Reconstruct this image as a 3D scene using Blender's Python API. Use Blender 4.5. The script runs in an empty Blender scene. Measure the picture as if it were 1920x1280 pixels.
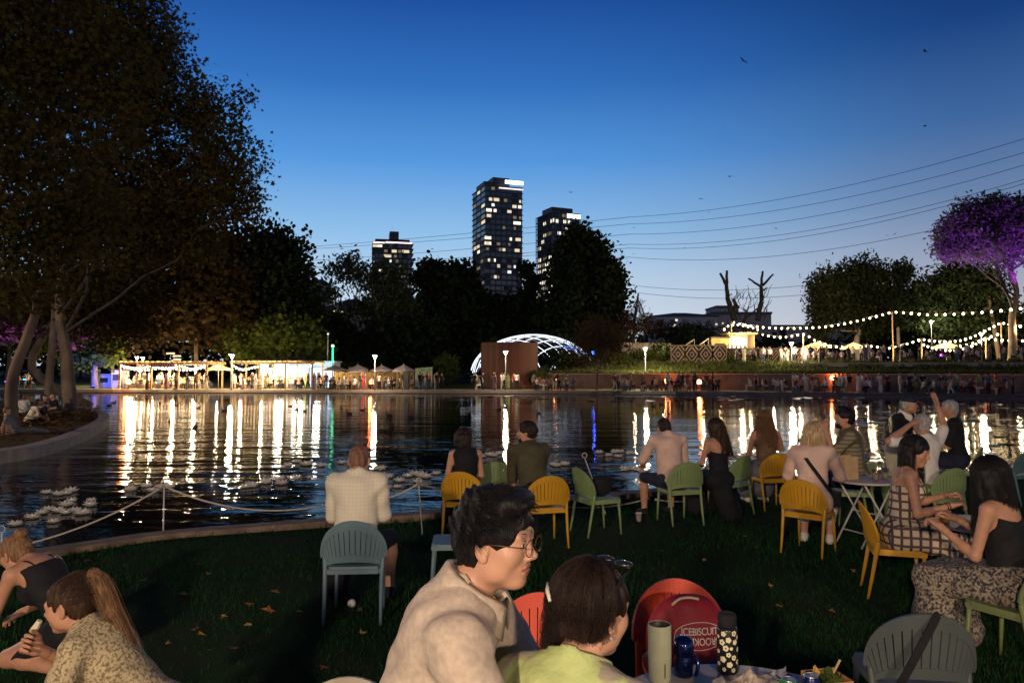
import bpy, math, random
import numpy as np
from mathutils import Vector, Matrix, Euler

random.seed(7)
RNG = np.random.default_rng(11)
SC = bpy.context.scene
COL = SC.collection
R = math.radians

# ------------------------------------------------------------------ camera
F_PX, CX, CY = 1400.0, 960.0, 640.0
PITCH = math.atan(55.0 / F_PX)
CAM_Z = 2.0
cd = bpy.data.cameras.new('camera')
cd.sensor_width = 36.0
cd.lens = F_PX / 1920.0 * 36.0
cd.clip_start, cd.clip_end = 0.05, 4000.0
cam = bpy.data.objects.new('camera', cd)
COL.objects.link(cam)
cam.location = (0, 0, CAM_Z)
cam.rotation_euler = (math.pi / 2 + PITCH, 0, 0)
SC.camera = cam

# ------------------------------------------------------------------ sky
world = bpy.data.worlds.new('World')
SC.world = world
world.use_nodes = True
nt = world.node_tree
nt.nodes.clear()
SUN_AZ = R(-15.0)          # where the sun has gone down, from +Y towards +X
sky = nt.nodes.new('ShaderNodeTexSky')
sky.sky_type = 'NISHITA'
sky.sun_disc = False
sky.sun_elevation = R(-3.2)
sky.sun_rotation = SUN_AZ
sky.altitude = 50
sky.air_density = 1.0
sky.dust_density = 1.0
sky.ozone_density = 3.0
def lin(r, g, b):
    f = lambda c: (c / 255 / 12.92) if c / 255 <= 0.04045 else ((c / 255 + 0.055) / 1.055) ** 2.4
    return (f(r), f(g), f(b))

def sky_ramp(stops):
    n = nt.nodes.new('ShaderNodeValToRGB')
    n.color_ramp.interpolation = 'EASE' if False else 'LINEAR'
    el = n.color_ramp.elements
    while len(el) > 1: el.remove(el[-1])
    el[0].position = stops[0][0]; el[0].color = (*lin(*stops[0][1]), 1)
    for p, c in stops[1:]:
        e = el.new(p); e.color = (*lin(*c), 1)
    return n

# twilight: the clear dusk sky, brightest above where the sun went down, deep blue overhead and away from it
tcw = nt.nodes.new('ShaderNodeTexCoord')
sep = nt.nodes.new('ShaderNodeSeparateXYZ')
nt.links.new(tcw.outputs['Generated'], sep.inputs[0])
glow_side = sky_ramp([(0.0, (206, 212, 218)), (0.06, (196, 210, 224)), (0.12, (174, 199, 222)), (0.18, (136, 181, 220)), (0.27, (80, 144, 210)),
                      (0.36, (46, 106, 180)), (0.45, (25, 75, 150)), (0.6, (12, 48, 112)), (1.0, (8, 28, 76))])
far_side = sky_ramp([(0.0, (182, 170, 172)), (0.06, (172, 168, 176)), (0.12, (146, 154, 174)), (0.2, (98, 122, 158)), (0.28, (58, 96, 148)),
                     (0.38, (20, 60, 118)), (0.46, (6, 36, 88)), (0.6, (4, 24, 66)), (1.0, (3, 14, 44))])
nt.links.new(sep.outputs[2], glow_side.inputs[0]); nt.links.new(sep.outputs[2], far_side.inputs[0])
dotn = nt.nodes.new('ShaderNodeVectorMath'); dotn.operation = 'DOT_PRODUCT'
flat = nt.nodes.new('ShaderNodeVectorMath'); flat.operation = 'MULTIPLY'; flat.inputs[1].default_value = (1, 1, 0)
nrm = nt.nodes.new('ShaderNodeVectorMath'); nrm.operation = 'NORMALIZE'
nt.links.new(tcw.outputs['Generated'], flat.inputs[0]); nt.links.new(flat.outputs[0], nrm.inputs[0])
nt.links.new(nrm.outputs[0], dotn.inputs[0])
dotn.inputs[1].default_value = (math.sin(SUN_AZ), math.cos(SUN_AZ), 0)
azr = nt.nodes.new('ShaderNodeMapRange'); azr.interpolation_type = 'SMOOTHSTEP'
azr.inputs[1].default_value = 0.66; azr.inputs[2].default_value = 1.0
azr.inputs[3].default_value = 1.0; azr.inputs[4].default_value = 0.0
nt.links.new(dotn.outputs['Value'], azr.inputs[0])
mixs = nt.nodes.new('ShaderNodeMix'); mixs.data_type = 'RGBA'
nt.links.new(azr.outputs[0], mixs.inputs[0])
nt.links.new(glow_side.outputs[0], mixs.inputs[6]); nt.links.new(far_side.outputs[0], mixs.inputs[7])
bg1 = nt.nodes.new('ShaderNodeBackground'); bg1.inputs[1].default_value = 0.10   # the last of the sun's own sky light
nt.links.new(sky.outputs[0], bg1.inputs[0])
bg2 = nt.nodes.new('ShaderNodeBackground'); bg2.inputs[1].default_value = 1.12
nt.links.new(mixs.outputs[2], bg2.inputs[0])
adds = nt.nodes.new('ShaderNodeAddShader')
nt.links.new(bg1.outputs[0], adds.inputs[0]); nt.links.new(bg2.outputs[0], adds.inputs[1])
won = nt.nodes.new('ShaderNodeOutputWorld')
nt.links.new(adds.outputs[0], won.inputs[0])

SC.view_settings.view_transform = 'Standard'
SC.view_settings.look = 'None'
SC.view_settings.exposure = 0.0
SC.view_settings.gamma = 1.0
SC.view_settings.use_curve_mapping = False
SC.render.engine = 'CYCLES'
cy = SC.cycles
cy.use_denoising = True
cy.max_bounces = 6
cy.diffuse_bounces = 2
cy.glossy_bounces = 3
cy.transmission_bounces = 4
cy.transparent_max_bounces = 14
cy.caustics_reflective = False
cy.caustics_refractive = False
cy.sample_clamp_indirect = 4.0
cy.use_light_tree = True

# ------------------------------------------------------------------ helpers
def W(px, py, d):
    """World point at depth d (metres along +Y) on the sight line of photo pixel px, py."""
    dx = (px - CX) / F_PX
    v = (CY - py) / F_PX
    dy = math.cos(PITCH) - v * math.sin(PITCH)
    dz = math.sin(PITCH) + v * math.cos(PITCH)
    t = d / dy
    return Vector((dx * t, d, CAM_Z + dz * t))

def G(px, py, z=0.0):
    """World point where that sight line meets the level z."""
    dx = (px - CX) / F_PX
    v = (CY - py) / F_PX
    dy = math.cos(PITCH) - v * math.sin(PITCH)
    dz = math.sin(PITCH) + v * math.cos(PITCH)
    t = (z - CAM_Z) / dz
    return Vector((dx * t, dy * t, z))

def tag(o, label=None, cat=None, group=None, kind=None):
    if label: o['label'] = label
    if cat: o['category'] = cat
    if group: o['group'] = group
    if kind: o['kind'] = kind
    return o

def empty(name, loc, rz=0.0, label=None, cat=None, group=None):
    o = bpy.data.objects.new(name, None)
    COL.objects.link(o)
    o.empty_display_size = 0.2
    o.location = loc
    o.rotation_euler = (0, 0, rz)
    return tag(o, label, cat, group)

def children_of(o):
    return [c for c in o.children]

def copy_tree(o, parent=None):
    c = o.copy()
    COL.objects.link(c)
    c.parent = parent
    for ch in children_of(o):
        copy_tree(ch, c)
    return c

def link_mesh(name, me, mat=None, parent=None, loc=None, rot=None, kind=None):
    o = bpy.data.objects.new(name, me)
    COL.objects.link(o)
    if mat is not None and len(me.materials) == 0:
        me.materials.append(mat)
    if parent is not None:
        o.parent = parent
    if loc is not None: o.location = loc
    if rot is not None: o.rotation_euler = rot
    if kind: o['kind'] = kind
    return o

def fast_mesh(name, verts, faces, smooth=False):
    """verts (n,3) array, faces (m,k) int array of equal polygons."""
    verts = np.asarray(verts, dtype=np.float32)
    faces = np.asarray(faces, dtype=np.int32)
    me = bpy.data.meshes.new(name)
    m, k = faces.shape
    me.vertices.add(len(verts))
    me.vertices.foreach_set('co', verts.ravel())
    me.loops.add(m * k)
    me.loops.foreach_set('vertex_index', faces.ravel())
    me.polygons.add(m)
    me.polygons.foreach_set('loop_start', np.arange(0, m * k, k, dtype=np.int32))
    try:
        me.polygons.foreach_set('loop_total', np.full(m, k, dtype=np.int32))
    except Exception:
        pass
    me.update(calc_edges=True)
    if smooth:
        me.polygons.foreach_set('use_smooth', np.ones(m, dtype=bool))
    me.validate()
    return me

class MB:
    """Collects simple shapes and links them as ONE mesh object."""
    def __init__(self):
        self.v, self.f = [], []
    def add(self, vs, fs):
        b = len(self.v)
        self.v.extend([tuple(p) for p in vs])
        self.f.extend([tuple(i + b for i in q) for q in fs])
        return self
    def box(self, c, s, M=None, taper=1.0):
        c = Vector(c); hx, hy, hz = s[0] / 2, s[1] / 2, s[2] / 2
        p = []
        for z, t in ((-hz, 1.0), (hz, taper)):
            for x, y in ((-hx, -hy), (hx, -hy), (hx, hy), (-hx, hy)):
                q = Vector((x * t, y * t, z))
                if M is not None: q = M @ q
                p.append(c + q)
        return self.add(p, [(3, 2, 1, 0), (4, 5, 6, 7), (0, 1, 5, 4), (1, 2, 6, 5), (2, 3, 7, 6), (3, 0, 4, 7)])
    def bar(self, a, b, w, h):
        """Rectangular bar from a to b, w across (horizontal), h deep."""
        a, b = Vector(a), Vector(b)
        d = (b - a)
        L = d.length
        d.normalize()
        up = Vector((0, 0, 1)) if abs(d.z) < 0.95 else Vector((0, 1, 0))
        s = d.cross(up).normalized()
        u = s.cross(d).normalized()
        M = Matrix((s, d, u)).transposed()
        return self.box((a + b) / 2, (w, L, h), M)
    def tube(self, pts, radii, n=8, caps=True, closed=False):
        pts = [Vector(p) for p in pts]
        if not hasattr(radii, '__len__'): radii = [radii] * len(pts)
        m = len(pts)
        vs, fs = [], []
        prev = None
        for i, p in enumerate(pts):
            if closed:
                t = pts[(i + 1) % m] - pts[i - 1]
            else:
                t = pts[min(i + 1, m - 1)] - pts[max(i - 1, 0)]
            if t.length < 1e-9: t = Vector((0, 0, 1))
            t.normalize()
            if prev is None:
                a = Vector((1, 0, 0)) if abs(t.x) < 0.8 else Vector((0, 1, 0))
                u = t.cross(a).normalized()
            else:
                u = (prev - t * prev.dot(t))
                if u.length < 1e-6:
                    a = Vector((1, 0, 0)) if abs(t.x) < 0.8 else Vector((0, 1, 0))
                    u = t.cross(a)
                u.normalize()
            prev = u
            w = t.cross(u)
            for k in range(n):
                an = 2 * math.pi * k / n
                vs.append(p + (u * math.cos(an) + w * math.sin(an)) * radii[i])
        rings = m if closed else m - 1
        for i in range(rings):
            j = (i + 1) % m
            for k in range(n):
                k2 = (k + 1) % n
                fs.append((i * n + k, i * n + k2, j * n + k2, j * n + k))
        if caps and not closed:
            fs.append(tuple(reversed(range(n))))
            fs.append(tuple((m - 1) * n + k for k in range(n)))
        return self.add(vs, fs)
    def lathe(self, prof, n=20, c=(0, 0, 0), cap_lo=True, cap_hi=True):
        """prof: list of (radius, z)."""
        c = Vector(c)
        vs, fs = [], []
        for r, z in prof:
            for k in range(n):
                a = 2 * math.pi * k / n
                vs.append(c + Vector((r * math.cos(a), r * math.sin(a), z)))
        for i in range(len(prof) - 1):
            for k in range(n):
                k2 = (k + 1) % n
                fs.append((i * n + k, i * n + k2, (i + 1) * n + k2, (i + 1) * n + k))
        if cap_lo: fs.append(tuple(reversed(range(n))))
        if cap_hi: fs.append(tuple((len(prof) - 1) * n + k for k in range(n)))
        return self.add(vs, fs)
    def prism(self, poly, z0, z1):
        n = len(poly)
        vs = [(x, y, z0) for x, y in poly] + [(x, y, z1) for x, y in poly]
        fs = [tuple(reversed(range(n))), tuple(range(n, 2 * n))]
        for i in range(n):
            j = (i + 1) % n
            fs.append((i, j, n + j, n + i))
        return self.add(vs, fs)
    def ball(self, c, r, n=10, m=7, sq=(1, 1, 1)):
        c = Vector(c)
        vs, fs = [], []
        for i in range(1, m):
            th = math.pi * i / m
            for k in range(n):
                a = 2 * math.pi * k / n
                vs.append(c + Vector((r * sq[0] * math.sin(th) * math.cos(a), r * sq[1] * math.sin(th) * math.sin(a), r * sq[2] * math.cos(th))))
        top = len(vs); vs.append(c + Vector((0, 0, r * sq[2])))
        bot = len(vs); vs.append(c - Vector((0, 0, r * sq[2])))
        for i in range(m - 2):
            for k in range(n):
                k2 = (k + 1) % n
                fs.append((i * n + k, (i + 1) * n + k, (i + 1) * n + k2, i * n + k2))
        for k in range(n):
            k2 = (k + 1) % n
            fs.append((top, k, k2))
            fs.append((bot, (m - 2) * n + k2, (m - 2) * n + k))
        return self.add(vs, fs)
    def sheet(self, grid, thick=None):
        """grid: rows of points, one quad sheet; with thick, a back side pushed along -normal is added."""
        r, c = len(grid), len(grid[0])
        P = [[Vector(p) for p in row] for row in grid]
        b = []
        for row in P: b.extend(row)
        fs = []
        for i in range(r - 1):
            for j in range(c - 1):
                fs.append((i * c + j, i * c + j + 1, (i + 1) * c + j + 1, (i + 1) * c + j))
        if thick:
            N = []
            for i in range(r):
                for j in range(c):
                    du = P[i][min(j + 1, c - 1)] - P[i][max(j - 1, 0)]
                    dv = P[min(i + 1, r - 1)][j] - P[max(i - 1, 0)][j]
                    n = du.cross(dv)
                    n = n.normalized() if n.length > 1e-12 else Vector((0, 0, 1))
                    N.append(n)
            o = len(b)
            b = b + [p - n * thick for p, n in zip(b, N)]
            fs2 = [tuple(reversed([k + o for k in q])) for q in fs]
            rim = [i for i in range(c)] + [i * c + c - 1 for i in range(1, r)] + [(r - 1) * c + j for j in range(c - 2, -1, -1)] + [i * c for i in range(r - 2, 0, -1)]
            m = len(rim)
            side = [(rim[(k + 1) % m], rim[k], rim[k] + o, rim[(k + 1) % m] + o) for k in range(m)]
            fs = fs + fs2 + side
        return self.add(b, fs)
    def mesh(self, name, smooth=False):
        me = bpy.data.meshes.new(name)
        me.from_pydata([tuple(p) for p in self.v], [], self.f)
        me.update()
        if smooth:
            me.polygons.foreach_set('use_smooth', np.ones(len(me.polygons), dtype=bool))
        return me
    def build(self, name, mat, parent=None, smooth=False, loc=None, rot=None, kind=None):
        return link_mesh(name, self.mesh(name, smooth), mat, parent, loc, rot, kind)

# ------------------------------------------------------------------ materials
MATS = {}
def nodes_of(name):
    m = bpy.data.materials.new(name)
    m.use_nodes = True
    t = m.node_tree
    t.nodes.clear()
    out = t.nodes.new('ShaderNodeOutputMaterial')
    return m, t, out

def pmat(name, col, rough=0.6, var=0.25, scale=8.0, bump=0.0, bscale=40.0, metal=0.0, spec=0.3,
         col2=None, stretch=None, sheen=0.0, coat=0.0, sss=0.0, island=False, bdist=0.02, edge=(0.32, 0.68)):
    """Procedural principled material: colour broken by two noises, fine relief by a third."""
    if name in MATS: return MATS[name]
    m, t, out = nodes_of(name)
    N, L = t.nodes, t.links
    b = N.new('ShaderNodeBsdfPrincipled')
    L.new(b.outputs[0], out.inputs[0])
    tc = N.new('ShaderNodeTexCoord')
    src = tc.outputs['Object']
    if stretch:
        mp = N.new('ShaderNodeMapping')
        mp.inputs['Scale'].default_value = stretch
        L.new(src, mp.inputs[0]); src = mp.outputs[0]
    no = N.new('ShaderNodeTexNoise')
    no.inputs['Scale'].default_value = scale
    no.inputs['Detail'].default_value = 4
    L.new(src, no.inputs['Vector'])
    mix = N.new('ShaderNodeMix'); mix.data_type = 'RGBA'
    c = Vector(col[:3])
    c2 = Vector(col2) if col2 else c * (1 + var)
    c1 = c if col2 else c * (1 - var)
    mix.inputs[6].default_value = (*c1, 1); mix.inputs[7].default_value = (*c2, 1)
    ramp = N.new('ShaderNodeMapRange')
    ramp.inputs[1].default_value, ramp.inputs[2].default_value = edge
    fac = no.outputs['Fac']
    if island:
        gm = N.new('ShaderNodeNewGeometry')
        ad = N.new('ShaderNodeMath'); ad.operation = 'ADD'
        hf = N.new('ShaderNodeMath'); hf.operation = 'MULTIPLY'; hf.inputs[1].default_value = 0.5
        L.new(gm.outputs['Random Per Island'], hf.inputs[0])
        h2 = N.new('ShaderNodeMath'); h2.operation = 'MULTIPLY'; h2.inputs[1].default_value = 0.5
        L.new(fac, h2.inputs[0])
        L.new(hf.outputs[0], ad.inputs[0]); L.new(h2.outputs[0], ad.inputs[1]); fac = ad.outputs[0]
    L.new(fac, ramp.inputs[0])
    L.new(ramp.outputs[0], mix.inputs[0])
    L.new(mix.outputs[2], b.inputs['Base Color'])
    b.inputs['Roughness'].default_value = rough
    b.inputs['Metallic'].default_value = metal
    b.inputs['Specular IOR Level'].default_value = spec
    if sheen:
        b.inputs['Sheen Weight'].default_value = sheen
    if coat:
        b.inputs['Coat Weight'].default_value = coat
    if sss:
        b.inputs['Subsurface Weight'].default_value = sss
        b.inputs['Subsurface Radius'].default_value = (0.02, 0.008, 0.004)
        b.inputs['Subsurface Scale'].default_value = 0.3
    if bump:
        n2 = N.new('ShaderNodeTexNoise'); n2.inputs['Scale'].default_value = bscale
        n2.inputs['Detail'].default_value = 3
        L.new(src, n2.inputs['Vector'])
        bp = N.new('ShaderNodeBump'); bp.inputs['Strength'].default_value = bump
        bp.inputs['Distance'].default_value = bdist
        L.new(n2.outputs['Fac'], bp.inputs['Height'])
        L.new(bp.outputs[0], b.inputs['Normal'])
    MATS[name] = m
    return m

def leafmat(name, c1, c2, trans=0.3, scale=0.25, glow=0.0):
    """Leaves: each leaf takes its own shade between c1 and c2; some light passes through."""
    if name in MATS: return MATS[name]
    m, t, out = nodes_of(name)
    N, L = t.nodes, t.links
    gm = N.new('ShaderNodeNewGeometry')
    tc = N.new('ShaderNodeTexCoord')
    no = N.new('ShaderNodeTexNoise'); no.inputs['Scale'].default_value = scale
    L.new(tc.outputs['Object'], no.inputs['Vector'])
    ad = N.new('ShaderNodeMath'); ad.operation = 'MULTIPLY_ADD'
    ad.inputs[1].default_value = 0.6
    L.new(gm.outputs['Random Per Island'], ad.inputs[0])
    sc = N.new('ShaderNodeMapRange'); sc.inputs[1].default_value = 0.35; sc.inputs[2].default_value = 0.65
    sc.inputs[4].default_value = 0.4
    L.new(no.outputs['Fac'], sc.inputs[0]); L.new(sc.outputs[0], ad.inputs[2])
    mix = N.new('ShaderNodeMix'); mix.data_type = 'RGBA'
    mix.inputs[6].default_value = (*c1, 1); mix.inputs[7].default_value = (*c2, 1)
    L.new(ad.outputs[0], mix.inputs[0])
    d = N.new('ShaderNodeBsdfDiffuse'); tr = N.new('ShaderNodeBsdfTranslucent')
    L.new(mix.outputs[2], d.inputs[0]); L.new(mix.outputs[2], tr.inputs[0])
    ms = N.new('ShaderNodeMixShader'); ms.inputs[0].default_value = trans
    L.new(d.outputs[0], ms.inputs[1]); L.new(tr.outputs[0], ms.inputs[2])
    if glow:      # emission in the petal colour stands in for light from the core
        e = N.new('ShaderNodeEmission'); e.inputs[1].default_value = glow; L.new(mix.outputs[2], e.inputs[0])
        a2 = N.new('ShaderNodeAddShader'); L.new(ms.outputs[0], a2.inputs[0]); L.new(e.outputs[0], a2.inputs[1]); ms = a2
        m.cycles.emission_sampling = 'NONE'
    L.new(ms.outputs[0], out.inputs[0])
    MATS[name] = m
    return m

def emat(name, col, strength, sample=False):
    if name in MATS: return MATS[name]
    m, t, out = nodes_of(name)
    e = t.nodes.new('ShaderNodeEmission')
    e.inputs[0].default_value = (*col, 1); e.inputs[1].default_value = strength
    t.links.new(e.outputs[0], out.inputs[0])
    if not sample:
        try: m.cycles.emission_sampling = 'NONE'
        except Exception: pass
    MATS[name] = m
    return m

def point_light(name, loc, watts, col=(1, 0.66, 0.36), r=0.08, parent=None):
    l = bpy.data.lights.new(name, 'POINT')
    l.energy = watts; l.color = col; l.shadow_soft_size = r
    o = bpy.data.objects.new(name, l)
    COL.objects.link(o)
    o.location = loc
    if parent is not None: o.parent = parent
    return o

WARM = (1.0, 0.70, 0.38)
# ================================================================== WATER AND GROUND
def water_material():
    m, t, out = nodes_of('pond_water')
    N, L = t.nodes, t.links
    b = N.new('ShaderNodeBsdfPrincipled')
    b.inputs['Base Color'].default_value = (0.004, 0.007, 0.010, 1)
    b.inputs['Roughness'].default_value = 0.03
    b.inputs['IOR'].default_value = 1.333
    b.inputs['Specular IOR Level'].default_value = 0.5
    L.new(b.outputs[0], out.inputs[0])
    tc = N.new('ShaderNodeTexCoord')
    mp = N.new('ShaderNodeMapping'); mp.inputs['Rotation'].default_value = (0, 0, R(14)); mp.inputs['Scale'].default_value = (0.55, 1.5, 1)
    L.new(tc.outputs['Object'], mp.inputs[0])
    n1 = N.new('ShaderNodeTexNoise'); n1.inputs['Scale'].default_value = 2.0; n1.inputs['Detail'].default_value = 3.0; n1.inputs['Distortion'].default_value = 0.4
    n2 = N.new('ShaderNodeTexNoise'); n2.inputs['Scale'].default_value = 7.0; n2.inputs['Detail'].default_value = 2.0
    n3 = N.new('ShaderNodeTexNoise'); n3.inputs['Scale'].default_value = 0.16; n3.inputs['Detail'].default_value = 1.0
    for n in (n1, n2): L.new(mp.outputs[0], n.inputs['Vector'])
    L.new(tc.outputs['Object'], n3.inputs['Vector'])
    a = N.new('ShaderNodeMath'); a.operation = 'MULTIPLY_ADD'; a.inputs[1].default_value = 0.22
    n4 = N.new('ShaderNodeTexNoise'); n4.inputs['Scale'].default_value = 0.55; n4.inputs['Detail'].default_value = 1.0; L.new(mp.outputs[0], n4.inputs['Vector'])   # long low swell
    a4 = N.new('ShaderNodeMath'); a4.operation = 'MULTIPLY_ADD'; a4.inputs[1].default_value = 2.6
    L.new(n4.outputs['Fac'], a4.inputs[0]); L.new(n1.outputs['Fac'], a4.inputs[2])
    L.new(n2.outputs['Fac'], a.inputs[0]); L.new(a4.outputs[0], a.inputs[2])
    # breeze: some stretches of the pond are calmer than others
    calm = N.new('ShaderNodeMapRange'); calm.inputs[1].default_value = 0.35; calm.inputs[2].default_value = 0.65
    calm.inputs[3].default_value = 0.35; calm.inputs[4].default_value = 1.0
    L.new(n3.outputs['Fac'], calm.inputs[0])
    sy = N.new('ShaderNodeSeparateXYZ'); L.new(tc.outputs['Object'], sy.inputs[0])
    lee = N.new('ShaderNodeMapRange'); lee.inputs[1].default_value = 12; lee.inputs[2].default_value = 55      # the far side lies in the lee of its trees
    lee.inputs[3].default_value = 1.0; lee.inputs[4].default_value = 0.30
    L.new(sy.outputs[1], lee.inputs[0])
    st_ = N.new('ShaderNodeMath'); st_.operation = 'MULTIPLY'; L.new(calm.outputs[0], st_.inputs[0]); L.new(lee.outputs[0], st_.inputs[1])
    bp = N.new('ShaderNodeBump'); bp.inputs['Distance'].default_value = 0.028
    L.new(st_.outputs[0], bp.inputs['Strength'])
    L.new(a.outputs[0], bp.inputs['Height'])
    L.new(bp.outputs[0], b.inputs['Normal'])
    return m

WATER_Z = -0.25
w = MB().sheet([[(-140, 3, WATER_Z), (140, 3, WATER_Z)], [(-140, 110, WATER_Z), (140, 110, WATER_Z)]])
tag(w.build('pond_water', water_material()), 'dark rippled pond mirroring lamps and sky', kind='structure')

# near shore, left to right (plan)
SHORE = [G(px, py) for px, py in ((-900, 1180), (-420, 1105), (-120, 1062), (20, 1045), (160, 1024), (300, 1004), (480, 989), (640, 976), (780, 966),
                                  (1000, 945), (1220, 922), (1400, 904), (1600, 894), (1760, 888), (1920, 884), (2300, 878), (3000, 874))]
def smooth_line(pts, n=6):
    out = []
    for i in range(len(pts) - 1):
        p0, p1, p2, p3 = pts[max(i - 1, 0)], pts[i], pts[i + 1], pts[min(i + 2, len(pts) - 1)]
        for k in range(n):
            t = k / n
            out.append(0.5 * ((2 * p1) + (p2 - p0) * t + (2 * p0 - 5 * p1 + 4 * p2 - p3) * t * t + (3 * p1 - p0 - 3 * p2 + p3) * t ** 3))
    out.append(pts[-1])
    return out
SHORE = smooth_line(SHORE, 5)

def lawn_z(x, y):
    return 0.012 * math.sin(x * 1.3 + y * 0.7) + 0.01 * math.sin(x * 0.5 - y * 1.9)

M_LAWN = pmat('lawn_soil', (0.008, 0.026, 0.007), 0.95, col2=(0.018, 0.024, 0.009), scale=2.2, bump=0.6, bscale=60, spec=0.05)
rows = []
for t in np.linspace(0, 1, 40):
    row = []
    for p in SHORE:
        q = Vector((p.x * (1 - 0.2 * t), (p.y - 0.16) * (1 - t) + (-14) * t, 0))
        row.append((q.x, q.y, lawn_z(q.x, q.y)))
    rows.append(row)
tag(MB().sheet(list(reversed(rows))).build('lawn', M_LAWN, smooth=True), 'dark green lawn beside the pond', kind='structure')
base = MB().box((0, -60, -0.35), (400, 100, 0.4))
base.build('ground', M_LAWN)['kind'] = 'structure'

M_KERB = pmat('kerb_concrete', (0.15, 0.105, 0.075), 0.85, var=0.35, scale=5, bump=0.5, bscale=30)
def ribbon(line, w_in, z_top, z_low, name, mat, label):
    """A kerb that runs along a line: top face w_in wide and both sides, in lengths that meet at joints."""
    g_top_out, g_top_in, g_low, g_in_low = [], [], [], []
    n = len(line)
    for i, p in enumerate(line):
        t = (line[min(i + 1, n - 1)] - line[max(i - 1, 0)]); t.z = 0; t.normalize()
        s = Vector((t.y, -t.x, 0))
        g_top_out.append((p.x, p.y, z_top - 0.01)); g_low.append((p.x, p.y, z_low))
        q = p + s * w_in
        g_top_in.append((q.x, q.y, z_top)); g_in_low.append((q.x, q.y, z_low))
    m = MB()
    m.sheet([g_in_low, g_top_in, g_top_out, g_low])
    return tag(m.build(name, mat), label, kind='structure')
ribbon(SHORE, 0.30, 0.07, -0.6, 'pond_kerb', M_KERB, 'low brown kerb along the near edge of the pond')

# bank that juts out under the plane trees
LB = [Vector(p) for p in ((-60, 8.5, 0), (-18, 9.6, 0))] + [G(px, py) for px, py in ((-250, 912), (-110, 876), (0, 851), (60, 842), (110, 830), (160, 812), (190, 797), (205, 783), (192, 772), (160, 765), (110, 760))] + [Vector((-34, 50, 0)), Vector((-60, 56, 0))]
LB = smooth_line(LB, 5)
M_LITTER = pmat('leaf_litter_soil', (0.05, 0.028, 0.012), 0.95, col2=(0.11, 0.065, 0.028), scale=3.0, bump=0.6, bscale=30, spec=0.05)
M_KERB_PALE = pmat('kerb_stone', (0.26, 0.22, 0.18), 0.85, var=0.2, scale=4, bump=0.4, bscale=20)
cx0 = Vector((-48, 33, 0))
rows = []
for t in np.linspace(0, 1, 14):
    rows.append([((p.x - 0.3) * (1 - t) + cx0.x * t, p.y * (1 - t) + cx0.y * t, 0.04 + 0.02 * math.sin(p.x * 2 + t * 9)) for p in LB])
tag(MB().sheet(rows).build('bank_ground', M_LITTER, smooth=True), 'leaf strewn bank under the plane trees', kind='structure')
ribbon(list(reversed(LB)), 0.40, 0.08, -0.6, 'bank_kerb', M_KERB_PALE, 'pale curved stone kerb round the leafy bank')

# far bank
def shore_y(x):
    return float(np.interp(x, [-140, -41, 2, 21.5, 41, 90, 140], [79, 77, 73, 68.5, 59.5, 46, 40]))
def wall_y(x):
    return shore_y(x) + float(np.interp(x, [-140, 0, 8, 20, 41, 140], [14, 13, 12.5, 12.0, 10.5, 10]))
def far_z(x, y):
    s, wy = shore_y(x), wall_y(x)
    a = min(1, max(0, (x - 1.0) / 3.5))
    low = 0.02 + min(0.35, max(0, (y - s - 8)) * 0.012) + max(0, y - 130) * 0.01
    up_t = min(1, max(0, (y - wy - 1) / 9.0))
    up = 1.62 + 1.40 * up_t * up_t * (3 - 2 * up_t) + max(0, y - 130) * 0.006
    if y <= wy: return low
    return low * (1 - a) + up * a
M_FARGRASS = pmat('far_grass', (0.035, 0.055, 0.012), 0.95, col2=(0.07, 0.065, 0.02), scale=0.4, bump=0.5, bscale=6, spec=0.05)
M_PATH = pmat('far_path_gravel', (0.20, 0.155, 0.11), 0.9, var=0.25, scale=1.2, bump=0.4, bscale=12)
xs = np.concatenate([np.linspace(-600, -100, 10), np.linspace(-90, 90, 91), np.linspace(100, 600, 10)])
offs = [0.0, 2.2, 4, 8]
offs2 = [0.02, 1.5, 3, 5, 7.5, 10, 14, 20, 30, 45, 70, 120, 250, 500, 900]
rows = []
for o in offs: rows.append([(x, shore_y(x) + o + 0.9, far_z(x, shore_y(x) + o + 0.9)) for x in xs])
rows.append([(x, wall_y(x), far_z(x, wall_y(x))) for x in xs])
for o in offs2: rows.append([(x, wall_y(x) + o, far_z(x, wall_y(x) + o)) for x in xs])
tag(MB().sheet(rows).build('far_ground', M_FARGRASS, smooth=False), 'grassy ground of the far bank rising in terraces', kind='structure')
rows = [[(x, shore_y(x) + 0.05, -0.6) for x in xs], [(x, shore_y(x), WATER_Z + 0.05) for x in xs], [(x, shore_y(x) + 0.9, far_z(x, shore_y(x) + 0.9) + 0.02) for x in xs], [(x, shore_y(x) + 1.1, -0.4) for x in xs]]
tag(MB().sheet(rows).build('far_bank_edge', M_KERB), 'dark earth edge of the far bank above the water', kind='structure')
px_ = [x for x in xs if -100 <= x <= 100]
rows = [[(x, shore_y(x) + o, far_z(x, shore_y(x) + o) + 0.012) for x in px_] for o in (1.6, 3, 5, 7.5)]
tag(MB().sheet(rows).build('far_path', M_PATH), 'pale path along the far bank', kind='structure')

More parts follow.
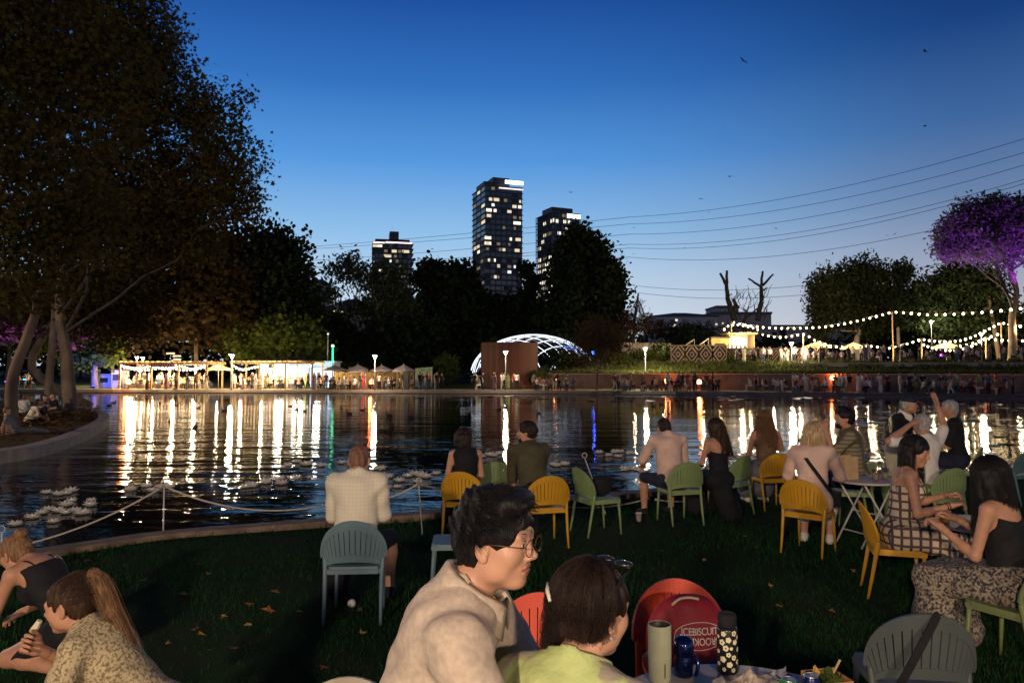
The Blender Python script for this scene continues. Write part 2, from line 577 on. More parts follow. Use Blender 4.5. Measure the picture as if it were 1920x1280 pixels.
# retaining walls
M_WALL = pmat('retaining_wall_earth', (0.115, 0.095, 0.075), 0.9, var=0.3, scale=0.8, bump=0.4, bscale=8)
M_COPING = pmat('coping_stone', (0.33, 0.26, 0.19), 0.85, var=0.15, scale=1.5, bump=0.3, bscale=12)
def wall_run(x0, x1, yf, zb, zt, name, label, mat=M_WALL, thick=0.4, n=24):
    root = empty(name, (x0, yf(x0), 0), 0, label, 'wall')
    X = np.linspace(x0, x1, n)
    o = root.location
    for a, b in zip(X[:-1], X[1:]):
        m, c = MB(), MB()
        b -= 0.025
        for mb, z0, z1, e, f in ((m, zb, zt, 0.0, 0.0), (c, zt + 0.002, zt + 0.1, 0.05, 0.0)):
            y0, y1 = yf(a), yf(b)
            p = [Vector((a, y0 - e, 0)) - o, Vector((b, y1 - e, 0)) - o, Vector((b, y1 + thick + e, 0)) - o, Vector((a, y0 + thick + e, 0)) - o]
            k = [(q.x, q.y, z0) for q in p] + [(q.x, q.y, z1) for q in p]
            mb.add(k, [(3, 2, 1, 0), (4, 5, 6, 7), (0, 1, 5, 4), (1, 2, 6, 5), (2, 3, 7, 6), (3, 0, 4, 7)])
        m.build('wall_panel', mat, root)
        c.build('coping_stone', M_COPING, root)
    return root
wall_run(3.2, 62, lambda x: wall_y(x) - 0.45, -0.05, 1.62, 'retaining_wall', 'long brown retaining wall behind the people on the far path')
wall_run(30.5, 62, lambda x: wall_y(x) + 6.0, 1.6, 2.75, 'terrace_wall', 'pale upper terrace wall below the string lights', pmat('terrace_wall_render', (0.34, 0.28, 0.21), 0.85, var=0.12, scale=0.6), n=14)

# ================================================================== TOWERS AND HOUSES
M_FACADE = pmat('tower_facade', (0.022, 0.028, 0.038), 0.5, var=0.2, scale=0.1)
M_SLAB = pmat('tower_slab', (0.09, 0.10, 0.12), 0.7, var=0.15, scale=0.1)
M_DKGLASS = pmat('tower_glass', (0.02, 0.03, 0.045), 0.12, var=0.3, scale=0.15, spec=0.8)
E_WIN = [emat('lit_window_warm', (1.0, 0.82, 0.56), 0.9), emat('lit_window_pale', (1.0, 0.88, 0.68), 1.5), emat('lit_window_dim', (0.9, 0.70, 0.48), 0.22), emat('lit_window_white', (0.92, 0.95, 1.0), 1.2)]
E_STRIP = emat('white_light_strip', (0.92, 0.95, 1.0), 4.0)
E_PINK = emat('pale_pink_light_strip', (1.0, 0.78, 0.82), 1.6)

def tower(px_l, px_corner, px_r, py_top, d, floors, label, rects, boxes, strips, seed, lit_n, mull=0, z0=0.0, bal=0.5):
    """Square tower seen on its corner: a short face to px_corner, then the long face."""
    rnd = random.Random(seed)
    a, c, b = W(px_l, 600, d), W(px_corner, 600, d), W(px_r, 600, d)
    wf, ws = (b.x - c.x), (c.x - a.x)
    th = math.atan2(ws, wf) * 0.9
    wid, dep = wf / math.cos(th), ws / math.sin(th)
    H = W(px_corner, py_top, d).z - z0
    root = empty('apartment_tower', (c.x, d, z0), th, label, 'tower')
    # local: corner at origin, long face along +X, short face along +Y
    core = MB().box((wid / 2, dep / 2, H / 2), (wid - 0.8, dep - 0.8, H))
    core.build('wall', M_FACADE, root)
    fh = H / floors
    sl = MB().box((0, 0, 0), (wid + bal * 2 - 0.7, dep + bal * 2 - 0.7, 0.42)).mesh('floor_slab')
    for k in range(1, floors + 1):
        link_mesh('floor_slab', sl, M_SLAB, root, (wid / 2, dep / 2, k * fh - 0.21))
    gl = MB()
    nb = max(4, int(wid / 3.2))
    for k in range(floors):
        for i in range(nb):
            if rnd.random() < 0.8:
                gl.box(((i + 0.5) * wid / nb, 0.36, (k + 0.45) * fh), (wid / nb * 0.82, 0.1, fh * 0.62))
        for i in range(max(3, nb // 2)):
            if rnd.random() < 0.8:
                gl.box((0.36, (i + 0.5) * dep / max(3, nb // 2), (k + 0.45) * fh), (0.1, dep / max(3, nb // 2) * 0.82, fh * 0.62))
    gl.build('dark_glazing', M_DKGLASS, root, kind='stuff')
    pf = MB().box((0, 0, 0), (1, 0.12, 1)).mesh('window')
    if mull:
        mm = MB()
        for i in range(mull + 1):
            mm.box((wid * i / mull, 0.0, H / 2), (0.35, 0.5, H))
            mm.box((0.0, dep * i / mull + 0.4, H / 2), (0.5, 0.35, H))
        mm.build('facade_fin', M_SLAB, root, kind='stuff')
    win = {i: None for i in range(4)}
    def window(u, v, w_, h_, mi, side=False):
        if win[mi] is None:
            me = pf.copy(); me.materials.clear(); me.materials.append(E_WIN[mi]); win[mi] = me
        if side: o = link_mesh('window', win[mi], None, root, (0.24, u, v), (0, 0, math.pi / 2))
        else: o = link_mesh('window', win[mi], None, root, (u, 0.24, v))
        o.scale = (w_, 1, h_)
    for (px, py, wp, hp, mi) in rects:
        u = (W(px, py, d).x - c.x) / math.cos(th)
        v = W(px, py, d).z - z0
        v = (math.floor(v / fh) + 0.45) * fh
        if u > 0: window(min(max(u, 1), wid - 1), v, wp * d / F_PX / math.cos(th), max(hp * d / F_PX, fh * 0.5) if hp else fh * 0.55, mi)
        else:
            u2 = -(W(px, py, d).x - c.x) / math.sin(th)
            window(min(max(u2, 1), dep - 1), v, wp * d / F_PX / math.sin(th), fh * 0.55, mi, True)
    for _ in range(lit_n):
        k = rnd.randrange(floors); side = rnd.random() < 0.25
        if side:
            n2 = max(3, nb // 2)
            window((rnd.randrange(n2) + 0.5) * dep / n2, (k + 0.45) * fh, dep / n2 * rnd.uniform(0.3, 0.8), fh * 0.5, rnd.choice((0, 1, 2, 2, 2)), True)
        else:
            window((rnd.randrange(nb) + 0.5) * wid / nb, (k + 0.45) * fh, wid / nb * rnd.uniform(0.3, 0.8), fh * 0.5, rnd.choice((0, 2, 2, 2, 2, 3)))
    for (u0, u1, h_) in boxes:
        MB().box(((u0 + u1) / 2 * wid, dep * 0.5, H + h_ / 2 + 0.05), ((u1 - u0) * wid, dep * 0.6, h_)).build('roof_house', M_FACADE, root)
    for (u0, u1, zoff, h_, mt) in strips:
        MB().box(((u0 + u1) / 2 * wid, -bal - 0.1, H + zoff), ((u1 - u0) * wid, 0.3, h_)).build('light_strip', mt, root)
    return root

tower(880, 909, 981, 346, 450, 34, 'tallest dark glass tower with a bright white sign at its roof',
      [(920, 371, 6, 0, 0), (931, 371, 10, 0, 0), (948, 372, 6, 0, 2), (965, 384, 8, 0, 0), (975, 384, 6, 0, 1), (917, 390, 10, 0, 1), (928, 397, 5, 0, 0), (917, 398, 8, 0, 0), (929, 390, 4, 0, 1),
       (970, 410, 14, 0, 1), (971, 418, 12, 0, 1), (905, 412, 7, 0, 0), (904, 416, 6, 0, 0), (915, 440, 12, 0, 1), (958, 443, 4, 0, 1), (972, 443, 10, 0, 0), (915, 457, 12, 0, 1), (894, 460, 5, 0, 0), (938, 468, 5, 0, 2), (970, 470, 9, 0, 0),
       (917, 484, 4, 0, 0), (928, 484, 3, 0, 1), (935, 494, 5, 0, 0), (902, 484, 4, 0, 2), (929, 513, 5, 0, 0), (886, 372, 6, 0, 2), (887, 460, 6, 0, 0)],
      [(0.05, 0.45, 3.5), (0.28, 0.72, 6.5)], [(0.52, 1.0, 2.6, 2.2, E_STRIP), (0.36, 1.0, -1.4, 0.7, E_PINK), (0.0, 1.0, -73.0, 0.6, emat('dim_strip', (0.7, 0.75, 0.8), 0.25))], 3, 60)
tower(1008, 1036, 1091, 396, 480, 27, 'second tallest tower with a pale grid of fins and lit lettering near its top',
      [(1035, 416, 7, 0, 1), (1045, 417, 6, 0, 1), (1060, 412, 5, 0, 1), (1068, 413, 5, 0, 1), (1064, 427, 6, 0, 0), (1018, 441, 5, 0, 1), (1030, 432, 6, 0, 2), (1014, 460, 5, 0, 0), (1034, 478, 12, 0, 1), (1027, 482, 5, 0, 1), (1014, 484, 5, 0, 1)] +
      [(1012 + (i * 7) % 26, 486 + i * 4.2, 5 + i % 4, 0, (i * 5) % 3) for i in range(24)],
      [(0.1, 0.85, 4.0)], [(0.52, 0.62, -2.2, 2.6, E_STRIP), (0.64, 0.70, -2.0, 2.2, E_STRIP), (0.72, 0.78, -2.2, 2.6, E_STRIP), (0.80, 0.84, -1.9, 2.0, E_STRIP), (0.86, 0.92, -2.2, 2.6, E_STRIP), (0.94, 0.99, -2.1, 2.4, E_STRIP)], 5, 50, mull=9)
tower(684, 700, 770, 455, 520, 26, 'broad tower with a pink light strip under its roof rim',
      [(706, 462, 14, 0, 0), (712, 463, 8, 0, 1), (738, 470, 9, 0, 0), (759, 465, 13, 0, 0), (748, 467, 5, 0, 2), (725, 478, 12, 0, 0), (728, 482, 9, 0, 0), (694, 475, 7, 0, 2), (745, 484, 9, 0, 2), (713, 511, 7, 0, 1), (725, 512, 7, 0, 0), (760, 517, 8, 0, 2), (750, 518, 6, 0, 2)],
      [(0.04, 0.95, 3.8), (0.42, 0.66, 9.5)], [(0.3, 1.0, 0.3, 1.1, E_PINK), (-0.02, 0.28, 0.0, 1.0, E_PINK)], 8, 34, bal=1.4)
tower(788, 800, 856, 498, 560, 18, 'low dark tower half hidden behind the trees between two taller ones',
      [(830, 502, 18, 0, 1), (836, 506, 10, 0, 0), (815, 520, 6, 0, 2)], [(0.2, 0.8, 2.0)], [], 9, 5)

M_RENDER = pmat('house_render', (0.42, 0.40, 0.44), 0.85, var=0.12, scale=0.3)
M_RENDER2 = pmat('house_render_brown', (0.42, 0.34, 0.31), 0.85, var=0.12, scale=0.3)
M_ROOF = pmat('roof_tiles_dark', (0.07, 0.06, 0.065), 0.8, var=0.25, scale=0.8, bump=0.5, bscale=6)
def house(px0, px1, py_eave, d, z0, depth, label, roof_py=None, floors=4, name='apartment_house', mat=M_RENDER, lit=()):
    a, b = W(px0, py_eave, d), W(px1, py_eave, d)
    w_, H = b.x - a.x, a.z - z0
    root = empty(name, (a.x, d, z0), 0, label, 'house')
    MB().box((w_ / 2, depth / 2, H / 2), (w_, depth, H)).build('wall', mat, root)
    if roof_py:
        rz = W(px0, roof_py, d).z - z0
        m = MB()
        e = 0.8
        m.add([(-e, -e, H), (w_ + e, -e, H), (w_ + e, depth + e, H), (-e, depth + e, H), (w_ * 0.42, depth * 0.5, rz), (w_ * 0.62, depth * 0.5, rz)],
              [(0, 1, 5, 4), (1, 2, 5), (2, 3, 4, 5), (3, 0, 4), (3, 2, 1, 0)])
        m.build('roof', M_ROOF, root)
    else:
        MB().box((w_ / 2, depth / 2, H + 0.25), (w_ + 0.5, depth + 0.5, 0.5)).build('roof_rim', M_SLAB, root)
    pm = MB().box((0, 0, 0), (1.5, 0.12, 1.4)).mesh('window')
    pm.materials.append(M_DKGLASS)
    fh = H / floors
    n = max(3, int(w_ / 3.0))
    for k in range(floors):
        MB().box((w_ / 2, -0.35, (k + 1) * fh - 0.1), (w_ - 0.2, 0.66, 0.18)).build('balcony_slab', M_SLAB, root)
        for i in range(n):
            link_mesh('window', pm, None, root, ((i + 0.5) * w_ / n, -0.045, (k + 0.5) * fh))
    for (px, py, s, mi) in lit:
        p = W(px, py, d)
        MB().box((p.x - a.x, -0.14, p.z - z0), (s * d / F_PX, 0.1, s * d / F_PX * 0.8)).build('lit_window', E_WIN[mi], root)
    return root
house(1226, 1345, 592, 190, 3, 16, 'grey apartment house with a dark hipped roof beyond the trees', 582, 4, lit=[(1268, 600, 4, 1), (1263, 610, 6, 1), (1343, 608, 4, 0)])
house(1336, 1446, 588, 205, 3, 16, 'flat roofed brownish block behind the pollarded tree', None, 4, mat=M_RENDER2, lit=[(1355, 606, 3, 0)])
house(1344, 1385, 576, 215, 3, 12, 'small rooftop storey standing above the brownish block', None, 6, mat=M_RENDER2)
house(606, 690, 580, 170, 0, 12, 'house with two lit windows hidden among the dark trees', 556, 3, lit=[(628, 583, 6, 0), (643, 583, 5, 0)], mat=M_RENDER2)
house(583, 608, 530, 260, 0, 10, 'narrow house peeping out beside the dark round tree', 520, 6, mat=M_RENDER2, lit=[])
house(915, 1000, 566, 240, 0, 12, 'dim house with a lit top floor showing through dark trees', None, 5, lit=[(945, 573, 5, 0), (953, 577, 4, 0), (965, 575, 4, 0), (938, 571, 4, 2), (1008, 585, 4, 2)], mat=M_RENDER2)
house(1440, 1600, 612, 230, 3, 12, 'long low house behind the string lights', None, 3, mat=M_RENDER2)
# ================================================================== TREES
def star_leaf():
    pts = []
    for k in range(10):
        a = math.pi / 2 + k * math.pi / 5
        r = (1.0, 0.42)[k % 2] * (0.8 if k in (5, 4, 6) else 1.0)
        pts.append((r * math.cos(a) * 0.5, r * math.sin(a) * 0.5))
    return np.array(pts)
LEAF_SHAPES = {
    'star': star_leaf(),
    'diamond': np.array([(0, -0.5), (0.24, -0.05), (0.0, 0.5), (-0.24, -0.05)]),
    'sliver': np.array([(0, -0.6), (0.11, 0.0), (0.0, 0.6), (-0.11, 0.0)]),
    'round': np.array([(0, -0.5), (0.38, -0.2), (0.36, 0.25), (0, 0.5), (-0.36, 0.25), (-0.38, -0.2)]),
}
def leaf_cloud(blobs, n, size, shape='diamond', clump=0.0, per=16, droop=0.0, shell=0.45, flat=0.0, seed=1):
    """blobs: (centre, (rx, ry, rz)[, weight]). Leaves gather in sprays spread through each blob, denser near its skin."""
    rg = np.random.default_rng(seed)
    w = np.array([(b[1][0] * b[1][1] * b[1][2]) ** 0.62 * (b[2] if len(b) > 2 else 1.0) for b in blobs]); w /= w.sum()
    nc = max(8, n // per)
    bi = rg.choice(len(blobs), nc, p=w)
    c = np.array([tuple(b[0]) for b in blobs])[bi]; r = np.array([b[1] for b in blobs])[bi]
    d = rg.normal(size=(nc, 3)); d /= np.linalg.norm(d, axis=1, keepdims=True)
    rad = rg.random(nc) ** shell
    # uneven outline: the reach of a blob changes with direction
    ph = rg.random((len(blobs), 3)) * 6.28
    lump = 1 + 0.16 * np.sin(4 * d[:, 0] + ph[bi, 0]) + 0.14 * np.sin(5 * d[:, 1] + 3 * d[:, 2] + ph[bi, 1]) + 0.1 * np.sin(9 * d[:, 2] + ph[bi, 2])
    cc = c + d * r * (rad * lump)[:, None]
    idx = np.repeat(np.arange(nc), per)
    P = cc[idx] + rg.normal(size=(len(idx), 3)) * clump
    m = len(P)
    if droop: P[:, 2] -= np.abs(rg.normal(size=m)) * droop
    nrm = rg.normal(size=(m, 3)); nrm[:, 2] += flat * np.sign(nrm[:, 2] + 1e-9)
    nrm /= np.linalg.norm(nrm, axis=1, keepdims=True)
    t = rg.normal(size=(m, 3))
    if droop: t[:, 2] -= 1.5
    u = np.cross(nrm, t); u /= np.linalg.norm(u, axis=1, keepdims=True) + 1e-9
    v = np.cross(nrm, u)
    s = size * (0.65 + 0.7 * rg.random(m))
    sh = LEAF_SHAPES[shape]; k = len(sh)
    V = P[:, None, :] + (u[:, None, :] * sh[None, :, 0, None] + v[:, None, :] * sh[None, :, 1, None]) * s[:, None, None]
    return V.reshape(-1, 3), np.arange(m * k).reshape(m, k)

def limb(mb, a, b, ra, rb, n=6, wob=0.06, seed=0, sides=6):
    rnd = random.Random(seed)
    a, b = Vector(a), Vector(b)
    L = (b - a).length
    pts, rad = [], []
    for i in range(n + 1):
        t = i / n
        p = a.lerp(b, t)
        if 0 < i < n: p += Vector((rnd.uniform(-1, 1), rnd.uniform(-1, 1), rnd.uniform(-.6, .8))) * L * wob
        pts.append(p); rad.append(ra * (1 - t) + rb * t)
    mb.tube(smooth_line(pts, 2), [rad[0] + (rad[-1] - rad[0]) * k / (2 * n) for k in range(2 * n + 1)], sides)
    return pts

M_BARK = pmat('bark_brown', (0.13, 0.09, 0.06), 0.9, var=0.4, scale=3, bump=0.8, bscale=14, stretch=(1, 1, 0.3))
M_BARK_PALE = pmat('bark_pale_mottled', (0.20, 0.15, 0.10), 0.85, col2=(0.085, 0.062, 0.042), scale=2.2, bump=0.5, bscale=10, stretch=(1, 1, 0.5))
M_BARK_GUM = pmat('bark_gum_pale', (0.58, 0.48, 0.37), 0.8, var=0.25, scale=1.2, bump=0.3, bscale=6, stretch=(1, 1, 0.35))
M_BARK_DK = pmat('bark_dark', (0.05, 0.04, 0.035), 0.9, var=0.3, scale=2, bump=0.6, bscale=8)
LM_PLANE = leafmat('plane_leaves', (0.038, 0.040, 0.014), (0.090, 0.062, 0.020), 0.3)
LM_PLANE2 = leafmat('plane_leaves_russet', (0.032, 0.024, 0.010), (0.064, 0.042, 0.016), 0.3)
LM_GREEN = leafmat('broad_leaves_green', (0.045, 0.070, 0.014), (0.11, 0.135, 0.030), 0.35)
LM_DARK = leafmat('evergreen_leaves_dark', (0.012, 0.020, 0.010), (0.030, 0.042, 0.018), 0.2)
LM_GUM = leafmat('gum_leaves', (0.035, 0.050, 0.022), (0.075, 0.085, 0.035), 0.25)
LM_PINE = leafmat('pine_needles', (0.060, 0.062, 0.050), (0.11, 0.105, 0.080), 0.45)
LM_TWIG = leafmat('brown_twigs', (0.040, 0.026, 0.016), (0.075, 0.048, 0.028), 0.1)

def tree(label, base, tops, blobs, n, size, lm, bark, r0, shape='diamond', clump=0.6, per=16, droop=0.0, shell=0.45, limbs=True, seed=1,
         name='broadleaf_tree', group=None, flat=0.0, twigs=0, extra=None, kind_leaf='crown', limb_n=7, trunk_h=None):
    """tops: points the trunk passes; blobs: crown ellipsoids in the world; limbs grow from the trunk into the blobs."""
    base = Vector(base)
    root = empty(name, base, 0, label, 'tree', group)
    rel = lambda p: Vector(p) - base
    tm = MB()
    path = [Vector((0, 0, -0.3))] + [rel(p) for p in tops]
    m = len(path)
    fine, rr = [], []
    sp = smooth_line(path, 4) if m > 2 else [path[0].lerp(path[1], k / 5) for k in range(6)]
    for i, p in enumerate(sp):
        t = i / (len(sp) - 1)
        fine.append(p); rr.append(r0 * (1 - 0.62 * t) * (1.35 if i == 0 else (1.12 if i == 1 else 1.0)))
    tm.tube(fine, rr, 10)
    tm.build('trunk', bark, root, smooth=True)
    rnd = random.Random(seed)
    lb = [(rel(b[0]), b[1]) + tuple(b[2:]) for b in blobs]
    if limbs:
        bm = MB()
        starts = fine[len(fine) // 2:]
        for i, b in enumerate(lb):
            s = starts[rnd.randrange(len(starts))] if i else starts[-1]
            pts = limb(bm, s, b[0], r0 * 0.26, r0 * 0.07, limb_n, 0.022, seed * 31 + i)
            for j in range(3):
                q = pts[rnd.randrange(2, len(pts))]
                e = b[0] + Vector((rnd.uniform(-1, 1) * b[1][0], rnd.uniform(-1, 1) * b[1][1], rnd.uniform(-0.6, 1) * b[1][2])) * 0.75
                limb(bm, q, e, r0 * 0.12, r0 * 0.03, 5, 0.07, seed * 77 + i * 5 + j, 5)
        if extra: extra(bm, rel)
        bm.build('limb', M_BARK_DK if bark == M_BARK_PALE else bark, root, smooth=True)['kind'] = 'stuff'
    if n:
        V, Fc = leaf_cloud(lb, n, size, shape, clump, per, droop, shell, flat, seed)
        me = fast_mesh('crown', V, Fc)
        o = link_mesh(kind_leaf, me, lm, root)
        o['kind'] = 'stuff'
    return root

def PB(px, py, d, rx, ry, rd=None, wt=1.0):
    """Crown ellipsoid given by its place and size in the photograph and its depth."""
    s = d / F_PX
    return (W(px, py, d), (rx * s, (rd if rd else rx * s * 0.9), ry * s), wt)

def ground_at(px, py_base, d, z=None):
    p = W(px, py_base, d)
    return Vector((p.x, d, far_z(p.x, d) if z is None else z))

# --- the plane trees on the leafy bank
b1 = G(134, 776, 0.05)
tree('thickest plane tree on the leafy bank with its leaning forked trunk', b1,
     [W(128, 720, b1.y), W(124, 660, b1.y), W(112, 590, b1.y), W(118, 500, b1.y), W(150, 380, b1.y)],
     [PB(160, 30, 33, 150, 110), PB(255, 60, 33, 62, 75), PB(300, 150, 33, 80, 80), PB(382, 215, 33, 70, 62), PB(425, 300, 33, 62, 62), PB(430, 372, 33, 62, 48), PB(345, 330, 34, 100, 100), PB(220, 230, 33, 130, 130),
      PB(240, 420, 34, 130, 100), PB(360, 430, 34, 70, 60), PB(480, 370, 33, 22, 26, None, 0.5), PB(320, 60, 33, 26, 30, None, .7), PB(452, 175, 33, 14, 18, None, .5)],
     44000, 0.23, LM_PLANE, M_BARK_PALE, 0.33, 'star', 0.30, 26, seed=3, name='plane_tree', shell=0.40)
b2 = G(88, 766, 0.05)
tree('slim plane tree standing beside the thickest one on the leafy bank', b2,
     [W(94, 690, b2.y), W(99, 620, b2.y), W(100, 560, b2.y), W(80, 440, b2.y)],
     [PB(60, 300, 38, 130, 130), PB(100, 430, 38, 120, 90), PB(30, 150, 38, 120, 120), PB(170, 520, 40, 90, 60), PB(190, 330, 40, 110, 110)],
     13000, 0.27, LM_PLANE, M_BARK_PALE, 0.22, 'star', 0.38, 14, seed=4, name='plane_tree')
b3 = Vector((-15.6, 23.5, 0.04))
tree('nearest plane tree at the edge of the leafy bank with a slanting trunk', b3,
     [W(22, 720, 23.5), W(52, 630, 23.6), W(78, 550, 23.8), W(100, 430, 24), W(90, 250, 24)],
     [PB(40, 60, 23, 150, 150), PB(30, 300, 23, 120, 130), PB(60, 450, 22.6, 100, 80), PB(170, 170, 24, 110, 120), PB(-60, 400, 22, 80, 150), PB(-80, 150, 22, 120, 200), PB(160, 400, 24, 90, 70), PB(60, 545, 23, 70, 40, None, .6)],
     20000, 0.22, LM_PLANE, M_BARK, 0.20, 'star', 0.34, 14, seed=5, name='plane_tree')
b4 = Vector((-26, 46, 0.04))
tree('plane tree farther back on the bank between two pale trunks', b4,
     [W(60, 690, 45.8), W(100, 600, 46), W(140, 500, 46)],
     [PB(160, 590, 46, 120, 46), PB(60, 560, 46, 90, 50), PB(230, 520, 47, 110, 60), PB(250, 600, 47, 70, 45, None, 0.8)],
     9000, 0.30, LM_PLANE2, M_BARK_PALE, 0.30, 'star', 0.6, 12, seed=6, name='plane_tree')
# --- far side, behind the pergolas
tree('russet plane tree with a straight pale trunk behind the pergola', ground_at(368, 720, 92),
     [W(368, 680, 92), W(368, 620, 92), W(370, 560, 92), W(365, 490, 92)],
     [PB(330, 480, 92, 100, 75), PB(250, 560, 92, 95, 75), PB(410, 520, 92, 70, 75), PB(330, 590, 92, 110, 55), PB(200, 620, 93, 70, 38), PB(430, 600, 93, 60, 50), PB(300, 400, 92, 90, 50)],
     22000, 0.62, LM_PLANE2, M_BARK_PALE, 0.30, 'round', 0.9, 14, seed=7, name='plane_tree')
tree('tall dark round tree standing behind the bright kiosk', ground_at(510, 720, 98),
     [W(512, 640, 98), W(515, 540, 98)],
     [PB(515, 468, 98, 52, 50), PB(480, 530, 98, 75, 65), PB(550, 540, 98, 45, 62), PB(575, 600, 98, 30, 60), PB(500, 600, 97, 85, 50), PB(440, 480, 98, 40, 50)],
     22000, 0.55, LM_DARK, M_BARK_DK, 0.5, 'round', 0.8, 14, seed=8)
tree('green bushy tree lit from below behind the bright kiosk roof', ground_at(500, 720, 93),
     [W(500, 690, 93), W(500, 660, 93)],
     [PB(465, 640, 93, 42, 32), PB(520, 630, 92, 44, 32), PB(562, 632, 93, 34, 34), PB(440, 615, 93, 26, 32), PB(590, 660, 94, 30, 25)],
     9000, 0.55, LM_GREEN, M_BARK, 0.3, 'round', 0.6, 12, seed=9)

def gum_branches(bm, rel):
    for a, b, ra, rb in (((690, 645), (672, 612), .42, .3), ((672, 612), (640, 588), .3, .14), ((690, 645), (712, 600), .36, .22), ((712, 600), (742, 560), .22, .1), ((712, 600), (700, 540), .18, .08),
                         ((742, 560), (760, 535), .1, .05), ((640, 588), (618, 560), .14, .06), ((672, 612), (668, 560), .15, .06)):
        limb(bm, rel(W(*a, 108)), rel(W(*b, 108)), ra * 0.8, rb * 0.8, 5, 0.03, int(a[0] * 3 + b[0]))
tree('airy gum tree with forked pale branches left of the wooden drum', ground_at(692, 715, 108),
     [W(691, 690, 108), W(690, 645, 108)],
     [PB(650, 500, 108, 40, 20), PB(705, 520, 108, 42, 26), PB(745, 555, 108, 34, 26), PB(620, 545, 108, 22, 12), PB(690, 570, 108, 34, 20), PB(660, 480, 108, 14, 8), PB(735, 505, 108, 24, 18), PB(770, 575, 108, 20, 22), PB(640, 600, 108, 30, 26), PB(725, 600, 108, 40, 30)],
     7500, 0.62, LM_GUM, M_BARK_GUM, 0.5, 'diamond', 0.7, 12, droop=0.5, seed=10, name='gum_tree', limbs=True, extra=gum_branches)
tree('dark leafy tree below the two tower blocks beside the gum tree', ground_at(760, 715, 104),
     [W(760, 680, 104), W(760, 640, 104)],
     [PB(740, 650, 104, 60, 38), PB(690, 665, 103, 40, 28), PB(790, 640, 104, 40, 45), PB(640, 650, 104, 36, 32), PB(610, 625, 106, 30, 30)],
     12000, 0.55, LM_DARK, M_BARK_DK, 0.35, 'round', 0.8, 12, seed=11)
tree('tall dark tree whose ragged top stands before the low tower', ground_at(840, 715, 112),
     [W(840, 660, 112), W(842, 560, 112)],
     [PB(812, 522, 112, 32, 24), PB(856, 530, 112, 38, 28), PB(835, 580, 112, 62, 50), PB(880, 560, 112, 24, 40), PB(840, 650, 112, 60, 45), PB(790, 600, 112, 22, 40), PB(870, 512, 112, 14, 14, None, .5)],
     18000, 0.60, LM_DARK, M_BARK_DK, 0.5, 'round', 0.8, 14, seed=12)
tree('dark spreading tree at the foot of the tallest tower', ground_at(930, 705, 114),
     [W(930, 660, 114), W(930, 600, 114)],
     [PB(905, 600, 114, 40, 40), PB(945, 592, 114, 42, 36), PB(985, 610, 114, 32, 32), PB(930, 640, 113, 90, 30)],
     15000, 0.60, LM_DARK, M_BARK_DK, 0.45, 'round', 0.8, 14, seed=13)
tree('thin dark tree with sparse twisted sprays beside the tallest tower', ground_at(992, 705, 110),
     [W(992, 640, 110), W(994, 570, 110), W(990, 510, 110)],
     [PB(986, 505, 110, 9, 14), PB(998, 530, 110, 10, 14), PB(990, 555, 110, 14, 14), PB(1000, 585, 110, 16, 14), PB(980, 570, 110, 16, 20), PB(998, 560, 110, 8, 8)],
     2600, 0.55, LM_DARK, M_BARK_DK, 0.25, 'round', 0.45, 10, seed=14)
tree('tallest dark conifer rising in front of the second tower', ground_at(1100, 705, 105),
     [W(1100, 640, 105), W(1098, 560, 105), W(1092, 470, 105)],
     [PB(1085, 452, 105, 34, 22), PB(1110, 470, 105, 30, 28), PB(1070, 490, 105, 34, 34), PB(1125, 510, 105, 34, 34), PB(1095, 540, 105, 66, 50), PB(1148, 545, 105, 24, 48), PB(1060, 580, 105, 40, 60), PB(1130, 600, 105, 44, 50), PB(1090, 640, 105, 80, 36), PB(1030, 610, 106, 26, 40)],
     30000, 0.52, LM_DARK, M_BARK_DK, 0.6, 'round', 0.7, 14, seed=15, name='conifer_tree')
tree('scraggy half bare small tree beside the dark conifer', ground_at(1188, 690, 102),
     [W(1188, 640, 102), W(1190, 600, 102), W(1197, 550, 102)],
     [PB(1185, 612, 102, 20, 16), PB(1205, 606, 102, 12, 12), PB(1178, 595, 102, 10, 12), PB(1195, 575, 102, 7, 14), PB(1212, 596, 102, 8, 6)],
     2600, 0.42, LM_TWIG, M_BARK_DK, 0.3, 'sliver', 0.4, 10, seed=16)
tree('small brown leafed tree leaning at the edge of the far path', ground_at(1118, 728, 76.5),
     [W(1120, 700, 76.5), W(1122, 680, 76.5), W(1118, 650, 76.5)],
     [PB(1090, 650, 76.5, 36, 22, None, .6), PB(1150, 645, 76.5, 44, 26, None, .6), PB(1120, 620, 76.5, 44, 22, None, .6), PB(1120, 665, 76.5, 26, 16, None, .6)],
     7000, 0.28, LM_TWIG, M_BARK, 0.16, 'sliver', 0.6, 12, seed=17)

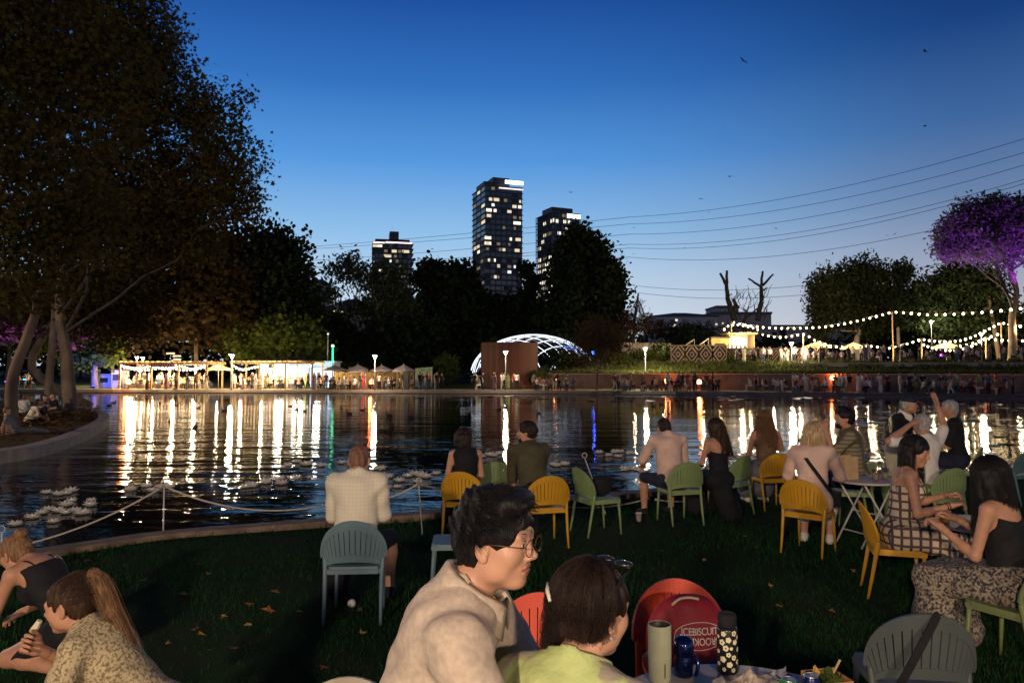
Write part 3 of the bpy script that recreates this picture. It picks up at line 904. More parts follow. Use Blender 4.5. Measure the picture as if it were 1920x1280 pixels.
# pollarded bare tree
pb = ground_at(1392, 600, 128)
def pollard(bm, rel):
    for a, b, ra, rb in (((1378, 602), (1364, 560), .55, .4), ((1364, 560), (1362, 535), .4, .32), ((1362, 535), (1350, 512), .28, .2), ((1362, 535), (1363, 507), .28, .2), ((1380, 590), (1375, 560), .3, .2), ((1375, 560), (1386, 578), .2, .15),
                         ((1420, 600), (1428, 565), .5, .4), ((1428, 565), (1427, 538), .38, .3), ((1427, 538), (1403, 522), .22, .14), ((1427, 538), (1430, 508), .26, .18), ((1430, 535), (1450, 514), .24, .14), ((1430, 545), (1438, 540), .15, .1),
                         ((1395, 600), (1420, 578), .2, .12), ((1364, 560), (1372, 550), .1, .06)):
        limb(bm, rel(W(*a, 128)), rel(W(*b, 128)), ra, rb, 4, 0.03, int(a[0] + b[1] * 3), 7)
    rnd = random.Random(4)
    for i in range(46):
        x = rnd.uniform(1372, 1440); y = rnd.uniform(545, 592)
        limb(bm, rel(W(x, y + 8, 128)), rel(W(x + rnd.uniform(-9, 12), y - rnd.uniform(4, 16), 128)), .06, .03, 3, 0.1, i, 4)
tree('pollarded bare tree with cut stubs standing against the evening sky', pb, [W(1396, 640, 128), W(1395, 600, 128)],
     [PB(1405, 570, 128, 30, 20)], 0, .3, LM_TWIG, M_BARK_DK, 0.8, extra=pollard, seed=18, name='bare_tree')
# --- right side, on the terraces
tree('broad gum tree whose pale trunk is lit by the string lights', ground_at(1612, 670, 118),
     [W(1606, 640, 118), W(1612, 622, 118), W(1618, 590, 118)],
     [PB(1560, 535, 118, 46, 36), PB(1615, 510, 118, 46, 28), PB(1640, 545, 118, 40, 40), PB(1590, 570, 118, 52, 34), PB(1545, 575, 118, 30, 40), PB(1650, 580, 118, 30, 40), PB(1535, 615, 118, 16, 26, None, .6), PB(1620, 600, 118, 40, 20, None, .6)],
     19000, 0.66, LM_GUM, M_BARK_GUM, 0.55, 'diamond', 0.75, 14, droop=0.5, seed=19, name='gum_tree')
tree('slender gum tree with a small separate top beside the broad one', ground_at(1688, 670, 116),
     [W(1684, 620, 116), W(1688, 560, 116), W(1690, 520, 116)],
     [PB(1690, 508, 116, 19, 18), PB(1684, 545, 116, 16, 22, None, .7), PB(1690, 580, 116, 26, 30)],
     4500, 0.62, LM_GUM, M_BARK_GUM, 0.3, 'diamond', 0.5, 12, droop=0.5, seed=20, name='gum_tree')
tree('dark spreading pine behind the string lights with a thin bowed trunk', ground_at(1876, 672, 100),
     [W(1868, 640, 100), W(1860, 590, 100), W(1848, 540, 100), W(1830, 515, 100)],
     [PB(1800, 522, 101, 44, 26), PB(1760, 540, 102, 40, 22), PB(1840, 540, 101, 46, 34), PB(1740, 585, 103, 44, 34), PB(1800, 590, 103, 60, 46), PB(1860, 600, 103, 50, 50), PB(1790, 505, 101, 20, 10)],
     20000, 0.60, LM_DARK, M_BARK, 0.34, 'diamond', 0.65, 14, seed=21, name='pine_tree')
tree('dark bushy pine filling the gap behind the umbrellas on the terrace', ground_at(1730, 668, 125),
     [W(1730, 640, 125), W(1730, 600, 125)],
     [PB(1700, 600, 125, 40, 46), PB(1760, 620, 125, 50, 36), PB(1820, 630, 125, 60, 36), PB(1900, 630, 125, 60, 40), PB(1730, 560, 125, 30, 24), PB(1640, 630, 128, 40, 26)],
     15000, 0.55, LM_DARK, M_BARK_DK, 0.5, 'round', 0.8, 14, seed=22, name='pine_tree')
tree('tall stone pine with a purple lit crown and pale forked trunk', ground_at(1898, 672, 88),
     [W(1899, 640, 88), W(1898, 590, 88), W(1906, 545, 88), W(1893, 500, 88)],
     [PB(1800, 432, 88, 46, 34), PB(1840, 405, 88, 50, 36), PB(1890, 400, 88, 56, 40), PB(1830, 460, 88, 60, 28), PB(1890, 450, 88, 60, 36), PB(1950, 430, 88, 60, 50), PB(1780, 465, 88, 26, 22), PB(1885, 490, 88, 20, 26, None, .5), PB(2000, 450, 88, 50, 50)],
     26000, 0.50, LM_PINE, M_BARK_PALE, 0.55, 'diamond', 0.5, 14, seed=23, name='stone_pine_tree')

# --- hedges and shrubs on the terraces: each a thing
def shrub(label, px, py, d, rx, ry, n, lm, seed, z=None, name='shrub', group=None):
    c = W(px, py, d)
    s = d / F_PX
    gz = far_z(c.x, d) if z is None else z
    root = empty(name, (c.x, d, gz), 0, label, 'shrub', group)
    st = MB()
    for k in range(4):
        limb(st, (0.1 * k - 0.15, 0, -0.1), (rx * s * (0.3 * k - 0.45), 0, max(0.3, (c.z - gz))), 0.06, 0.02, 4, 0.06, seed + k, 5)
    st.build('stem', M_BARK_DK, root)['kind'] = 'stuff'
    V, Fc = leaf_cloud([(Vector((0, 0, c.z - gz)), (rx * s, min(2.2, rx * s * 0.8), ry * s))], n, 0.26, 'round', 0.25, 10, seed=seed, shell=0.35)
    link_mesh('foliage', fast_mesh('foliage', V, Fc), lm, root)['kind'] = 'stuff'
    return root
for i, (px, py, d, rx, ry, lm, lab) in enumerate((
        (1040, 672, 90, 34, 16, LM_DARK, 'dark low shrub under the lit lattice dome'), (1085, 676, 90, 36, 13, LM_DARK, 'dark shrub between the lattice dome and the leaning tree'),
        (1150, 674, 92, 40, 15, LM_GREEN, 'wide green shrub before the lit cream wall'), (1205, 668, 95, 38, 12, LM_GREEN, 'clipped shrub along the foot of the cream wall'),
        (1245, 662, 99, 30, 20, LM_DARK, 'dark shrub at the corner of the diamond slatted fence'), (1385, 682, 88, 24, 12, LM_GREEN, 'small green bush under the bar counter'),
        (1008, 705, 84.5, 20, 8, LM_GREEN, 'round green bush at the foot of the wooden drum'), (838, 690, 95, 22, 24, LM_GREEN, 'green bush beside the pale banner'),
        (1280, 630, 118, 34, 20, LM_DARK, 'dark shrub above the diamond slatted fence'), (1330, 640, 118, 30, 18, LM_DARK, 'dark shrub behind the ticket hut roof'),
        (1240, 620, 120, 30, 20, LM_TWIG, 'brown twiggy shrub below the grey apartment house'), (1305, 618, 125, 40, 14, LM_DARK, 'dark hedge below the grey apartment house'))):
    shrub(lab, px, py, d, rx, ry, int(rx * ry * 2.2), lm, 40 + i)

# long grasses planted on the terraces (nobody could count them)
def tuft_grass(name, pts, h, mat, label, blades=7, seed=5, wdt=0.05):
    rg = np.random.default_rng(seed)
    P = np.repeat(np.array(pts), blades, axis=0)
    n = len(P)
    P = P + rg.normal(size=(n, 3)) * np.array([0.12, 0.12, 0])
    hh = h * (0.5 + 0.8 * rg.random(n))
    lean = rg.normal(size=(n, 2)) * 0.35 * hh[:, None]
    a = rg.random(n) * 6.28
    ux, uy = np.cos(a) * wdt, np.sin(a) * wdt
    z0 = P[:, 2]
    A = np.stack([P[:, 0] - ux, P[:, 1] - uy, z0 - 0.02], 1); B = np.stack([P[:, 0] + ux, P[:, 1] + uy, z0 - 0.02], 1)
    M1 = np.stack([P[:, 0] + ux * .7 + lean[:, 0] * .4, P[:, 1] + uy * .7 + lean[:, 1] * .4, z0 + hh * .6], 1)
    M0 = np.stack([P[:, 0] - ux * .7 + lean[:, 0] * .4, P[:, 1] - uy * .7 + lean[:, 1] * .4, z0 + hh * .6], 1)
    T = np.stack([P[:, 0] + lean[:, 0], P[:, 1] + lean[:, 1], z0 + hh], 1)
    V = np.stack([A, B, M1, T, M0], 1).reshape(-1, 3)
    o = link_mesh(name, fast_mesh(name, V, np.arange(n * 5).reshape(n, 5)), mat)
    return tag(o, label, 'grass', kind='stuff')
LM_GRASS_T = leafmat('terrace_grass_blades', (0.06, 0.075, 0.018), (0.13, 0.125, 0.04), 0.3, 0.4)
rg = np.random.default_rng(3)
pts = []
for _ in range(5200):
    x = rg.uniform(4, 58); o = rg.choice([rg.uniform(0.1, 1.6), rg.uniform(0.1, 9)])
    y = wall_y(x) + o
    if rg.random() < 0.35 + 0.65 * (math.sin(x * 0.9) * 0.5 + 0.5): pts.append((x, y, far_z(x, y)))
tuft_grass('terrace_grass', pts, 0.40, LM_GRASS_T, 'long grasses planted along the terraces above the retaining wall', 6, 5, 0.05)

# far-off wood that closes the view behind everything: reads as one mass
tb = []
rnd = random.Random(12)
for px in range(-160, 2120, 34):
    top = float(np.interp(px, [-160, 100, 420, 600, 760, 1000, 1180, 1230, 1320, 1480, 1520, 1700, 2120], [590, 596, 600, 600, 590, 585, 610, 634, 642, 642, 630, 610, 600])) + rnd.uniform(-10, 10)
    d = rnd.uniform(145, 165)
    cyp = (top + 712) / 2
    tb.append(PB(px, cyp, d, 36, (712 - top) / 2, 5))
V, Fc = leaf_cloud(tb, 30000, 0.95, 'round', 1.2, 14, seed=70, shell=0.35)
tag(link_mesh('far_wood', fast_mesh('far_wood', V, Fc), LM_DARK), 'far off dark wood closing the view behind the park', 'wood', kind='stuff')
# ================================================================== FAR BANK: LAMPS, STRINGS, PERGOLAS, BARS
E_BULB = emat('festoon_bulb_glow', (1.0, 0.74, 0.40), 15.0)
E_LAMP = emat('park_lamp_glow', (1.0, 0.82, 0.54), 22.0)
E_FIRE = emat('red_lantern_glow', (1.0, 0.30, 0.10), 18.0)
M_POST = pmat('timber_post', (0.36, 0.25, 0.12), 0.75, var=0.3, scale=3, bump=0.3, bscale=20, stretch=(1, 1, 0.2))
M_STEEL = pmat('painted_steel_dark', (0.05, 0.05, 0.055), 0.5, var=0.2, scale=4, metal=0.3)
M_STEELP = pmat('painted_steel_pale', (0.45, 0.43, 0.40), 0.5, var=0.15, scale=4)
M_CABLE = pmat('black_cable', (0.02, 0.02, 0.022), 0.6, var=0.2)

def park_lamp(px, py, d, label, watts=1500, z=None, col=(1, 0.84, 0.58)):
    h = W(px, py, d)
    gz = far_z(h.x, d) if z is None else z
    H = h.z - gz
    root = empty('park_lamp', (h.x, d, gz), 0, label, 'lamp', 'park lamps')
    MB().lathe([(0.10, -0.1), (0.10, 0.15), (0.05, 0.2), (0.04, H - 0.2)], 10).build('pole', M_STEEL, root, True)
    MB().lathe([(0.05, H + 0.24), (0.32, H + 0.18), (0.28, H + 0.13)], 14).build('lamp_cap', M_STEELP, root, True)
    MB().lathe([(0.06, H - 0.2), (0.09, H - 0.16), (0.18, H + 0.06), (0.17, H + 0.12)], 14).build('lamp_glass', E_LAMP, root, True)
    point_light('park_lamp_light', (0, -0.45, H - 0.1), watts, col, 0.2, root)
    return root
for a in ((435, 668, 77.5, 'park lamp standing between the two pergolas'), (703, 669, 77, 'park lamp rising behind the dark umbrellas by the bamboo fence'), (948, 661, 76.5, 'park lamp in front of the wooden drum', 900),
          (1210, 655, 83.0, 'park lamp on the grassy terrace before the lit cream wall', 3600), (1484, 645, 84.0, 'park lamp on the terrace beside the chevron bar front', 2000),
          (257, 671, 96, 'park lamp behind the longer pergola, nearer its corner post'), (268, 672, 98, 'park lamp behind the longer pergola, beside its twin'),
          (172, 668, 92, 'park lamp among the blue lit trees behind the leafy bank'), (1746, 604, 100, 'high white lamp under the topmost light string'), (1840, 627, 96, 'brightest lamp among the crossing light strings')):
    park_lamp(*a)
point_light('terrace_fill_light', W(1840, 622, 93), 2200, WARM, 0.3)  # added fill light with no fitting; brightens the terrace

BULB_ME = None
def festoon(label, pts, n, d0, d1, group='festoon light strings', r=0.115, lights=2, watts=700):
    """A string of bulbs through photo points, from depth d0 to d1."""
    global BULB_ME
    m = len(pts)
    P = smooth_line([W(px, py, d0 + (d1 - d0) * i / (m - 1)) for i, (px, py) in enumerate(pts)], 8)
    o = P[0].copy()
    root = empty('festoon_string', o, 0, label, 'string light', group)
    Q = [p - o for p in P]
    MB().tube([q + Vector((0, 0, 0.16)) for q in Q], 0.022, 4).build('cable', M_CABLE, root)
    if BULB_ME is None:
        BULB_ME = MB().ball((0, 0, 0), 1.0, 8, 6).mesh('bulb', True); BULB_ME.materials.append(E_BULB)
    L = [0.0]
    for a, b in zip(Q[:-1], Q[1:]): L.append(L[-1] + (b - a).length)
    rnd = random.Random(len(label) + n)
    def at(s):
        for k in range(1, len(Q)):
            if L[k] >= s: return Q[k - 1].lerp(Q[k], (s - L[k - 1]) / max(1e-6, L[k] - L[k - 1]))
        return Q[-1].copy()
    for i in range(n):
        p = at(L[-1] * (i + 0.5) / n)
        b = link_mesh('bulb', BULB_ME, None, root, p)
        s = r * rnd.uniform(0.85, 1.2)
        b.scale = (s, s, s * 1.1)
    for i in range(lights):
        p = at(L[-1] * (i + 0.5) / lights)
        point_light('festoon_light', p - Vector((0, 0.3, 0.35)), watts, WARM, 0.15, root)
    return root

festoon('long string of bulbs sagging from the bar to the tall timber pole', [(1371, 603), (1400, 610), (1450, 615), (1510, 615), (1560, 611), (1620, 599), (1673, 585)], 26, 100, 94, lights=4)
festoon('level string of bulbs running from the tall timber pole over the pines', [(1673, 585), (1705, 587), (1740, 590), (1790, 589), (1850, 585), (1910, 579), (1960, 572)], 17, 94, 84, r=0.13, lights=1)
festoon('short string of bulbs curving round the bar roof', [(1355, 621), (1366, 611), (1385, 609), (1410, 614), (1425, 620)], 8, 99, 100, lights=1)
festoon('lower string of bulbs from the bar to the short post near the first umbrella', [(1425, 626), (1455, 632), (1480, 631), (1506, 627), (1522, 634)], 9, 98, 97, lights=2)
festoon('low string of bulbs passing just above the two cream umbrellas', [(1522, 636), (1556, 648), (1580, 650), (1630, 649), (1665, 653), (1690, 648), (1728, 636)], 19, 96, 92, lights=3)
festoon('rising string of bulbs from the stubby post up to the slim pole', [(1728, 636), (1756, 640), (1790, 640), (1820, 633), (1850, 619), (1877, 605)], 16, 92, 90, lights=2)
festoon('lowest string of bulbs sagging in front of the yellow umbrella', [(1728, 645), (1750, 653), (1778, 657), (1805, 655), (1830, 645), (1848, 634)], 15, 91, 90, lights=2)
festoon('string of bulbs dropping from the slim pole beyond the stone pine', [(1877, 605), (1895, 609), (1915, 612), (1950, 612)], 6, 90, 86, lights=1)
festoon('level string of bulbs at head height beside the stone pine trunk', [(1848, 634), (1880, 638), (1915, 639), (1950, 637)], 8, 90, 87, lights=1)
festoon('faint string of bulbs crossing behind the yellow umbrella', [(1770, 645), (1800, 648), (1825, 643), (1850, 634), (1876, 625)], 9, 93, 92, lights=0)

def pole(px, py_t, py_b, d, label, r=0.09, mat=None):
    t = W(px, py_t, d); gz = far_z(t.x, d)
    root = empty('festoon_pole', (t.x, d, gz), 0, label, 'pole', 'festoon poles')
    MB().lathe([(r * 1.1, -0.3), (r, 0.4), (r * 0.8, t.z - gz)], 8).build('shaft', mat or M_POST, root, True)
    MB().lathe([(r * 1.1, t.z - gz - 0.15), (r * 1.2, t.z - gz + 0.02)], 8).build('cap', M_STEEL, root, True)
    return root
for a in ((1371, 602, 630, 100, 'festoon pole beside the bar roof'), (1673, 583, 668, 94, 'tallest timber pole holding two light strings'), (1506, 626, 650, 97.5, 'short festoon pole near the first cream umbrella'),
          (1728, 634, 660, 91.5, 'stubby thick festoon pole before the pines'), (1877, 604, 660, 90, 'slim festoon pole beside the stone pine'), (1848, 632, 660, 90.5, 'low festoon pole near the brightest lamp')):
    pole(*a)

# --- umbrellas
M_CANVAS_DK = pmat('umbrella_canvas_grey', (0.13, 0.105, 0.11), 0.9, var=0.15, scale=2)
M_CANVAS = leafmat('umbrella_canvas_cream', (0.55, 0.47, 0.30), (0.62, 0.54, 0.36), 0.5, 1.0)
def umbrella(px, py_t, py_e, d, wpx, label, mat, group):
    t = W(px, py_t, d); e = W(px, py_e, d); gz = far_z(t.x, d)
    root = empty('market_umbrella', (t.x, d, gz), random.Random(px).uniform(0, 0.8), label, 'umbrella', group)
    r = wpx * d / F_PX / 2
    zt, ze = t.z - gz, e.z - gz
    m = MB()
    g = []
    for f in (0.03, 0.35, 0.7, 1.0):
        row = []
        for k in range(17):
            a = 2 * math.pi * k / 16
            rr = r * f * (1.0 if k % 2 == 0 else 0.955)
            row.append((rr * math.cos(a), rr * math.sin(a), zt + (ze - zt) * (f ** 0.92) - (0.0 if k % 2 == 0 else 0.03 * f)))
        g.append(row)
    g.append([(p[0] * 1.0, p[1] * 1.0, p[2] - 0.16) for p in g[-1]])
    m.sheet(list(reversed(g)))
    m.build('canopy', mat, root)
    MB().lathe([(0.03, -0.1), (0.03, zt + 0.12)], 8).build('pole', M_POST, root)
    MB().lathe([(0.25, 0.0), (0.25, 0.08)], 10).build('base', M_STEEL, root)
    if mat is M_CANVAS: point_light('umbrella_light', (0, -0.5, ze - 0.25), 170, WARM, 0.1, root)
    rm = MB().tube([(0, 0, 0), (r * 0.96, 0, ze - zt)], 0.018, 4).mesh('rib')
    for k in range(8):
        link_mesh('rib', rm, M_POST, root, (0, 0, zt - 0.05), (0, 0, k * math.pi / 4))
    return root
for a in ((410, 682, 691, 82, 48, 'pale market umbrella standing between the two pergolas', M_CANVAS, 'umbrellas by the pergolas'),
          (628, 684, 692, 82, 44, 'dark market umbrella nearest the green light tube', M_CANVAS_DK, 'umbrellas by the pergolas'), (671, 683, 693, 81, 42, 'dark market umbrella second from the green light tube', M_CANVAS_DK, 'umbrellas by the pergolas'),
          (716, 684, 694, 80.5, 46, 'dark market umbrella beside the park lamp', M_CANVAS_DK, 'umbrellas by the pergolas'), (757, 683, 694, 80, 46, 'dark market umbrella at the end of the bamboo fence', M_CANVAS_DK, 'umbrellas by the pergolas'),
          (1533, 640, 649, 96, 50, 'cream market umbrella nearest the bar on the terrace', M_CANVAS, 'umbrellas on the terrace'), (1600, 641, 652, 95, 48, 'cream market umbrella under the pale lit gum trunk', M_CANVAS, 'umbrellas on the terrace'),
          (1774, 640, 650, 92, 50, 'yellowish market umbrella wrapped in light strings', M_CANVAS, 'umbrellas on the terrace')):
    umbrella(*a)

# --- pergolas
def pergola(px0, px1, py_t, d, depth, posts, label):
    a, b = W(px0, py_t, d), W(px1, py_t, d)
    gz = far_z(a.x, d)
    root = empty('pergola', (a.x, d, gz), 0, label, 'pergola')
    w_, H = b.x - a.x, a.z - gz
    pm = MB().box((0, 0, H / 2), (0.17, 0.17, H)).mesh('post')
    for px in posts:
        x = W(px, py_t, d).x - a.x
        for y in (0.1, depth):
            link_mesh('post', pm, M_POST, root, (x, y, 0))
    for y in (0.1, depth):
        MB().box((w_ / 2, y, H + 0.11), (w_ + 0.3, 0.12, 0.2)).build('beam', M_POST, root)
    rm = MB().box((0, depth / 2, H + 0.28), (0.06, depth + 0.5, 0.14)).mesh('rafter')
    n = int(w_ / 0.55)
    for i in range(n + 1): link_mesh('rafter', rm, M_POST, root, (w_ * i / n, 0, 0))
    return root
pergola(222, 391, 683, 80.5, 4.5, (224, 283, 334, 387), 'longer timber pergola strung with lights over the diners')
pergola(433, 587, 682, 80.5, 4.5, (434, 486, 535, 585), 'shorter timber pergola in front of the bright kiosk')
for (lab, pts, n, d) in (('string of bulbs under the front beam of the longer pergola', [(226, 685), (255, 691), (285, 687), (310, 692), (335, 686), (360, 692), (386, 685)], 30, 81.5),
                         ('string of bulbs across the back of the longer pergola', [(230, 688), (270, 694), (310, 689), (350, 694), (386, 688)], 24, 84.5),
                         ('string of bulbs under the shorter pergola', [(436, 685), (455, 693), (486, 687), (510, 692), (535, 687), (560, 692), (585, 685)], 26, 81.5)):
    festoon(lab, pts, n, d, d, 'pergola light strings', r=0.10, lights=4, watts=900)

# sign on the longer pergola
g = empty('pergola_sign', W(305, 684, 80.2), 0, 'dark red sign board on the longer pergola beam', 'sign')
MB().box((0, 0, 0), (2.5, 0.06, 0.42)).build('board', pmat('sign_board_red', (0.16, 0.04, 0.03), 0.7), g)
for k in range(9):
    MB().box((-1.0 + k * 0.25, -0.05, 0), (0.13, 0.03, 0.22)).build('letter_block', M_STEELP, g)
# sign post with finger boards behind
p = W(326, 660, 88); gz = far_z(p.x, 88)
g = empty('finger_post', (p.x, 88, gz), 0, 'finger post with pale boards rising behind the longer pergola', 'sign')
MB().lathe([(0.05, -0.1), (0.045, p.z - gz)], 8).build('pole', M_STEEL, g)
for k, (dx, zz) in enumerate(((-0.35, 0.75), (0.4, 0.45), (0.45, 0.05))):
    MB().box((dx, -0.07, p.z - gz - 0.9 + zz), (0.95, 0.04, 0.2)).build('finger_board', M_STEELP, g)

# --- the bright kiosk
p0, p1 = W(487, 679, 86), W(626, 679, 86)
gz = far_z(p0.x, 86)
kw, kh = p1.x - p0.x, p0.z - gz
M_WHITE = pmat('kiosk_white_panel', (0.75, 0.76, 0.78), 0.5, var=0.05, scale=1)
k = empty('kiosk', (p0.x, 86, gz), 0, 'brightly lit white drinks kiosk with a pale blue fascia', 'kiosk')
MB().box((kw / 2, 3.2, kh / 2), (kw, 0.1, kh)).build('back_wall', M_WHITE, k)
for x in (0.05, kw * 0.62, kw - 0.05):
    MB().box((x, 1.6, kh / 2), (0.1, 3.0, kh)).build('side_wall', M_WHITE, k)
MB().box((kw / 2, 1.6, kh + 0.07), (kw + 0.3, 3.8, 0.14)).build('roof', M_WHITE, k)
MB().box((kw * 0.7, -0.36, kh - 0.20), (kw * 0.6, 0.06, 0.5)).build('fascia', emat('blue_fascia_glow', (0.45, 0.72, 1.0), 1.3, True), k)
MB().box((kw * 0.3, 0.4, 0.55), (kw * 0.55, 0.5, 1.1)).build('counter', M_WHITE, k)
MB().box((kw * 0.80, 1.0, 1.15), (kw * 0.30, 0.08, 2.3)).build('light_panel', emat('blue_white_panel', (0.62, 0.80, 1.0), 1.7, True), k)
MB().box((kw * 0.3, 3.1, 1.5), (kw * 0.55, 0.06, 1.5)).build('light_panel', emat('white_panel', (1.0, 0.93, 0.80), 3.2, True), k)
MB().box((kw * 0.17, -0.3, kh - 0.55), (0.65, 0.06, 0.8)).build('menu_board', M_STEEL, k)
for i in range(6):
    MB().box((kw * (0.08 + 0.085 * i), 3.0, 0.9 + 0.3 * (i % 2)), (0.5, 0.3, 0.5)).build('shelf_box', pmat('shelf_goods', (0.4, 0.3, 0.2), 0.7, var=0.5, scale=0.8), k)
for x, wt in ((kw * 0.2, 420), (kw * 0.45, 420), (kw * 0.8, 260)):
    point_light('kiosk_light', (x, -1.0 if x > kw * 0.6 else 1.4, kh - 0.5), wt, (1.0, 0.93, 0.8), 0.4, k)
g = empty('dark_roof', (W(466, 679, 90).x, 90, gz), 0, 'low dark pitched roof behind the shorter pergola', 'roof')
rw = W(566, 679, 90).x - W(466, 679, 90).x; rz = W(466, 679, 90).z - gz
MB().add([(0, 0, rz), (rw, 0, rz), (rw * .96, 2.4, rz + 0.95), (rw * .1, 2.4, rz + 0.75), (0, 4.8, rz), (rw, 4.8, rz)], [(0, 1, 2, 3), (3, 2, 5, 4), (0, 3, 4), (1, 5, 2), (4, 5, 1, 0)]).build('roof_sheet', M_ROOF, g)
for x in (0.2, rw - 0.2):
    MB().box((x, 2.4, rz / 2), (0.2, 0.2, rz)).build('post', M_STEEL, g)
# green light tube and white flag pole
p = W(624, 647, 84.6); gz = far_z(p.x, 84.6)
g = empty('green_light_tube', (p.x, 84.6, gz), 0, 'green glowing tube light standing at the kiosk corner', 'light')
hz = p.z - gz
MB().lathe([(0.05, -0.1), (0.05, hz - 2.0)], 8).build('pole', M_STEEL, g)
MB().lathe([(0.05, hz - 2.0), (0.085, hz - 1.95), (0.085, hz - 0.35)], 8).build('tube', emat('green_tube_glow', (0.03, 1.0, 0.38), 3.2, True), g)
MB().ball((0, 0, hz - 0.1), 0.16, 8, 6).build('tip', emat('green_tip_glow', (0.25, 1.0, 0.55), 7.0), g)
p = W(615, 626, 88); gz = far_z(p.x, 88)
g = empty('flag_pole', (p.x, 88, gz), 0, 'thin white pole rising beside the green tube light', 'pole')
MB().lathe([(0.06, -0.1), (0.04, p.z - gz)], 8).build('shaft', M_STEELP, g)
MB().ball((0, 0, p.z - gz), 0.11, 8, 6).build('tip', emat('pole_tip', (0.9, 0.95, 1), 1.5), g)

# bamboo fence of upright boards behind the dark umbrellas
def plank_fence(px0, px1, py_t, d0, d1, n, label, mat, name='bamboo_fence', py_b=None):
    a, b = W(px0, py_t, d0), W(px1, py_t, d1)
    gz = far_z(a.x, d0)
    root = empty(name, (a.x, d0, gz), 0, label, 'fence')
    v = Vector((b.x - a.x, d1 - d0, 0)); L = v.length; ang = math.atan2(v.y, v.x)
    root.rotation_euler = (0, 0, ang)
    H = a.z - gz
    rnd = random.Random(px0)
    for i in range(n):
        w_ = L / n
        h = H * rnd.uniform(0.95, 1.03)
        MB().box(((i + 0.5) * w_, rnd.uniform(-0.015, 0.015), h / 2), (w_ - 0.03, 0.05, h)).build('plank', mat, root)
    for z in (H * 0.25, H * 0.8):
        MB().box((L / 2, 0.07, z), (L, 0.07, 0.09)).build('rail', mat, root)
    return root
M_BAMBOO = pmat('bamboo_board', (0.42, 0.30, 0.11), 0.75, var=0.3, scale=2, bump=0.3, bscale=20, stretch=(3, 3, 0.3))
plank_fence(628, 776, 697, 84.5, 82, 40, 'yellow bamboo fence behind the dark umbrellas', M_BAMBOO)
p = W(762, 697, 78.5); gz = far_z(p.x, 78.5)
g = empty('dark_post', (p.x, 78.5, gz), 0, 'thick dark post in front of the bamboo fence end', 'post')
MB().box((0, 0, (p.z - gz) / 2), (0.42, 0.3, p.z - gz)).build('post_body', M_STEEL, g)
MB().box((0, 0, p.z - gz + 0.06), (0.5, 0.38, 0.1)).build('post_cap', M_STEEL, g)
a = W(778, 690, 86); gz = far_z(a.x, 86)
g = empty('banner', (a.x, 86, gz), 0.1, 'pale printed banner panel standing on the grass', 'banner')
bw, bh = 2.0, a.z - gz
MB().sheet([[(0, 0, 0.1), (1, .05, 0.05), (bw, 0, 0.1)], [(0, 0.1, bh), (1, .12, bh + .05), (bw, 0.1, bh + 0.15)]], 0.04).build('panel', pmat('banner_print', (0.46, 0.45, 0.30), 0.8, col2=(0.16, 0.26, 0.10), scale=1.3), g)
for x in (0.05, bw - 0.05): MB().lathe([(0.03, -.05), (0.03, bh)], 6, (x, 0.12, 0)).build('leg', M_STEELP, g)

# white hut and purple lit hut beyond the leafy bank
def hut(px0, px1, py_t, d, label, mat, roofm):
    a, b = W(px0, py_t, d), W(px1, py_t, d); gz = far_z(a.x, d)
    g = empty('small_hut', (a.x, d, gz), 0, label, 'hut')
    w_, h = b.x - a.x, a.z - gz
    MB().box((w_ / 2, 1, h / 2), (w_, 2, h)).build('wall', mat, g)
    MB().box((w_ / 2, 1, h + 0.08), (w_ + 0.3, 2.4, 0.15)).build('roof', roofm, g)
    MB().box((w_ * 0.5, -0.03, h * 0.6), (w_ * 0.6, 0.06, h * 0.35)).build('hatch', M_STEEL, g)
    MB().box((w_ * 0.5, -0.15, h * 0.4), (w_ * 0.66, 0.3, 0.06)).build('counter', M_STEELP, g)
    return g
hut(184, 207, 703, 88, 'small white serving hut near the longer pergola', M_WHITE, M_STEELP)
hut(209, 226, 694, 86, 'small hut washed in purple light beside the longer pergola', M_RENDER, M_STEEL)
hut(655, 683, 690, 88, 'small pale hut behind the dark umbrellas', M_WHITE, M_STEEL)
hut(1334, 1366, 633, 101, 'yellow lit ticket hut beside the bar', pmat('hut_yellow', (0.55, 0.42, 0.14), 0.7), M_STEEL)
point_light('ticket_hut_fill_light', W(1350, 634, 99), 160, WARM, 0.2)  # added point light with no fitting; makes the hut look lit

# blue and purple coloured floodlights on the trees
def flood(px, py, d, label, col, watts, aim):
    h = W(px, py, d)
    g = empty('tree_floodlight', h, 0, label, 'floodlight', 'coloured tree floodlights')
    MB().box((0, 0, -0.05), (0.3, 0.2, 0.16)).build('housing', M_STEEL, g)
    MB().box((0, 0, 0.05), (0.24, 0.15, 0.03)).build('lens', emat('flood_%d' % px, col, 10.0), g)
    MB().box((0, 0, -0.3), (0.06, 0.06, 0.4)).build('stake', M_STEEL, g)
    l = bpy.data.lights.new('tree_floodlight_beam', 'SPOT')
    l.energy = watts; l.color = col; l.spot_size = R(75 if watts < 9000 else 36); l.spot_blend = 0.6; l.shadow_soft_size = 0.12
    o = bpy.data.objects.new('tree_floodlight_beam', l); COL.objects.link(o); o.parent = g; o.location = (0, 0, 0.1)
    dirv = (Vector(aim) - h).normalized()
    o.rotation_euler = dirv.to_track_quat('-Z', 'Y').to_euler()
    return g
PURPLE, BLUE = (0.34, 0.03, 1.0), (0.05, 0.10, 1.0)
flood(1765, 668, 79, 'purple floodlight aimed up into the stone pine crown', PURPLE, 85000, W(1808, 432, 88))
flood(2000, 668, 79, 'second purple floodlight below the stone pine', PURPLE, 85000, W(1925, 425, 88))
flood(176, 724, 80, 'blue floodlight at the foot of a trunk behind the leafy bank', BLUE, 7000, W(178, 690, 84))
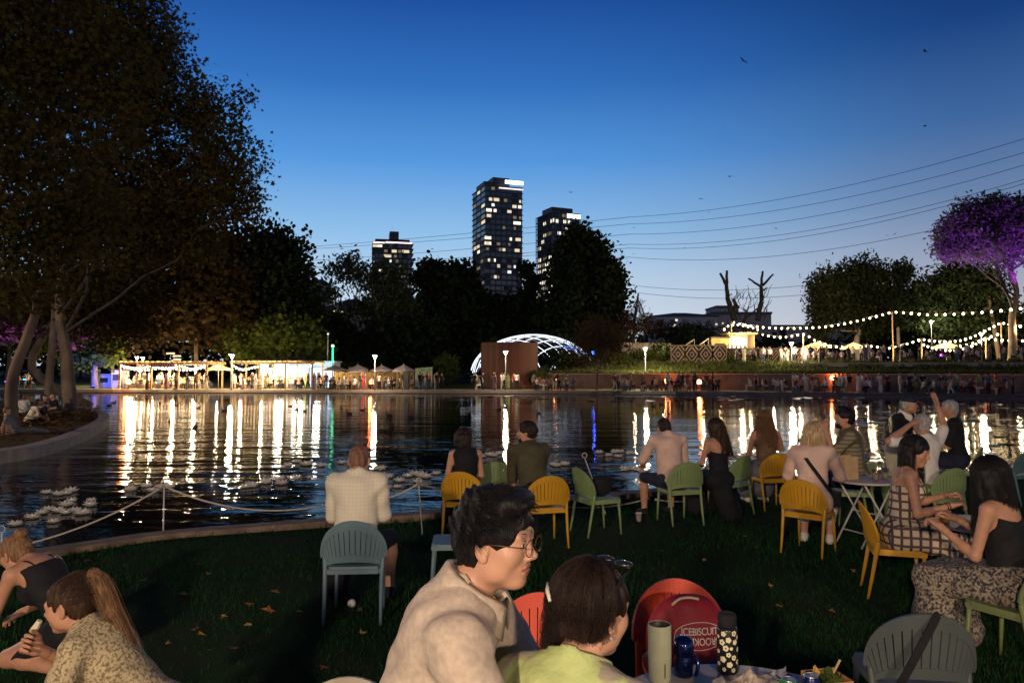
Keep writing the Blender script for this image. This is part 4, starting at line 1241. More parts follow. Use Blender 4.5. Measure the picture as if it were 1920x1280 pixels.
flood(12, 716, 60, 'purple floodlight behind the nearest plane tree', PURPLE, 8900, W(20, 560, 62))
flood(120, 716, 66, 'purple floodlight hidden behind the plane trunks', PURPLE, 8500, W(170, 600, 66))
flood(46, 712, 72, 'pale cyan floodlight beyond the sitters on the leafy bank', (0.1, 0.55, 1.0), 900, W(40, 640, 74))
tree('small tree with a blue lit trunk behind the leafy bank', ground_at(178, 724, 84), [W(177, 700, 84), W(180, 680, 84), W(184, 650, 84)],
     [PB(180, 650, 84, 36, 22), PB(150, 665, 85, 34, 22), PB(205, 660, 84, 22, 18)], 2600, 0.5, LM_GREEN, M_BARK_PALE, 0.42, 'round', 0.6, 12, seed=60)
tree('purple lit tree behind the nearest plane trunks', ground_at(15, 722, 64), [W(16, 700, 64), W(20, 640, 64)],
     [PB(20, 600, 64, 70, 50), PB(100, 610, 66, 60, 46), PB(60, 560, 65, 60, 40), PB(160, 560, 68, 46, 40)], 6000, 0.45, LM_GREEN, M_BARK_PALE, 0.3, 'round', 0.6, 12, seed=61)

# --- wooden drum and lattice dome
p = W(955, 641, 87); base_z = 0.35
R_D = (1008 - 902) * 87 / F_PX / 2
g = empty('wooden_drum', (p.x, 87, base_z), 0, 'tall round drum clad in upright reddish planks', 'pavilion')
H = W(955, 641, 87 - R_D).z - base_z
MB().lathe([(R_D - 0.08, -0.4), (R_D - 0.08, H - 0.05)], 40).build('core', M_STEEL, g)
M_PLANK = [pmat('drum_plank_%d' % i, c, 0.8, var=0.3, scale=1.2, bump=0.3, bscale=12, stretch=(3, 3, 0.2)) for i, c in enumerate(((0.12, 0.052, 0.030), (0.10, 0.045, 0.028), (0.145, 0.066, 0.038)))]
rnd = random.Random(9)
NP = 84
pm = [MB().box((0, 0, H / 2 - 0.1), (2 * math.pi * R_D / NP - 0.02, 0.06, H + 0.2)).mesh('plank') for _ in range(3)]
for i in range(3): pm[i].materials.append(M_PLANK[i])
for i in range(NP):
    a = 2 * math.pi * i / NP
    o = link_mesh('plank', pm[rnd.randrange(3)], None, g, ((R_D - rnd.uniform(0, 0.025)) * math.cos(a), (R_D - rnd.uniform(0, 0.025)) * math.sin(a), rnd.uniform(-0.02, 0.02)), (0, 0, a + math.pi / 2))

E_RIB = emat('dome_rib_white', (0.80, 0.88, 1.0), 1.7)
E_RIBB = emat('dome_rib_blue', (0.10, 0.25, 1.0), 1.8)
E_RIBD = pmat('dome_rib_unlit', (0.5, 0.52, 0.56), 0.5)
dc = W(1000, 690, 97)
g = empty('lattice_dome', (dc.x, 97, 1.3), 0, 'white lit lattice dome arching behind the wooden drum', 'dome')
DR, DH = 118 * 97 / F_PX, W(1000, 627, 97).z - 1.3
def dome_pt(th, ph):
    return Vector((DR * math.cos(th) * math.cos(ph), DR * 0.80 * math.sin(th) * math.cos(ph), DH * math.sin(ph)))
DY = DR * 0.80
for sg in (1, -1):
    for c_ in np.arange(-0.90, 0.91, 0.18):              # two crossing families of arches, as in a lamella roof
        pts = []
        for t in np.linspace(-1, 1, 61):
            u, v = (c_ * 0.62 - sg * t * 0.78), (c_ * 0.78 * sg + t * 0.62)      # plan, on the unit circle
            q = 1 - u * u - v * v
            if q > 0.002: pts.append(Vector((u * DR, v * DY, DH * math.sqrt(q))))
        if len(pts) < 6: continue
        for half, nm in ((pts[:len(pts) // 2 + 1], 0), (pts[len(pts) // 2:], 1)):
            mx_, my_ = sum(p.x for p in half) / len(half), sum(p.y for p in half) / len(half)
            mt = E_RIBB if mx_ > DR * 0.66 else (E_RIBD if my_ > DY * 0.30 else E_RIB)
            MB().tube(half, 0.052, 5).build('rib', mt, g)
MB().tube([(DR * math.cos(t), DY * math.sin(t), 0.02) for t in np.linspace(0, 2 * math.pi, 40, endpoint=False)], 0.07, 5, closed=True).build('ring', E_RIBD, g)
p = W(1112, 661, 92)
gz_ = far_z(p.x, 92)
q = empty('blue_spotlight', (p.x, 92, gz_), 0, 'small blue spotlight at the end of the lattice dome', 'floodlight')
MB().ball((0, 0, p.z - gz_), 0.2, 8, 6).build('lens', emat('blue_spot_glow', (0.05, 0.2, 1.0), 14.0), q)
MB().lathe([(0.05, -0.1), (0.05, p.z - gz_ - 0.15)], 6).build('stake', M_STEEL, q)
point_light('blue_spot', (0, -0.5, p.z - gz_), 90, BLUE, 0.1, q)

# --- cream wall, diamond slatted fence, stairs, bar
a, b = W(1163, 643, 101), W(1257, 645, 103)
gz = far_z(a.x, 101)
g = empty('cream_wall', (a.x, 101, gz), math.atan2(2, b.x - a.x), 'smooth cream wall lit by a lamp at its foot', 'wall')
L = math.hypot(b.x - a.x, 2)
n = 5
for i in range(n):
    MB().box(((i + 0.5) * L / n, 0, (a.z - gz) / 2), (L / n - 0.02, 0.25, a.z - gz)).build('wall_panel', pmat('cream_render', (0.42, 0.35, 0.26), 0.85, var=0.1, scale=0.8), g)
MB().box((L / 2, 0, a.z - gz + 0.05), (L + 0.1, 0.33, 0.09)).build('coping', M_COPING, g)
point_light('wall_foot_lamp', W(1243, 656, 98.5), 320, WARM, 0.1)
point_light('wall_fill_light', W(1190, 640, 97), 200, WARM, 0.1)  # added fill with no fitting; brightens the cream wall

point_light('fence_fill_light', W(1318, 640, 90), 210, WARM, 0.2)  # added light with no fitting, standing in for spill from the bulbs
M_SLATW = pmat('fence_slat_timber', (0.38, 0.26, 0.17), 0.8, var=0.25, scale=3, bump=0.3, bscale=15)
M_BACK = pmat('fence_back_board', (0.035, 0.025, 0.02), 0.9, var=0.3)
def diamond_panel(root, x0, w_, h, k=2):
    """One square of concentric diamond slats."""
    cx_, cz = x0 + w_ / 2, h / 2
    for qx in (-1, 1):
        for qz in (-1, 1):
            for i in range(k):
                f = (i + 0.62) / k
                ax, az = cx_ + qx * w_ / 2 * f, cz
                bx, bz = cx_, cz + qz * h / 2 * f
                MB().bar((ax, -0.05, az), (bx, -0.05, bz), 0.07, 0.17).build('slat', M_SLATW, root)
            for i in range(1):
                f = 0.36
                MB().bar((cx_ + qx * w_ / 2, -0.05, cz + qz * h / 2 * f), (cx_ + qx * w_ / 2 * f, -0.05, cz + qz * h / 2), 0.07, 0.17).build('slat', M_SLATW, root)
    for x in (x0, x0 + w_):
        MB().box((x, -0.03, h / 2), (0.1, 0.12, h)).build('post', M_SLATW, root)
a, b = W(1258, 647, 96), W(1362, 647, 96)
gz = W(1258, 681, 96).z
g = empty('diamond_fence', (a.x, 96, gz), 0, 'timber fence of concentric diamond slats beside the bar', 'fence')
L, H = b.x - a.x, a.z - gz
MB().box((L / 2, 0.06, H / 2), (L, 0.06, H)).build('back_board', M_BACK, g)
for i in range(4): diamond_panel(g, i * L / 4, L / 4, H)
for z in (0.04, H - 0.04): MB().box((L / 2, -0.06, z), (L, 0.1, 0.1)).build('rail', M_SLATW, g)
for (x0, y0, x1, y1) in ((1285, 647, 1302, 636), (1312, 646, 1328, 635)):
    a, b = W(x0, y0, 99), W(x1, y1, 101)
    h = empty('handrail', a, 0, 'lit stair handrail above the diamond fence, %s' % ('nearer the cream wall' if x0 < 1300 else 'nearer the ticket hut'), 'handrail')
    v = b - a
    MB().tube([(0, 0, 0), v], 0.07, 6).build('rail', pmat('rail_pale', (0.6, 0.5, 0.28), 0.6), h)
    for t in (0.0, 0.5, 1.0): MB().tube([v * t, v * t - Vector((0, 0, 1.0))], 0.04, 6).build('baluster', M_STEELP, h)

a, b = W(1362, 654, 97), W(1512, 654, 97)
gz = W(1362, 679, 97).z
g = empty('bar_counter', (a.x, 97, gz), 0, 'long bar counter fronted with chevron slats on the terrace', 'bar')
L, H = b.x - a.x, a.z - gz
MB().box((L / 2, 0.3, H / 2), (L, 0.5, H)).build('counter_body', M_BACK, g)
MB().box((L / 2, 0.2, H + 0.05), (L + 0.2, 0.85, 0.09)).build('counter_top', M_POST, g)
n = 26
for i in range(n):
    u0 = L * i / n
    up = (i // 4) % 2
    MB().bar((u0, -0.0, 0.05 if up else H - 0.05), (min(L, u0 + H * 0.8), -0.0, H - 0.05 if up else 0.05), 0.07, 0.15).build('slat', M_SLATW, g)
a, b = W(1366, 627, 101), W(1414, 627, 101)
gz = W(1366, 672, 101).z
g = empty('bar_kiosk', (a.x, 101, gz), 0, 'brightly lit bar kiosk with a flat yellow roof behind the counter', 'kiosk')
w_, h_ = b.x - a.x, a.z - gz
MB().box((w_ / 2, 2.5, h_ / 2), (w_, 0.1, h_)).build('back_wall', M_WHITE, g)
for x in (0, w_): MB().box((x, 1.2, h_ / 2), (0.1, 2.5, h_)).build('side_wall', M_POST, g)
MB().box((w_ / 2, 1.1, h_ + 0.12), (w_ + 0.6, 3.4, 0.26)).build('roof', pmat('roof_yellow_timber', (0.45, 0.34, 0.12), 0.7), g)
MB().box((w_ * 0.5, 2.4, h_ * 0.62), (w_ * 0.8, 0.06, h_ * 0.5)).build('light_panel', emat('bar_panel', (1.0, 0.90, 0.72), 2.6, True), g)
for i in range(5): MB().box((w_ * (0.15 + 0.17 * i), 2.2, h_ * 0.5), (0.25, 0.2, 0.5)).build('bottle_shelf', MATS['shelf_goods'], g)
point_light('bar_light', (w_ / 2, -0.4, h_ - 0.3), 380, WARM, 0.3, g)

# red glowing lanterns on stands along the path
def lantern(px, py, d, label, watts=300):
    watts *= 0.65
    h = W(px, py, d); gz = far_z(h.x, d)
    g = empty('red_lantern', (h.x, d, gz), 0, label, 'lantern', 'red lanterns on the far path')
    H = max(0.5, h.z - gz)
    MB().ball((0, 0, H), 0.26, 12, 8).build('globe', E_FIRE, g, True)
    MB().lathe([(0.2, 0), (0.2, 0.04), (0.03, 0.06), (0.03, H - 0.24)], 8).build('stand', M_STEEL, g)
    MB().lathe([(0.12, H - 0.28), (0.14, H - 0.2)], 8).build('collar', M_STEEL, g)
    point_light('lantern_light', (0, -0.5, H), watts, (1.0, 0.16, 0.04), 0.25, g)
    return g
lantern(241, 716, 79.5, 'red lantern at the corner of the longer pergola', 240)
lantern(697, 716, 79.0, 'red lantern among the drinkers by the bamboo fence', 420)
lantern(1041, 713, 79, 'red lantern between the drum and the leaning tree', 420)
lantern(1250, 714, 80.5, 'red lantern in front of the retaining wall below the terrace lamp', 260)
lantern(1311, 716, 78.5, 'red lantern near the people in long robes', 240)
lantern(1561, 708, 74.5, 'brightest red lantern against the retaining wall', 460)
lantern(1838, 713, 66, 'small red lantern among the crowd near the end of the path', 60)
# ================================================================== BODIES (smooth skins grown from joints)
class Field:
    def __init__(s, lo, hi, step, fine=None):
        """fine: list of (axis, a, b, step) where the grid is denser."""
        s.ax = []
        for i in range(3):
            cuts = [(lo[i], hi[i], step)]
            for (a_, f0, f1, st) in (fine or []):
                if a_ == i:
                    cuts = [c for c in ((lo[i], max(lo[i], f0), step), (max(lo[i], f0), min(hi[i], f1), st), (min(hi[i], f1), hi[i], step)) if c[1] - c[0] > 1e-6]
            arr = []
            for (a, b, st) in cuts:
                n = max(1, int(math.ceil((b - a) / st)))
                arr.extend(np.linspace(a, b, n, endpoint=False))
            arr.append(hi[i])
            s.ax.append(np.array(arr))
        s.st = step
        s.F = np.full([len(a) for a in s.ax], 0.5, dtype=np.float32)
    def blk(s, lo, hi):
        sl = []
        for i in range(3):
            a = max(0, int(np.searchsorted(s.ax[i], lo[i])) - 1)
            b = min(len(s.ax[i]), int(np.searchsorted(s.ax[i], hi[i])) + 1)
            if b - a < 2: return None
            sl.append(slice(a, b))
        X = s.ax[0][sl[0]][:, None, None]; Y = s.ax[1][sl[1]][None, :, None]; Z = s.ax[2][sl[2]][None, None, :]
        return tuple(sl), X, Y, Z
    def join(s, sl, d, k, sub):
        F = s.F[sl]
        if sub:
            if k > 0:
                h = np.clip(0.5 - 0.5 * (F + d) / k, 0, 1)
                s.F[sl] = F * (1 - h) + (-d) * h + k * h * (1 - h)
            else: s.F[sl] = np.maximum(F, -d)
        else:
            if k > 0:
                h = np.clip(0.5 + 0.5 * (F - d) / k, 0, 1)
                s.F[sl] = F * (1 - h) + d * h - k * h * (1 - h)
            else: s.F[sl] = np.minimum(F, d)
    def cap(s, a, b, ra, rb=None, k=0.02, sub=False):
        rb = ra if rb is None else rb
        a = np.array(a, float); b = np.array(b, float)
        m = max(ra, rb) + k + 3 * s.st
        q = s.blk(np.minimum(a, b) - m, np.maximum(a, b) + m)
        if q is None: return s
        sl, X, Y, Z = q
        ab = b - a; L2 = max(1e-9, float(ab @ ab))
        t = np.clip(((X - a[0]) * ab[0] + (Y - a[1]) * ab[1] + (Z - a[2]) * ab[2]) / L2, 0, 1)
        d = np.sqrt((X - a[0] - t * ab[0]) ** 2 + (Y - a[1] - t * ab[1]) ** 2 + (Z - a[2] - t * ab[2]) ** 2) - (ra + (rb - ra) * t)
        s.join(sl, d, k, sub)
        return s
    def ell(s, c, r, M=None, k=0.02, sub=False):
        c = np.array(c, float); r = np.array(r, float)
        m = r.max() + k + 3 * s.st
        q = s.blk(c - m, c + m)
        if q is None: return s
        sl, X, Y, Z = q
        x, y, z = X - c[0], Y - c[1], Z - c[2]
        if M is not None:
            M = np.array(M)
            x, y, z = (M[0, 0] * x + M[1, 0] * y + M[2, 0] * z, M[0, 1] * x + M[1, 1] * y + M[2, 1] * z, M[0, 2] * x + M[1, 2] * y + M[2, 2] * z)
        k0 = np.sqrt((x / r[0]) ** 2 + (y / r[1]) ** 2 + (z / r[2]) ** 2)
        k1 = np.sqrt((x / r[0] ** 2) ** 2 + (y / r[1] ** 2) ** 2 + (z / r[2] ** 2) ** 2) + 1e-9
        s.join(sl, k0 * (k0 - 1) / k1, k, sub)
        return s
    def plane(s, p, n):
        """Keep only the side the normal points away from."""
        n = np.array(n, float); n /= np.linalg.norm(n); p = np.array(p, float)
        X = s.ax[0][:, None, None]; Y = s.ax[1][None, :, None]; Z = s.ax[2][None, None, :]
        s.F = np.maximum(s.F, ((X - p[0]) * n[0] + (Y - p[1]) * n[1] + (Z - p[2]) * n[2]).astype(np.float32))
        return s
    def add(s, fn):
        X = s.ax[0][:, None, None]; Y = s.ax[1][None, :, None]; Z = s.ax[2][None, None, :]
        near = np.abs(s.F) < 0.08
        s.F = np.where(near, s.F + fn(X, Y, Z), s.F).astype(np.float32)
        return s
    def mesh(s):
        F = s.F.copy()
        F[0], F[-1] = 0.5, 0.5; F[:, 0], F[:, -1] = 0.5, 0.5; F[:, :, 0], F[:, :, -1] = 0.5, 0.5
        ins = F < 0
        nx, ny, nz = F.shape
        cnt = np.zeros((nx - 1, ny - 1, nz - 1), np.int8)
        for i in (0, 1):
            for j in (0, 1):
                for k in (0, 1):
                    cnt += ins[i:nx - 1 + i, j:ny - 1 + j, k:nz - 1 + k]
        act = (cnt > 0) & (cnt < 8)
        ijk = np.argwhere(act)
        if len(ijk) == 0: return np.zeros((0, 3)), np.zeros((0, 4), int)
        I, J, K = ijk.T
        idx = -np.ones(act.shape, np.int64); idx[I, J, K] = np.arange(len(ijk))
        co = [s.ax[0], s.ax[1], s.ax[2]]
        P = np.zeros((len(ijk), 3)); N = np.zeros(len(ijk))
        corners = [(i, j, k) for i in (0, 1) for j in (0, 1) for k in (0, 1)]
        for c0 in corners:
            for ax in range(3):
                if c0[ax] == 1: continue
                c1 = list(c0); c1[ax] = 1
                f0 = F[I + c0[0], J + c0[1], K + c0[2]]; f1 = F[I + c1[0], J + c1[1], K + c1[2]]
                x = (f0 < 0) != (f1 < 0)
                t = np.where(x, f0 / (f0 - f1 + 1e-12 * (f0 == f1)), 0)
                p = np.stack([co[a][(I, J, K)[a] + c0[a]] + (t * (co[a][np.minimum((I, J, K)[a] + 1, len(co[a]) - 1)] - co[a][(I, J, K)[a]]) if a == ax else 0) for a in range(3)], 1)
                P += p * x[:, None]; N += x
        P /= N[:, None]
        quads = []
        for ax in range(3):
            o = [slice(1, -1)] * 3; o[ax] = slice(0, -1)
            a = ins[tuple(o)]
            o2 = [slice(1, -1)] * 3; o2[ax] = slice(1, None)
            b = ins[tuple(o2)]
            e = np.argwhere(a != b)
            if len(e) == 0: continue
            base = e.copy()
            for q in range(3):
                if q != ax: base[:, q] += 1
            u, v = [q for q in range(3) if q != ax]
            def at(du, dv):
                z = base.copy(); z[:, u] += du; z[:, v] += dv
                return idx[z[:, 0], z[:, 1], z[:, 2]]
            Q = np.stack([at(-1, -1), at(0, -1), at(0, 0), at(-1, 0)], 1)
            flip = b[tuple(e.T)] if ax != 1 else a[tuple(e.T)]
            Q[flip] = Q[flip][:, ::-1]
            quads.append(Q)
        return P, np.concatenate(quads)

def join_meshes(parts):
    V, Q, o = [], [], 0
    for v, q in parts:
        if len(v) == 0: continue
        V.append(v); Q.append(q + o); o += len(v)
    return np.concatenate(V), np.concatenate(Q)

# ---- hands: palm, four unequal fingers, thumb
def make_hand(curl):
    """Right hand, wrist at the origin, fingers along +Y, palm facing -Z, thumb towards -X."""
    f = Field((-0.09, -0.05, -0.11), (0.06, 0.21, 0.05), 0.0045)
    f.cap((0, -0.04, 0), (0, 0.015, 0), 0.026, 0.027, 0.01)
    xs_ = (-0.030, -0.010, 0.010, 0.028)
    for x, l in zip(xs_, (0.088, 0.092, 0.087, 0.078)):
        f.cap((x * 0.6, 0.015, 0), (x, l, 0), 0.016, 0.013, 0.012)
    for i, (x, l0, L) in enumerate(zip(xs_, (0.088, 0.092, 0.087, 0.078), (0.072, 0.08, 0.074, 0.058))):
        p = np.array((x, l0, 0.0)); a = curl[0] + 0.08 * i
        for seg, (fr, rr) in enumerate(((0.46, 0.0088), (0.31, 0.0080), (0.25, 0.0072))):
            q = p + np.array((x * 0.06, math.cos(a), -math.sin(a))) * L * fr
            f.cap(p, q, rr + 0.0006, rr, 0.003)
            p = q; a += curl[1]
    f.cap((-0.018, 0.02, -0.006), (-0.046, 0.052, -0.016), 0.016, 0.012, 0.01)
    f.cap((-0.046, 0.052, -0.016), (-0.058, 0.086, -0.024), 0.0105, 0.0092, 0.003)
    f.cap((-0.058, 0.086, -0.024), (-0.052, 0.112, -0.032), 0.0092, 0.0080, 0.003)
    return f.mesh()
HANDS = {'relaxed': make_hand((0.25, 0.35)), 'hold': make_hand((0.7, 0.75)), 'flat': make_hand((0.05, 0.12))}

def V3(*a): return np.array(a, float)

def rotz(a): return np.array([[math.cos(a), -math.sin(a), 0], [math.sin(a), math.cos(a), 0], [0, 0, 1]])
def rotx(a): return np.array([[1, 0, 0], [0, math.cos(a), -math.sin(a)], [0, math.sin(a), math.cos(a)]])
def roty(a): return np.array([[math.cos(a), 0, math.sin(a)], [0, 1, 0], [-math.sin(a), 0, math.cos(a)]])

def pose_sit(lean=0.05, twist=0.0, sw=0.19, hip=0.50, wid=0.10, shrug=0.0, spread=0.0):
    """Seated figure facing +Y: pelvis over the origin, feet on the ground."""
    J = {}
    J['pelvis'] = V3(0, 0, hip + 0.02)
    def up(h): return V3(0, math.sin(lean) * h, hip + 0.02 + math.cos(lean) * h)
    J['waist'] = up(0.17); J['chest'] = up(0.36) ; J['neck'] = up(0.545)
    hd = up(0.60)
    J['head'] = V3(0, hd[1] + 0.03, hd[2] + 0.085)
    M = rotz(twist)
    for s, n in ((-1, 'L'), (1, 'R')):
        sh = up(0.49 + shrug)
        J['sh' + n] = M @ V3(s * sw, 0, 0) + sh
        J['hip' + n] = V3(s * wid, 0, hip)
        J['kn' + n] = V3(s * (wid + 0.03 + spread), 0.44, hip + 0.0)
        J['an' + n] = V3(s * (wid + 0.03 + spread), 0.40, 0.085)
        J['el' + n] = J['sh' + n] + V3(s * 0.05, 0.06, -0.28)
        J['wr' + n] = J['el' + n] + V3(-s * 0.05, 0.22, -0.06)
    return J

def pose_stand(lean=0.0, h=1.0, sw=0.19):
    J = {}
    J['pelvis'] = V3(0, 0, 0.95)
    def up(q): return V3(0, math.sin(lean) * q, 0.95 + math.cos(lean) * q)
    J['waist'] = up(0.16); J['chest'] = up(0.35); J['neck'] = up(0.53)
    hd = up(0.60); J['head'] = V3(0, hd[1] + 0.03, hd[2] + 0.07)
    for s, n in ((-1, 'L'), (1, 'R')):
        J['sh' + n] = up(0.475) + V3(s * sw, 0, 0)
        J['hip' + n] = V3(s * 0.10, 0, 0.90)
        J['kn' + n] = V3(s * 0.11, 0.02, 0.49)
        J['an' + n] = V3(s * 0.12, 0.0, 0.085)
        J['el' + n] = J['sh' + n] + V3(s * 0.05, 0.0, -0.30)
        J['wr' + n] = J['el' + n] + V3(0, 0.05, -0.25)
    return J

def spine_frame(J):
    u = J['neck'] - J['pelvis']; u = u / np.linalg.norm(u)
    r = J['shR'] - J['shL']; r = r - u * (r @ u); r /= np.linalg.norm(r)
    f = np.cross(u, r)
    return np.stack([r, f, u], 1)     # columns: right, forward, up

def torso(f, J, g=0.0, fem=False, belly=0.0):
    """Pelvis, waist, rib cage and shoulders, grown by g."""
    M = spine_frame(J)
    w = 0.90 if fem else 1.0
    f.ell(J['pelvis'] + M @ V3(0, -0.01, 0.02), V3(0.165, 0.125, 0.13) + g, M, 0.05)
    f.ell(J['waist'] + M @ V3(0, 0.0 + belly * 0.4, 0), V3((0.125 if fem else 0.15) , 0.10 + belly, 0.15) + g, M, 0.06)
    f.ell(J['chest'] + M @ V3(0, 0.0, 0.0), V3(0.155 * w, 0.108, 0.185) + g, M, 0.06)
    f.ell(J['chest'] + M @ V3(0, -0.03, 0.09), V3(0.165 * w, 0.075, 0.10) + g, M, 0.05)
    if fem:
        for s in (-1, 1): f.ell(J['chest'] + M @ V3(s * 0.075, 0.085, 0.005), V3(0.056, 0.045, 0.058) + g, M, 0.03)
    sr = 0.050 * w + g
    f.cap(J['shL'] * 0.95 + J['shR'] * 0.05, J['shR'] * 0.95 + J['shL'] * 0.05, sr, sr, 0.05)
    for n in 'LR': f.cap(J['neck'] + M @ V3(0, -0.015, 0.01), J['sh' + n] * 0.75 + J['neck'] * 0.25 - M @ V3(0, 0, 0.01), 0.045 + g, 0.038 + g, 0.03)

def arms(f, J, g=0.0, upto=2.0, fem=False, only=None, r_end=None):
    """upto: 1.0 = to the elbow, 2.0 = to the wrist."""
    q = 0.84 if fem else 1.0
    for n in (only or 'LR'):
        s, e, w = J['sh' + n], J['el' + n], J['wr' + n]
        t = min(1.0, upto)
        f.cap(s, s + (e - s) * t, 0.052 * q + g, (0.052 + (0.040 - 0.052) * t) * q + g + (r_end or 0), 0.03)
        if upto > 1:
            t = upto - 1
            m = e + (w - e) * 0.3
            f.cap(e, e + (m - e) * min(1, t / 0.3), 0.039 * q + g, 0.041 * q + g, 0.02)
            if t > 0.3: f.cap(m, e + (w - e) * t, 0.041 * q + g, (0.041 - 0.016 * (t - 0.3) / 0.7) * q + g + (r_end or 0), 0.02)

def legs(f, J, g=0.0, upto=2.0, fem=False):
    for n in 'LR':
        h, k, a = J['hip' + n], J['kn' + n], J['an' + n]
        t = min(1.0, upto)
        f.cap(h, h + (k - h) * t, 0.088 + g, 0.088 - 0.032 * t + g, 0.04)
        if upto > 1:
            t = upto - 1
            d = (a - k)
            back = np.cross(d, V3(1, 0, 0)); back = back / (np.linalg.norm(back) + 1e-9)
            if back[1] > 0: back = -back
            m = k + d * 0.32 + back * 0.012
            f.cap(k, k + (m - k) * min(1, t / 0.32), 0.054 + g, 0.056 + g, 0.03)
            if t > 0.32: f.cap(m, k + d * t, 0.056 + g, 0.056 - 0.021 * (t - 0.32) / 0.68 + g, 0.03)

def head_frame(spec):
    return rotz(spec.get('hyaw', 0.0)) @ rotx(spec.get('hpitch', 0.0)) @ roty(spec.get('hroll', 0.0))

def head(f, c, M, fem=False, k=0.012, sc=1.0, fine=False):
    p = lambda *a: c + M @ (np.array(a) * sc)
    R_ = lambda *a: np.array(a) * sc
    f.ell(p(0, -0.012, 0.028), R_(0.075, 0.096, 0.090), M, 0.02)
    f.ell(p(0, 0.024, -0.030), R_(0.060, 0.060, 0.082), M, 0.03)
    f.ell(p(0, 0.058, -0.092), R_(0.030, 0.026, 0.020), M, 0.025)            # chin
    for s in (-1, 1):
        f.ell(p(s * 0.050, 0.010, -0.060), R_(0.016, 0.034, 0.022), M, 0.035)   # jaw corner
        f.ell(p(s * 0.043, 0.056, -0.016), R_(0.022, 0.020, 0.022), M, 0.035)   # cheek bone
        f.ell(p(s * 0.032, 0.098, 0.012), R_(0.020, 0.018, 0.012), M, 0.012, True)  # eye socket
        f.ell(p(s * 0.0315, 0.0760, 0.012), R_(0.0140, 0.0130, 0.0125), M, 0.004)   # eye under its lids
        if fine:
            f.ell(p(s * 0.0315, 0.0900, 0.0105), R_(0.0125, 0.009, 0.0046), M, 0.002, True)
        f.ell(p(s * 0.079, -0.006, -0.002), R_(0.009, 0.019, 0.032), M @ rotz(s * 0.35), 0.006)   # ear
        f.ell(p(s * 0.078, -0.002, -0.028), R_(0.008, 0.010, 0.011), M, 0.006)
        f.ell(p(s * 0.085, 0.001, 0.003), R_(0.006, 0.010, 0.019), M @ rotz(s * 0.35), 0.004, True)
        f.ell(p(s * 0.012, 0.094, -0.026), R_(0.008, 0.010, 0.0075), M, 0.006)  # nostril wing
    f.cap(p(-0.040, 0.074, 0.031), p(0.040, 0.074, 0.031), 0.0115 * sc, 0.0115 * sc, 0.015)
    f.cap(p(0, 0.083, 0.018), p(0, 0.100, -0.018), 0.0080 * sc, 0.0110 * sc, 0.010)
    f.ell(p(0, 0.1035, -0.020), R_(0.0115, 0.0115, 0.0095), M, 0.006)
    f.ell(p(0, 0.076, -0.054), R_(0.027, 0.014, 0.020), M, 0.02)
    lr = (0.0052, 0.0060) if fine else (0.0062, 0.0072)
    f.cap(p(-0.013, 0.0855, -0.0505), p(0.013, 0.0855, -0.0505), lr[0] * sc, lr[0] * sc, 0.006)
    f.cap(p(-0.012, 0.0845, -0.0615), p(0.012, 0.0845, -0.0615), lr[1] * sc, lr[1] * sc, 0.006)
    for s in (-1, 1): f.cap(p(s * 0.012, 0.0855, -0.0510), p(s * 0.025, 0.077, -0.0560), 0.0050 * sc, 0.0030 * sc, 0.005)
    for s in (-1, 1): f.cap(p(0, 0.0955, -0.0560), p(s * 0.024, 0.0845, -0.0575), 0.0030 * sc, 0.0025 * sc, 0.003, True)

def frame_along(d, up):
    y = d / np.linalg.norm(d)
    x = np.cross(y, up); x /= np.linalg.norm(x)
    z = np.cross(x, y)
    return np.stack([x, y, z], 1)

def hand_at(J, n, style='relaxed', palm=None, wrist_dir=None):
    V, Q = HANDS[style]
    V = V.copy()
    if n == 'L':
        V = V * np.array([-1, 1, 1]); Q = Q[:, ::-1]
    d = wrist_dir if wrist_dir is not None else J['wr' + n] - J['el' + n]
    palm = np.array(palm if palm is not None else (0, 0.1, -1.0), float)
    return V @ frame_along(np.array(d, float), -palm).T + J['wr' + n], Q

FABRIC_NOISE = lambda amp, fx=21, fz=27, ph=0.0: (lambda X, Y, Z: amp * (np.sin(fx * X + 3 * np.sin(8 * Z + ph) + 2 * Y) * np.sin(fz * Z + 2.5 * np.sin(9 * X + 7 * Y + ph)) + 0.6 * np.sin(34 * Y + 18 * Z + 2 * np.sin(15 * X) + ph)))

